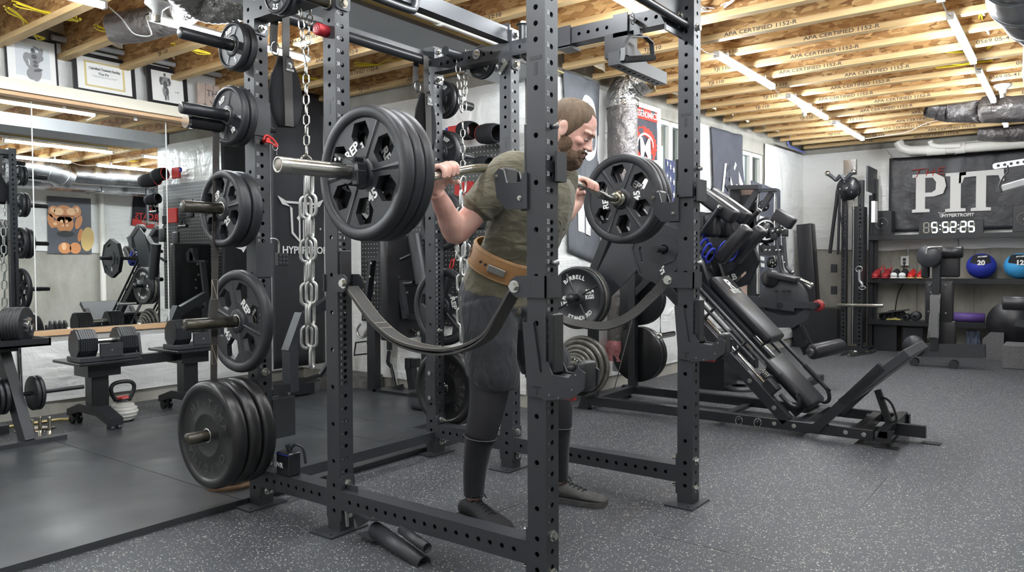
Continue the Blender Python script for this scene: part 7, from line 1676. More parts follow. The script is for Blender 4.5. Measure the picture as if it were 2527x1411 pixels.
for pts, lab in ((((40, 8), (110, 30), (190, 50), (196, 46)), 'yellow cables under the joists at the top left, nearest'), (((20, 20), (60, 50), (85, 85), (110, 96)), 'yellow cable pair dropping into the grey conduit'), (((240, 66), (300, 85), (365, 100)), 'yellow cables crossing behind the grey foil duct'), (((430, 112), (480, 125), (520, 133)), 'yellow cables left of the top small plates'), (((880, 160), (940, 160), (990, 150), (1010, 144)), 'yellow cable under the joists seen behind the rack'), (((740, 190), (780, 195), (800, 200)), 'yellow cable behind the near chain')):
 mb = MB(); S_ = spline([P(u, v, z=2.60) for u, v in pts], 6)
 for o_ in ((0, 0, 0), (.012, .02, .01), (-.015, .015, .012), (0, .035, 0)): mb.tube([p + V(o_) * (1 + .6 * math.sin(i * .9)) for i, p in enumerate(S_)], .0045, 6)
 tag(mb.build('ceiling_cable', YELC), lab, 'cable')
d1 = thing('foil_duct', 'crinkled silver flexible duct hanging at the top left beside the rack', 'duct', (2.6, 4.2, 2.5))
ducttube([P(430, -60, z=2.62), P(480, -10, z=2.60), P(540, 5, z=2.58), P(620, -10, z=2.60), P(700, -40, z=2.62)], .115, FOIL, 'foil', d1, .008, ribs=.004)
d2 = thing('foil_duct', 'dark foil insulated duct elbow behind the topmost peg', 'duct', (2.6, 5, 2.5))
ducttube([P(285, 70, z=2.60), P(350, 62, z=2.60), P(420, 40, z=2.60), P(480, 0, z=2.60)], .10, FOILG, 'wrap', d2, .01)
# ---------------------------------------------------------------- things seen in the mirror on the wall behind the camera
def VM(u, v, y=YB + .04): p = P(u, v, y=2 * 5.872 - y); return V((p.x, y, p.z))
ps = thing('wall_poster', 'colour poster of a muscular man holding a barbell, seen in the mirror', 'poster', VM(170, 555)); a = VM(116, 483); b = VM(227, 626);
mb = MB(); mb.bb((min(a.x, b.x), YB + .028, b.z), (max(a.x, b.x), YB + .034, a.z)); mb.build('poster_sheet', M('poster_dark_backdrop', (.075, .08, .10), .4), ps)
TAN1 = M('poster_orange_skin', (.62, .25, .09), .4); TAN2 = M('poster_highlight_skin', (.85, .52, .28), .4); TAN3 = M('poster_brown_shade', (.28, .10, .04), .5)
m1, m2, m3 = MB(), MB(), MB()
def pe(m_, u, v, ru, rv, a=0.0, k=0):
 c = VM(u, v, YB + .036 + .0008 * k); su = abs(VM(u + 1, v).x - VM(u, v).x); sv = abs(VM(u, v + 1).z - VM(u, v).z)
 m_.flat([[(ru * su * math.cos(t) * math.cos(a) - rv * sv * math.sin(t) * math.sin(a), ru * su * math.cos(t) * math.sin(a) + rv * sv * math.sin(t) * math.cos(a)) for t in [2 * PI * i / 20 for i in range(20)]]], c, (1, 0, 0), (0, 0, 1), .0008)
for q in ((158, 528, 26, 22, 0, 0), (132, 522, 13, 15, 0, 1), (188, 522, 12, 15, 0, 1), (160, 552, 22, 22, 0, 0), (126, 545, 8, 18, .2, 1), (194, 548, 8, 18, -.3, 1), (198, 580, 6, 16, -.2, 0), (136, 552, 9, 9, 0, 2), (160, 612, 16, 14, 0, 0), (186, 612, 14, 14, 0, 0)): pe(m1, *q[:4], q[4], q[5])
for q in ((145, 522, 12, 9, 0, 3), (176, 522, 12, 9, 0, 3), (130, 518, 6, 7, 0, 3), (190, 518, 5, 7, 0, 3), (152, 546, 4, 4, 0, 3), (164, 546, 4, 4, 0, 3), (155, 556, 4, 3, 0, 3), (166, 556, 4, 3, 0, 3), (136, 552, 5, 4, 0, 4), (158, 608, 6, 9, 0, 3)): pe(m2, *q[:4], q[4], q[5])
for q in ((160, 533, 24, 2, 0, 4), (160, 546, 1, 14, 0, 4)): pe(m3, *q[:4], q[4], q[5])
m1.build('figure', TAN1, ps); m2.build('figure_highlight', TAN2, ps); m3.build('figure_shade', TAN3, ps)
mb = MB(); pe(mb, 216, 590, 16, 30, -.1, 3); mb.build('golden_plate', M('poster_gold', (.60, .42, .15), .4), ps)
mb = MB(); pe(mb, 162, 577, 22, 8, 0, 3); mb.build('dark_trunks', STEELD, ps)
bf = thing('team_flag', 'black flag with a white letter C and red band reading BEARCATS, seen in the mirror', 'flag', VM(375, 500))
def quad(us, y=YB + .03):
 return [VM(u, v, y) for u, v in us]
c4 = quad(((334, 425), (433, 438), (420, 571), (322, 555)))
def ffn(a, b):
 top = c4[0].lerp(c4[1], a); bot = c4[3].lerp(c4[2], a); p = top.lerp(bot, b); return V((p.x, YB + .05 + .02 * noise.noise(V((a * 4, b * 2, 3))), p.z))
mb = MB(); mb.grid(ffn, 20, 20); mb.build('flag_cloth', M('black_flag_cloth', (.028, .028, .035), .9), bf, solid=.003)
def fq(a, b, off=.03): p = ffn(a, b); return V((p.x, YB + .05 + off, p.z))
FU = (c4[0] - c4[3]).normalized(); FXX = V((-1, 0, 0)); FXX = (c4[0] - c4[1]).normalized() if (c4[0] - c4[1]).x < 0 else (c4[1] - c4[0]).normalized()
mb = MB(); arc = [(.30 * math.cos(t) , .36 * math.sin(t)) for t in [math.radians(50 + 260 * i / 24) for i in range(25)]]; arc2 = [(.10 + .24 * math.cos(t), .25 * math.sin(t)) for t in [math.radians(310 - 240 * i / 24) for i in range(25)]]
cc = fq(.52, .40, .032); mb.flat([[(a * .55, b * .72) for a, b in arc + arc2]], cc, FXX, (0, 0, 1), .002)
for k in range(4): q = fq(.30 + .13 * k, .10 + .03 * (k in (0, 3)), .032); mb.sphere(q, .035, 10, 8, (1, .08, 1.2))
mb.build('white_letter_c', CLOTHW, bf)
mb = MB(); q = fq(.5, .80, .034); mb.text('BEARCATS', .15, q, FXX, (0, 0, 1), .001, .004, sx=.9);
mb.add([fq(.0, .88, .033), fq(1, .88, .033), fq(1, 1, .033), fq(0, 1, .033)], [(0, 1, 2, 3)]); mb.add([fq(.40, .60, .033), fq(.66, .60, .033), fq(.66, .68, .033), fq(.40, .68, .033)], [(0, 1, 2, 3)]); mb.build('red_print', CLOTHR, bf)
mb = MB(); q = VM(251, 500, YB + .10); mb.cyl((q.x, q.y, 0), (q.x, q.y, ZC - .35), .045, 20); tag(mb.build('white_standpipe', PVC), 'white vertical pipe against the rear wall, seen in the mirror', 'pipe')
# ================================================================ dumbbell stands on the left
as_ = thing('dumbbell_stand', 'black wheeled stand with two trays carrying the blocky adjustable dumbbells', 'dumbbell stand', (2.6, 5.2, 0))
mb = MB()
for cx0, z in ((2.34, .455), (2.98, .475)):
 mb.bb((cx0 - .20, 5.0, z - .02), (cx0 + .20, 5.40, z), bev=.004); mb.bb((cx0 - .10, 5.12, z - .11), (cx0 + .11, 5.32, z - .02)); mb.bb((cx0 - .055, 5.17, .12), (cx0 + .055, 5.27, z - .1), bev=.004)
mb.build('tray_and_post', STEELD, as_)
mb = MB(); mb.bb((2.34, 5.19, .385), (2.98, 5.25, .455)); mb.build('link_bar', STEELD, as_)
mb = MB()
for cx0 in (2.34, 2.98): mb.prism([(-.30, .055), (-.30, .10), (-.12, .155), (.12, .155), (.30, .10), (.30, .055), (.12, .10), (-.12, .10)], (cx0 - .04, 5.18, .0), (0, 1, 0), (0, 0, 1), .09)
mb.build('foot_bar', STEELD, as_)
for cx0 in (2.34, 2.98):
 for y in (4.91, 5.45):
  mb = MB();
  for s_ in (-.022, .022): mb.cyl((cx0 - .04 + s_ - .009, y, .034), (cx0 - .04 + s_ + .009, y, .034), .034, 18)
  mb.bb((cx0 - .055, y - .02, .03), (cx0 - .025, y + .02, .08)); mb.build('caster', STEELD, as_)
def ablock(x, y, z, lab):
 t = thing('adjustable_dumbbell', lab, 'dumbbell', (x, y, z)); mb = MB()
 for s_ in (-1, 1):
  for k in range(9):
   c = x + s_ * (.075 + k * .0135); R_ = .098 - (.006 if k in (0, 8) else 0); o8 = [(a * .85, b * 1.05) for a, b in ngon(R_, 8, 0, 0, PI / 8)]
   mb.flat([o8], (c, y, z + .112), (0, 1, 0), (0, 0, 1), .0115)
 mb.build('plate_stack', STEELD, t)
 mb = MB(); mb.cyl((x - .07, y, z + .125), (x + .07, y, z + .125), .018, 16); mb.build('handle', BRUSHED, t)
 mb = MB(); mb.bb((x - .19, y - .10, z + .001), (x + .19, y + .10, z + .035), bev=.004); mb.bb((x - .07, y - .11, z + .03), (x + .07, y - .09, z + .115)); mb.bb((x + .186, y - .03, z + .03), (x + .20, y + .03, z + .19), bev=.004); mb.build('cradle', STEEL, t)
 mb = MB()
 for k in range(5): mb.cyl((x + .200, y, z + .05 + k * .03), (x + .204, y, z + .05 + k * .03), .006 if k % 2 == 0 else .003, 10)
 mb.cyl((x, y - .11, z + .07), (x, y - .113, z + .07), .006, 10); mb.build('screws', GALV, t); return t
ad = ablock(2.335, 5.10, .457, 'blocky black adjustable dumbbell on the left tray of the wheeled stand'); ablock(2.985, 5.12, .477, 'blocky black adjustable dumbbell on the right tray behind the lower peg')
cr = thing('dumbbell_cradle', 'black open cradle with four upright slotted plates beside the left adjustable dumbbell', 'cradle', (2.6, 5.3, .457)); mb = MB()
for k in range(4): mb.prism([(-.08, 0), (.08, 0), (.06, .16), (.02, .185), (.0, .12), (-.03, .10), (-.05, .15)], (2.535 + k * .035, 5.30, .457), (0, 1, 0), (0, 0, 1), .016)
mb.build('slotted_plates', STEEL, cr)
kb = thing('kettlebell', 'white ringed adjustable kettlebell with black handle and red top on the floor', 'kettlebell', (2.515, 5.235, 0)); q = V((2.515, 5.235, 0)); mb = MB()
prof = [(.012, .055)]
for k in range(6):
 z0 = .018 + k * .021; r = .086 * math.sin(PI * (.24 + .125 * k)) + .008
 prof += [(z0, r - .003), (z0 + .003, r), (z0 + .016, r + .001), (z0 + .019, r - .003)]
mb.lathe(q, (0, 0, 1), prof, 40); mb.build('ringed_body', M('white_enamel', (.74, .73, .68), .3), kb)
mb = MB(); mb.lathe(q, (0, 0, 1), [(0, .001), (0, .062), (.012, .066), (.02, .06)], 32); mb.lathe(q, (0, 0, 1), [(.145, .06), (.155, .056), (.162, .05), (.162, .001)], 32)
mb.tube(spline([q + V((-.050, 0, .155)), q + V((-.072, 0, .20)), q + V((-.078, 0, .24)), q + V((-.055, 0, .268)), q + V((0, 0, .276)), q + V((.055, 0, .268)), q + V((.078, 0, .24)), q + V((.072, 0, .20)), q + V((.050, 0, .155))], 5), .0135, 14); mb.build('handle_and_base', STEELD, kb)
mb = MB(); mb.lathe(q, (0, 0, 1), [(.160, .046), (.172, .04), (.178, .02), (.178, .001)], 6, smooth=False); mb.build('red_dial', RED, kb)
lt = thing('plate_stand', 'black A-frame stand at the left edge with a top tray and small plate pegs', 'stand', (1.75, 4.9, 0))
mb = MB(); mb.bb((1.30, 4.86, .0), (2.0, 4.94, .055)); mb.bb((1.30, 5.45, 0), (1.9, 5.53, .055)); mb.build('foot_bar', STEEL, lt)
mb = MB()
for x0, x1 in ((1.80, 1.745), (1.56, 1.615)):
 mb.bar((x0, 4.90, .05), (x1, 5.10, .58), .065, .06); mb.bar((x0, 5.47, .05), (x1, 5.28, .58), .065, .06)
mb.build('slanted_leg', STEEL, lt)
mb = MB(); mb.bb((1.25, 4.88, .60), (1.93, 5.45, .612)); mb.bb((1.25, 4.88, .60), (1.93, 4.892, .645)); mb.bb((1.918, 4.88, .60), (1.93, 5.45, .645)); mb.bb((1.5, 5.0, .57), (1.80, 5.3, .60)); mb.build('top_tray', STEELD, lt)
mb = MB(); mb.cyl((1.4, 5.0, .31), (2.16, 5.0, .31), .0125, 14); mb.build('plate_peg', STEELD, lt)
for i, (x, lb) in enumerate(((1.885, 'thin small round plate on the low peg of the left stand, outer'), (1.86, 'thin small round plate on the low peg of the left stand, inner'), (1.70, 'small round plate behind the leg of the left stand, outer'), (1.67, 'small round plate behind the leg of the left stand, middle'), (1.64, 'small round plate behind the leg of the left stand, inner'))):
 mb = MB(); mb.lathe((x + .012, 5.0, .31), (1, 0, 0), [(-.011, .013), (-.011, .098), (-.007, .103), (.007, .103), (.011, .098), (.011, .013)], 40); tag(mb.build('small_plate', IRON), lb, 'weight plate')
def rdb(x, y, z, lab, R=.105, cap=True):
 t = thing('round_dumbbell', lab, 'dumbbell', (x, y, z)); d = V((.72, -.70, 0)).normalized(); mb = MB(); c = V((x, y, z + R))
 prof = [(-.16, .001)]
 for s0 in (-.16, .06):
  for k in range(7): a = s0 + k * .0165; prof += [(a, R - .006), (a + .002, R), (a + .012, R), (a + .0145, R - .006)]
  if s0 < 0: prof += [(-.035, .018), (.05, .018)]
 prof += [(.176, .001)]
 mb.lathe(c, d, prof, 44); mb.build('plate_stack', IRON, t)
 mb = MB(); n = 40; pts = [(lambda r_: (r_ * math.cos(2 * PI * i / n), r_ * math.sin(2 * PI * i / n)))(.042 + .0065 * math.tanh(3 * math.cos(2 * PI * i / n * 6))) for i in range(n)]
 mb.flat([pts], c + d * .183, V((0, 0, 1)).cross(d), (0, 0, 1), .014); mb.lathe(c + d * .19, d, [(0, .032), (.004, .030), (.004, .001)], 24); mb.build('star_knob', CHROME, t)
 return t
rdb(1.70, 5.06, .616, 'round adjustable dumbbell with chrome star knob, front one on the left stand', .108); rdb(1.53, 5.22, .616, 'round adjustable dumbbell behind the chrome knobbed one on the left stand', .108)
for i, (x, y, lb) in enumerate(((1.86, 4.99, 'short threaded chrome pin standing left on the stand foot'), (1.955, 4.99, 'short threaded chrome pin standing right on the stand foot'), (1.925, 5.05, 'threaded chrome pin half hidden behind the slanted leg'))):
 mb = MB(); prof = [(0, .011), (.07, .011)]
 for k in range(11): prof += [(.072 + k * .007, .009), (.075 + k * .007, .0125)]
 prof += [(.155, .010), (.155, .001)]; mb.lathe((x, y, .0), (0, 0, 1), prof, 18); tag(mb.build('threaded_pin', M('brassy_chrome', (.60, .56, .44), .2, 1.0) if i == 0 else bpy.data.materials['brassy_chrome']), lb, 'pin')
mb = MB(); mb.cyl((2.01, 5.56, .02), (2.00, 5.56, .58), .018, 18); mb.lathe((2.05, 5.45, 0), (0, 0, 1), [(0, .001), (0, .12), (.008, .12), (.02, .03), (.02, .001)], 32); tag(mb.build('chrome_pole', CHROME), 'chrome pole on a flat round base behind the left stand', 'pole')
mb = MB(); mb.tube([(1.90, 5.58, .02), (2.24, 5.56, .02), (2.28, 5.50, .02)], .012, 10); tag(mb.build('brass_bar', M('yellow_brass', (.62, .52, .26), .3, .9)), 'bent brass coloured bar lying by the wall', 'bar')
mb = MB(); q = P(541, 1208, z=.03); q = V((2.03, 3.20, .028)); mb.lathe(q, (0, 0, 1), [(0, .001), (0, .105), (.024, .107), (.026, .103), (.028, .107), (.052, .105), (.054, .102), (.054, .001)], 48); wd = thing('wooden_disc', 'stack of two round tan wooden blocks under the bumper plates', 'block', q); mb.build('disc_stack', M('tan_plywood_disc', (.30, .19, .11), .6, var=(30, (.22, .13, .075))), wd)
# ================================================================ banner on the mirror wall and gear on the return wall
yb_ = 5.50; hb = thing('standing_banner', 'tall black HYPERTROFIT banner hanging behind the near chain', 'banner', (4.15, yb_, .1)); a, b, c = P(666, 208, y=yb_), P(797, 243, y=yb_), P(797, 895, y=yb_)
mb = MB(); mb.grid(lambda s_, t_: V((a.x + (b.x - a.x) * s_, yb_ + .012 * math.sin(s_ * 7) + .008 * noise.noise(V((s_ * 3, t_ * 4, 1))), c.z + (a.z - c.z) * t_)), 16, 24); mb.build('banner_cloth', M('black_banner_cloth', (.022, .022, .026), .6), hb, solid=.003)
mb = MB(); ox = P(742, 545, y=yb_ - .02); hyper(mb, ox + V((.01, 0, .0)), (1, 0, 0), .40); mb.text('HYPERTROFIT', .088, P(757, 618, y=yb_ - .02) + V((.02, 0, 0)), (1, 0, 0), (0, 0, 1), .001, .002); mb.build('logo', CLOTHW, hb)
mb = MB(); q = P(790, 565, y=yb_ - .02); mb.cyl(q, q + V((0, -.004, 0)), .010, 14); mb.build('grommet', ZINC, hb)
def mat_peg():
 m, N, L, b = newmat('perforated_black_board'); p = pos(N, L, (1, 1, 1))
 sp_ = N.new('ShaderNodeSeparateXYZ'); L.new(p, sp_.inputs[0]); out = []
 for ax, pit in ((1, .036), (2, .036)):
  d = N.new('ShaderNodeMath'); d.operation = 'MODULO'; a_ = N.new('ShaderNodeMath'); a_.operation = 'ADD'; a_.inputs[1].default_value = 10; L.new(sp_.outputs[ax], a_.inputs[0]); L.new(a_.outputs[0], d.inputs[0]); d.inputs[1].default_value = pit
  s = N.new('ShaderNodeMath'); s.operation = 'SUBTRACT'; L.new(d.outputs[0], s.inputs[0]); s.inputs[1].default_value = pit / 2
  q = N.new('ShaderNodeMath'); q.operation = 'MULTIPLY'; L.new(s.outputs[0], q.inputs[0]); L.new(s.outputs[0], q.inputs[1]); out.append(q)
 a_ = N.new('ShaderNodeMath'); a_.operation = 'ADD'; L.new(out[0].outputs[0], a_.inputs[0]); L.new(out[1].outputs[0], a_.inputs[1])
 lt_ = N.new('ShaderNodeMath'); lt_.operation = 'LESS_THAN'; L.new(a_.outputs[0], lt_.inputs[0]); lt_.inputs[1].default_value = .0042 ** 2
 mx = N.new('ShaderNodeMixRGB'); L.new(lt_.outputs[0], mx.inputs[0]); mx.inputs[1].default_value = (.016, .016, .018, 1); mx.inputs[2].default_value = (.62, .62, .55, 1); L.new(mx.outputs[0], b.inputs['Base Color']); b.inputs['Roughness'].default_value = .4; return m
PEG = mat_peg(); PX = XPEG - .05
pb = thing('peg_board', 'large black perforated board on the wall behind the rack', 'peg board', (PX, 4.2, .6)); mb = MB(); mb.bb((PX, 3.42, .58), (PX + .012, 5.02, 1.98), bev=.002); mb.build('board', PEG, pb)
mb = MB(); mb.bb((PX - .006, 3.42, 1.275), (PX, 5.02, 1.283)); mb.build('board_seam', STEEL, pb)
def QP(u, v, dx=.0): return P(u, v, x=PX - .06 - dx)
for i, (u, v, r, l, tc, lab) in enumerate(((1210, 330, .075, .22, CLOTHR, 'black knee sleeve with red trim on a wall hook, right one'), (1155, 322, .070, .16, CLOTHR, 'black knee sleeve with thin red edge on a wall hook, left one'), (1195, 405, .06, .16, STEEL, 'dark grey padded cuff hanging below the knee sleeves'))):
 c = QP(u, v, .10); t = thing('knee_sleeve', lab, 'sleeve', c); dd = V((-.35, -1, -.12)).normalized(); mb = MB()
 mb.lathe(c - dd * l / 2, dd, [(0, r * .92), (l * .3, r * 1.02), (l * .7, r), (l, r * .86), (l, r * .78), (l * .5, r * .9), (0, r * .84)], 28, close=True); mb.build('sleeve', FABBLK, t)
 mb = MB(); mb.lathe(c - dd * (l / 2 + .002), dd, [(0, r * .93), (.006, r * .95), (.006, r * .84), (0, r * .83)], 28, close=True); mb.build('trim_band', tc, t)
for i, (u0, v0, u1, v1, m_, lab) in enumerate(((1103, 312, 1140, 345, CLOTHR, 'red folded fabric hanging on the wall behind the far chain'), (1097, 315, 1102, 330, BLUE, 'sliver of blue band beside the red fabric'), (1120, 450, 1165, 500, CLOTHR, 'red straps hanging below the raised hand'), (1170, 470, 1195, 500, FABBLK, 'black cuff on the peg board beside the sleeve cuff'))):
 a = QP(u0, v0, .03); b = QP(u1, v1, .03); mb = MB(); mb.bb((a.x, a.y, b.z), (a.x + .03, b.y, a.z), bev=.008); tag(mb.build('hanging_fabric', m_), lab, 'fabric')
for i, (u, v) in enumerate(((1040, 470), (1075, 520), (1180, 540), (1205, 600), (1110, 560), (1225, 450))):
 c = QP(u, v, .05); t = thing('cable_attachment', ['black rope grip hooked high on the peg board by the far post', 'black rubber handle on the peg board under the bar', 'flat black handle plate hooked beside the elbow', 'short black bar hung beside the leather belt', 'dark triangular handle behind the raised forearm', 'black strap attachment under the grey cuff'][i], 'attachment', c); mb = MB()
 if i % 2: mb.cyl(c + V((0, .08, 0)), c + V((0, -.08, -.0)), .018, 14); mb.tube([c + V((0, .07, 0)), c + V((0, 0, .09)), c + V((0, -.07, 0))], .006, 8)
 else: mb.box(c, (.03, .12, .16), bev=.02); mb.tube([c + V((0, 0, .07)), c + V((.03, 0, .12))], .006, 8)
 mb.build('attachment_body', VINYL if i % 2 else STEELD, t)
mb = MB(); mb.tube([QP(u, v, .02) for u, v in ((1115, 640), (1121, 637), (1119, 655), (1113, 664), (1109, 660))], .006, 8, closed=True); tag(mb.build('red_hook', RED), 'red wire hook on the peg board beside the far chain', 'hook')
af = thing('frame_attachment', 'black A-shaped steel frame attachment standing in front of the peg board', 'exercise frame', (4.2, 4.4, 0)); mb = MB(); XA = 4.25
def AP(u, v, dx=0.0): return P(u, v, x=XA + dx)
mb.bar(AP(919, 642), AP(903, 782), .03, .055, up=(1, 0, 0)); mb.bar(AP(980, 642), AP(1002, 786), .03, .055, up=(1, 0, 0)); mb.bar(AP(952, 598), AP(952, 640), .06, .065); mb.bar(AP(905, 640), AP(992, 640), .04, .02); mb.build('a_frame', STEEL, af)
mb = MB(); q0, q1, q2 = AP(925, 638, -.03), AP(986, 638, -.03), AP(955, 600, -.03); mb.add([q0, q1, q2, q0 + V((.006, 0, 0)), q1 + V((.006, 0, 0)), q2 + V((.006, 0, 0))], [(0, 1, 2), (3, 5, 4), (0, 3, 4, 1), (1, 4, 5, 2), (2, 5, 3, 0)]); mb.build('gusset', STEEL, af)
mb = MB()
for u, v in ((918, 649), (979, 649), (915, 682), (985, 683), (928, 697), (1002, 694), (926, 723), (1006, 721), (996, 758)): q = AP(u, v, -.03); mb.cyl(q, q + V((-.012, 0, 0)), .010, 10)
mb.build('frame_bolts', ZINC, af)
mb = MB(); mb.bb((XA, AP(905, 780).y, .0), (XA + .06, AP(925, 780).y, .66)); mb.bb((XA + .05, 4.05, .0), (XA + .12, 4.12, .66)); mb.bb((XA, 4.05, 0), (XA + .2, 4.62, .05)); mb.bb((XA, 4.10, .64), (XA + .10, 4.64, .68)); mb.build('support_legs', STEELD, af)
mb = MB(); a, b = P(1022, 578, x=4.1), P(1042, 700, x=4.1); mb.cyl(a, b, .050, 24); tag(mb.build('thick_roller', STEEL), 'thick dark grey tube leaning beside the A-shaped frame', 'tube')
mb = MB(); mb.cyl(P(1000, 700, x=4.1), P(1022, 698, x=4.1), .022, 14); mb.cyl(P(990, 640, x=4.12), P(1015, 628, x=4.12), .014, 12); tag(mb.build('frame_peg', STEELD), 'short black peg on the right of the A-shaped frame', 'peg')
pdm = VM(474, 690, 4.25); mb = MB(); a, b = VM(420, 600, 4.30), VM(530, 790, 4.30); mb.bb((min(a.x, b.x), 4.28, b.z), (min(a.x, b.x) + abs(a.x - b.x), 4.36, a.z), bev=.02); tag(mb.build('standing_pad', VINYL), 'tall black padded board beside the peg wall, seen in the mirror', 'pad')
for i, (pts, lab) in enumerate((([(890, 800), (882, 812), (885, 828), (900, 830), (918, 795)], 'chrome stirrup handle hanging behind the middle post'), ([(996, 805), (1020, 812), (1028, 828), (1032, 822), (1010, 806)], 'shiny chrome rotating handle under the peg board'))):
 t = thing('cable_stirrup', lab, 'handle', QP(*pts[0])); mb = MB(); mb.tube(spline([QP(u, v, .05) for u, v in pts], 4), .012, 10); mb.build('chrome_bow', CHROME, t)
 mb = MB(); mb.cyl(QP(*pts[-2], .05), QP(*pts[-1], .05), .018, 14); mb.build('grip', BRUSHED, t)
mb = MB(); mb.tube([QP(u, v, .05) for u, v in ((878, 845), (906, 842), (911, 872), (874, 876))], .008, 8, closed=True); tag(mb.build('square_handle', STEELD), 'black square frame handle beside the middle post', 'handle')
cb = thing('hanging_cable', 'thin cable with a black end grip hanging below the peg board to the floor', 'cable', P(963, 900, x=4.45)); mb = MB(); mb.tube(spline([P(u, v, x=4.45) for u, v in ((962, 745), (963, 800), (962, 835), (960, 880), (964, 905), (972, 945), (980, 958))], 5), .005, 8); mb.build('wire', STEELD, cb)
mb = MB(); mb.bar(P(961, 833, x=4.44), P(961, 863, x=4.44), .03, .035); mb.bar(P(960, 866, x=4.44), P(957, 895, x=4.44), .02, .025); mb.bar(P(957, 895, x=4.44), P(966, 905, x=4.44), .02, .025); mb.build('end_grip', STEELD, cb)
mb = MB(); mb.bar(P(968, 900, x=4.42), P(980, 957, x=4.42), .012, .02); mb.build('metal_strip', ZINC, cb)
mb = MB(); mb.bar(P(975, 962, x=4.40), P(993, 955, x=4.40), .04, .05); mb.build('floor_grip', FABBLK, cb)
mb = MB(); rk = [(4.26, 4.92), (4.50, 4.80)]
mb.prism([(-.30, 0), (.22, 0), (.20, .125), (.10, .135), (-.28, .155)], (4.36, 4.95, 0), (.35, -1, 0), (0, 0, 1), .20); tag(mb.build('grey_block', M('weathered_grey_wood', (.12, .115, .11), .85, var=(16, (.07, .067, .065)), bump=(30, .5, .01))), 'low weathered grey wedge block on the floor by the white wall', 'block')
sp2 = thing('twin_post', 'short black post with two square pads on top by the return wall', 'post', (4.35, 4.35, 0)); mb = MB(); q = P(1020, 965, z=0); q = V((4.35, 4.33, 0));
mb.bar(P(1022, 960, x=4.35), P(1014, 905, x=4.35), .06, .07); mb.box(P(1011, 897, x=4.34), (.06, .06, .09), bev=.004); mb.box(P(1026, 895, x=4.34), (.06, .06, .07), bev=.004); mb.bb((4.30, 4.26, 0), (4.40, 4.42, .04)); mb.build('post_body', STEELD, sp2)
mb = MB(); mb.cyl(P(1022, 1000, x=3.9), P(1048, 1004, x=3.9), .03, 18); tag(mb.build('small_roller', FABBLK), 'small black roller lying at the platform edge behind the far post', 'roller')
# squat stand arms beside the banner
sm_ = thing('squat_machine', 'black perforated machine arm and base standing below the HYPERTROFIT banner', 'exercise machine', (3.9, 4.95, 0)); YS = 4.95
def SP_(u, v): return P(u, v, y=YS)
mb = MB(); a0_, a1_ = SP_(718, 965), SP_(716, 862); mb.bar(a0_, a1_, .08, .10, up=(0, 1, 0)); mb.bar(SP_(712, 868), SP_(745, 775), .08, .09, up=(0, 1, 0)); mb.bar(SP_(742, 790), SP_(812, 742), .08, .07, up=(0, 1, 0)); mb.build('perforated_arm', STEEL, sm_)
mb = MB()
for u, v in ((712, 845), (719, 828), (727, 812), (735, 796), (711, 880), (711, 900), (711, 920), (711, 940), (726, 870), (726, 890), (728, 910), (728, 930), (730, 848), (738, 830), (775, 770), (788, 762), (800, 752)): q = SP_(u, v) + V((0, -.045, 0)); mb.cyl(q, q + V((0, -.002, 0)), .0075, 8)
mb.build('punched_holes', STEELD, sm_)
mb = MB(); mb.bar(SP_(682, 962) , SP_(768, 955), .09, .085); mb.bar(SP_(700, 975) + V((0, .2, 0)), SP_(800, 962) + V((0, .2, 0)), .08, .05); mb.bar(SP_(730, 945), SP_(790, 925), .05, .02); mb.bar(SP_(788, 928), SP_(812, 895), .03, .03); mb.build('base', STEELD, sm_)
mb = MB(); q = SP_(731, 985); mb.cyl(q + V((-.02, 0, 0)), q + V((.02, 0, 0)), .032, 18); mb.bar(q, q + V((0, 0, .06)), .02, .02); mb.build('caster', RUBBER, sm_)
mb = MB(); q = SP_(702, 969) + V((0, -.05, 0)); mb.cyl(q, q + V((0, -.01, 0)), .012, 12); mb.build('bolt', ZINC, sm_)
nb = thing('keypad_block', 'dark square rubber block with nine raised squares and a steel loop beside the rear post', 'attachment', P(695, 640, y=3.2)); mb = MB(); c = P(695, 640, y=3.2); mb.box(c, (.06, .03, .065), bev=.003)
for i in range(3):
 for j in range(3): mb.box(c + V(((i - 1) * .019, -.016, (j - 1) * .019)), (.015, .006, .015), bev=.002)
mb.build('block', RUBBER, nb); mb = MB(); mb.tube(spline([P(u, v, y=3.2) for u, v in ((688, 628), (688, 600), (680, 590), (668, 590), (664, 600), (664, 622))], 4), .005, 8); mb.build('steel_loop', GALV, nb)
# flags on the right wall
def flag(pts4, name, lab, cat, mat, off=.04, seed=1, bulge=.02):
 t = thing(name, lab, cat, PF(*pts4[0])[2]); C4 = [(PF(u, v)[0], PF(u, v)[1]) for u, v in pts4]
 def fn(a, b, o=0.0):
  s = (C4[0][0] * (1 - a) + C4[1][0] * a) * (1 - b) + (C4[3][0] * (1 - a) + C4[2][0] * a) * b; z = (C4[0][1] * (1 - a) + C4[1][1] * a) * (1 - b) + (C4[3][1] * (1 - a) + C4[2][1] * a) * b
  return FWp(s, z, off + o + bulge * (noise.noise(V((a * 5 + seed, b * 1.3, seed))) + .35 * math.sin(a * 17 + b * 2)))
 mb = MB(); mb.grid(fn, 28, 24); mb.build('cloth', mat, t, solid=.003); return t, fn
def onflag(fn, data, u0, v0, u1, v1, mat, name, par, lab=None):
 # map flat outline data in 0..1 box on to the cloth
 mb = MB()
 for outl in data:
  vs, fs = fill2d([[(p[0], p[1]) for p in o_] for o_ in outl], .0)
  mb.add([fn(u0 + (u1 - u0) * v_.x, v0 + (v1 - v0) * (1 - v_.y), .006) for v_ in vs], fs)
 return mb.build(name, mat, par, lab, solid=.002)
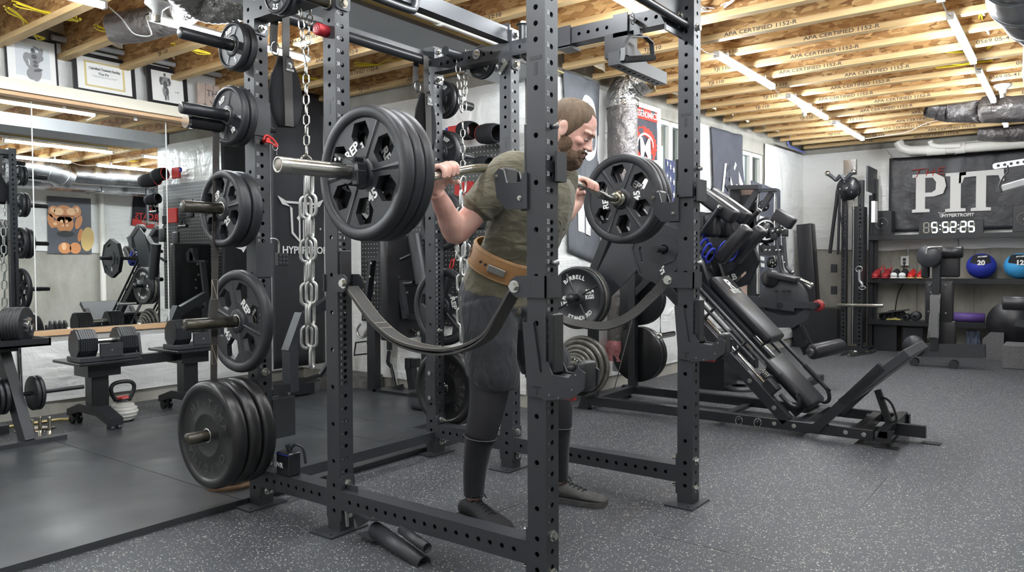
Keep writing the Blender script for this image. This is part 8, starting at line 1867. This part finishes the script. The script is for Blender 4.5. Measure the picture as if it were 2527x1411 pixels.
def tflag(fn, s, u0, v0, u1, v1, mat, name, par, sx=1.0):
 vs, fs = textdata(s, 1.0, 0.0, .01, 'LEFT', 0, 1.0); xs_ = [v_.x for v_ in vs]; ys_ = [v_.y for v_ in vs]; a, b, c, d = min(xs_), max(xs_), min(ys_), max(ys_)
 mb = MB(); mb.add([fn(u0 + (u1 - u0) * (v_.x - a) / (b - a), v0 + (v1 - v0) * (1 - (v_.y - c) / (d - c)), .007) for v_ in vs], fs); return mb.build(name, mat, par, solid=.0015)
FGREY = M('grey_flag_cloth', (.15, .16, .175), .85, var=(3, (.11, .115, .13))); FDARK = M('charcoal_flag_cloth', (.075, .08, .10), .85, var=(4, (.06, .062, .08))); FRED = M('bright_red_flag', (.62, .05, .03), .8)
t, fn = flag(((1386, 170), (1478, 208), (1478, 655), (1400, 620)), 'wall_flag', 'tall grey flag with a huge white 8-like letter behind the man\'s head', 'flag', FGREY, seed=2)
onflag(fn, [[[(.5 + .34 * math.cos(q), .5 + .36 * math.sin(q)) for q in [2 * PI * i / 40 for i in range(40)]], [(.5 + .13 * math.cos(q), .5 + .27 * math.sin(q)) for q in [2 * PI * i / 30 for i in range(30)]]]], .25, .02, 1.0, .52, CLOTHW, 'white_ring', t)
onflag(fn, [[[(.1, .0), (.3, .0), (.3, 1), (.1, 1)]], [[(.38, 0), (.6, .0), (.6, 1), (.38, 1)]], [[(.7, .1), (.95, .2), (.95, .9), (.7, 1)]]], .25, .55, 1.0, .86, CLOTHW, 'white_bars', t)
t, fn = flag(((1548, 256), (1618, 278), (1620, 395), (1552, 392)), 'wall_flag', 'red and grey flag with a white letter M inside a red gear', 'flag', FDARK, seed=5, bulge=.012)
onflag(fn, [[[(0, 0), (1, 0), (1, 1), (0, 1)]]], 0, 0, 1, .22, FRED, 'red_top_band', t)
onflag(fn, [[[( .5 + (.46 + .04 * (i % 2)) * math.cos(2 * PI * i / 48), .5 + (.46 + .04 * (i % 2)) * math.sin(2 * PI * i / 48)) for i in range(48)], [(.5 + .26 * math.cos(2 * PI * i / 30), .5 + .26 * math.sin(2 * PI * i / 30)) for i in range(30)]]], .02, .34, .98, 1.15, FRED, 'red_gear', t)
def fn2(a, b, o=0.0, fn=fn): return fn(a, b, o + .006)
tflag(fn2, 'MASSENOMICS', .04, .05, .96, .18, CLOTHW, 'lettering', t); tflag(fn2, 'M', .32, .58, .70, 1.0, CLOTHW, 'large_letter', t)
onflag(fn2, [[[(.5 + .5 * math.cos(q), .5 + .5 * math.sin(q)) for q in [math.radians(-10 + 200 * i / 24) for i in range(25)]] + [(.5 + .42 * math.cos(q), .5 + .42 * math.sin(q)) for q in [math.radians(190 - 200 * i / 24) for i in range(25)]]]], .22, .48, .82, .95, CLOTHW, 'white_arc', t)
t, fn = flag(((1752, 312), (1832, 335), (1836, 480), (1758, 540)), 'wall_flag', 'charcoal flag with curved white lettering between the windows', 'flag', FDARK, seed=8)
onflag(fn, [[[(.0, .0), (.12, .0), (.5, 1), (.36, 1)]]], .22, .42, .55, .88, CLOTHW, 'white_scroll', t)
onflag(fn, [[[(.0, .8), (.14, 1), (.9, .1), (.7, 0)]]], .66, .42, .98, .85, CLOTHW, 'white_scroll', t)
onflag(fn, [[[(.3, 1), (.4, 1), (.55, .5), (.7, .4), (.6, .0), (.4, 0), (.45, .4)]], [[(.7, .6), (.8, .6), (.85, .2), (.75, .2)]]], .40, .60, .80, .98, CLOTHW, 'white_emblem', t)
tflag(lambda a, b, o=0.0, fn=fn: fn(.24 + .30 * (1 - b) * 1 - .0 + .08 * a, .44 + .42 * (1 - a) * 1.0, o + .008), 'INTE', 0, .2, 1, .8, FDARK, 'scroll_lettering', t)
t, fn = flag(((1637, 392), (1662, 398), (1662, 640), (1637, 640)), 'wall_flag', 'stars and stripes flag partly hidden by the far barbell plates', 'flag', CLOTHW, seed=9, bulge=.006)
onflag(fn, [[[(0, 0), (1, 0), (1, 1), (0, 1)]]], 0, 0, 1, .42, M('navy_flag_cloth', (.045, .055, .12), .85), 'blue_field', t)
st_ = []
for i in range(9):
 cx0, cz0 = .2 + .3 * (i % 3), .9 - .3 * (i // 3) - .06 * (i % 3); st_.append([[(cx0 + (.11 if k % 2 == 0 else .045) * math.cos(PI / 2 + k * PI / 5), cz0 + (.09 if k % 2 == 0 else .037) * math.sin(PI / 2 + k * PI / 5)) for k in range(10)]])
onflag(lambda a, b, o=0.0, fn=fn: fn(a, b, o + .006), st_, 0, 0, 1, .42, CLOTHW, 'stars', t)
onflag(fn, [[[(k * .28, 0), (k * .28 + .14, 0), (k * .28 + .14, 1), (k * .28, 1)]] for k in range(4)], 0, .44, 1, 1, CLOTHR, 'red_stripes', t)
t, fn = flag(((1850, 445), (1925, 470), (1930, 730), (1872, 730)), 'wall_flag', 'dark flag with pale bars hanging low behind the trainer', 'flag', FDARK, seed=12)
onflag(fn, [[[(0, .02 + k * .12), (.75, .0 + k * .12), (.75, .07 + k * .12), (0, .09 + k * .12)]] for k in range(8)], .15, .25, .75, .75, CLOTHW, 'pale_bars', t)
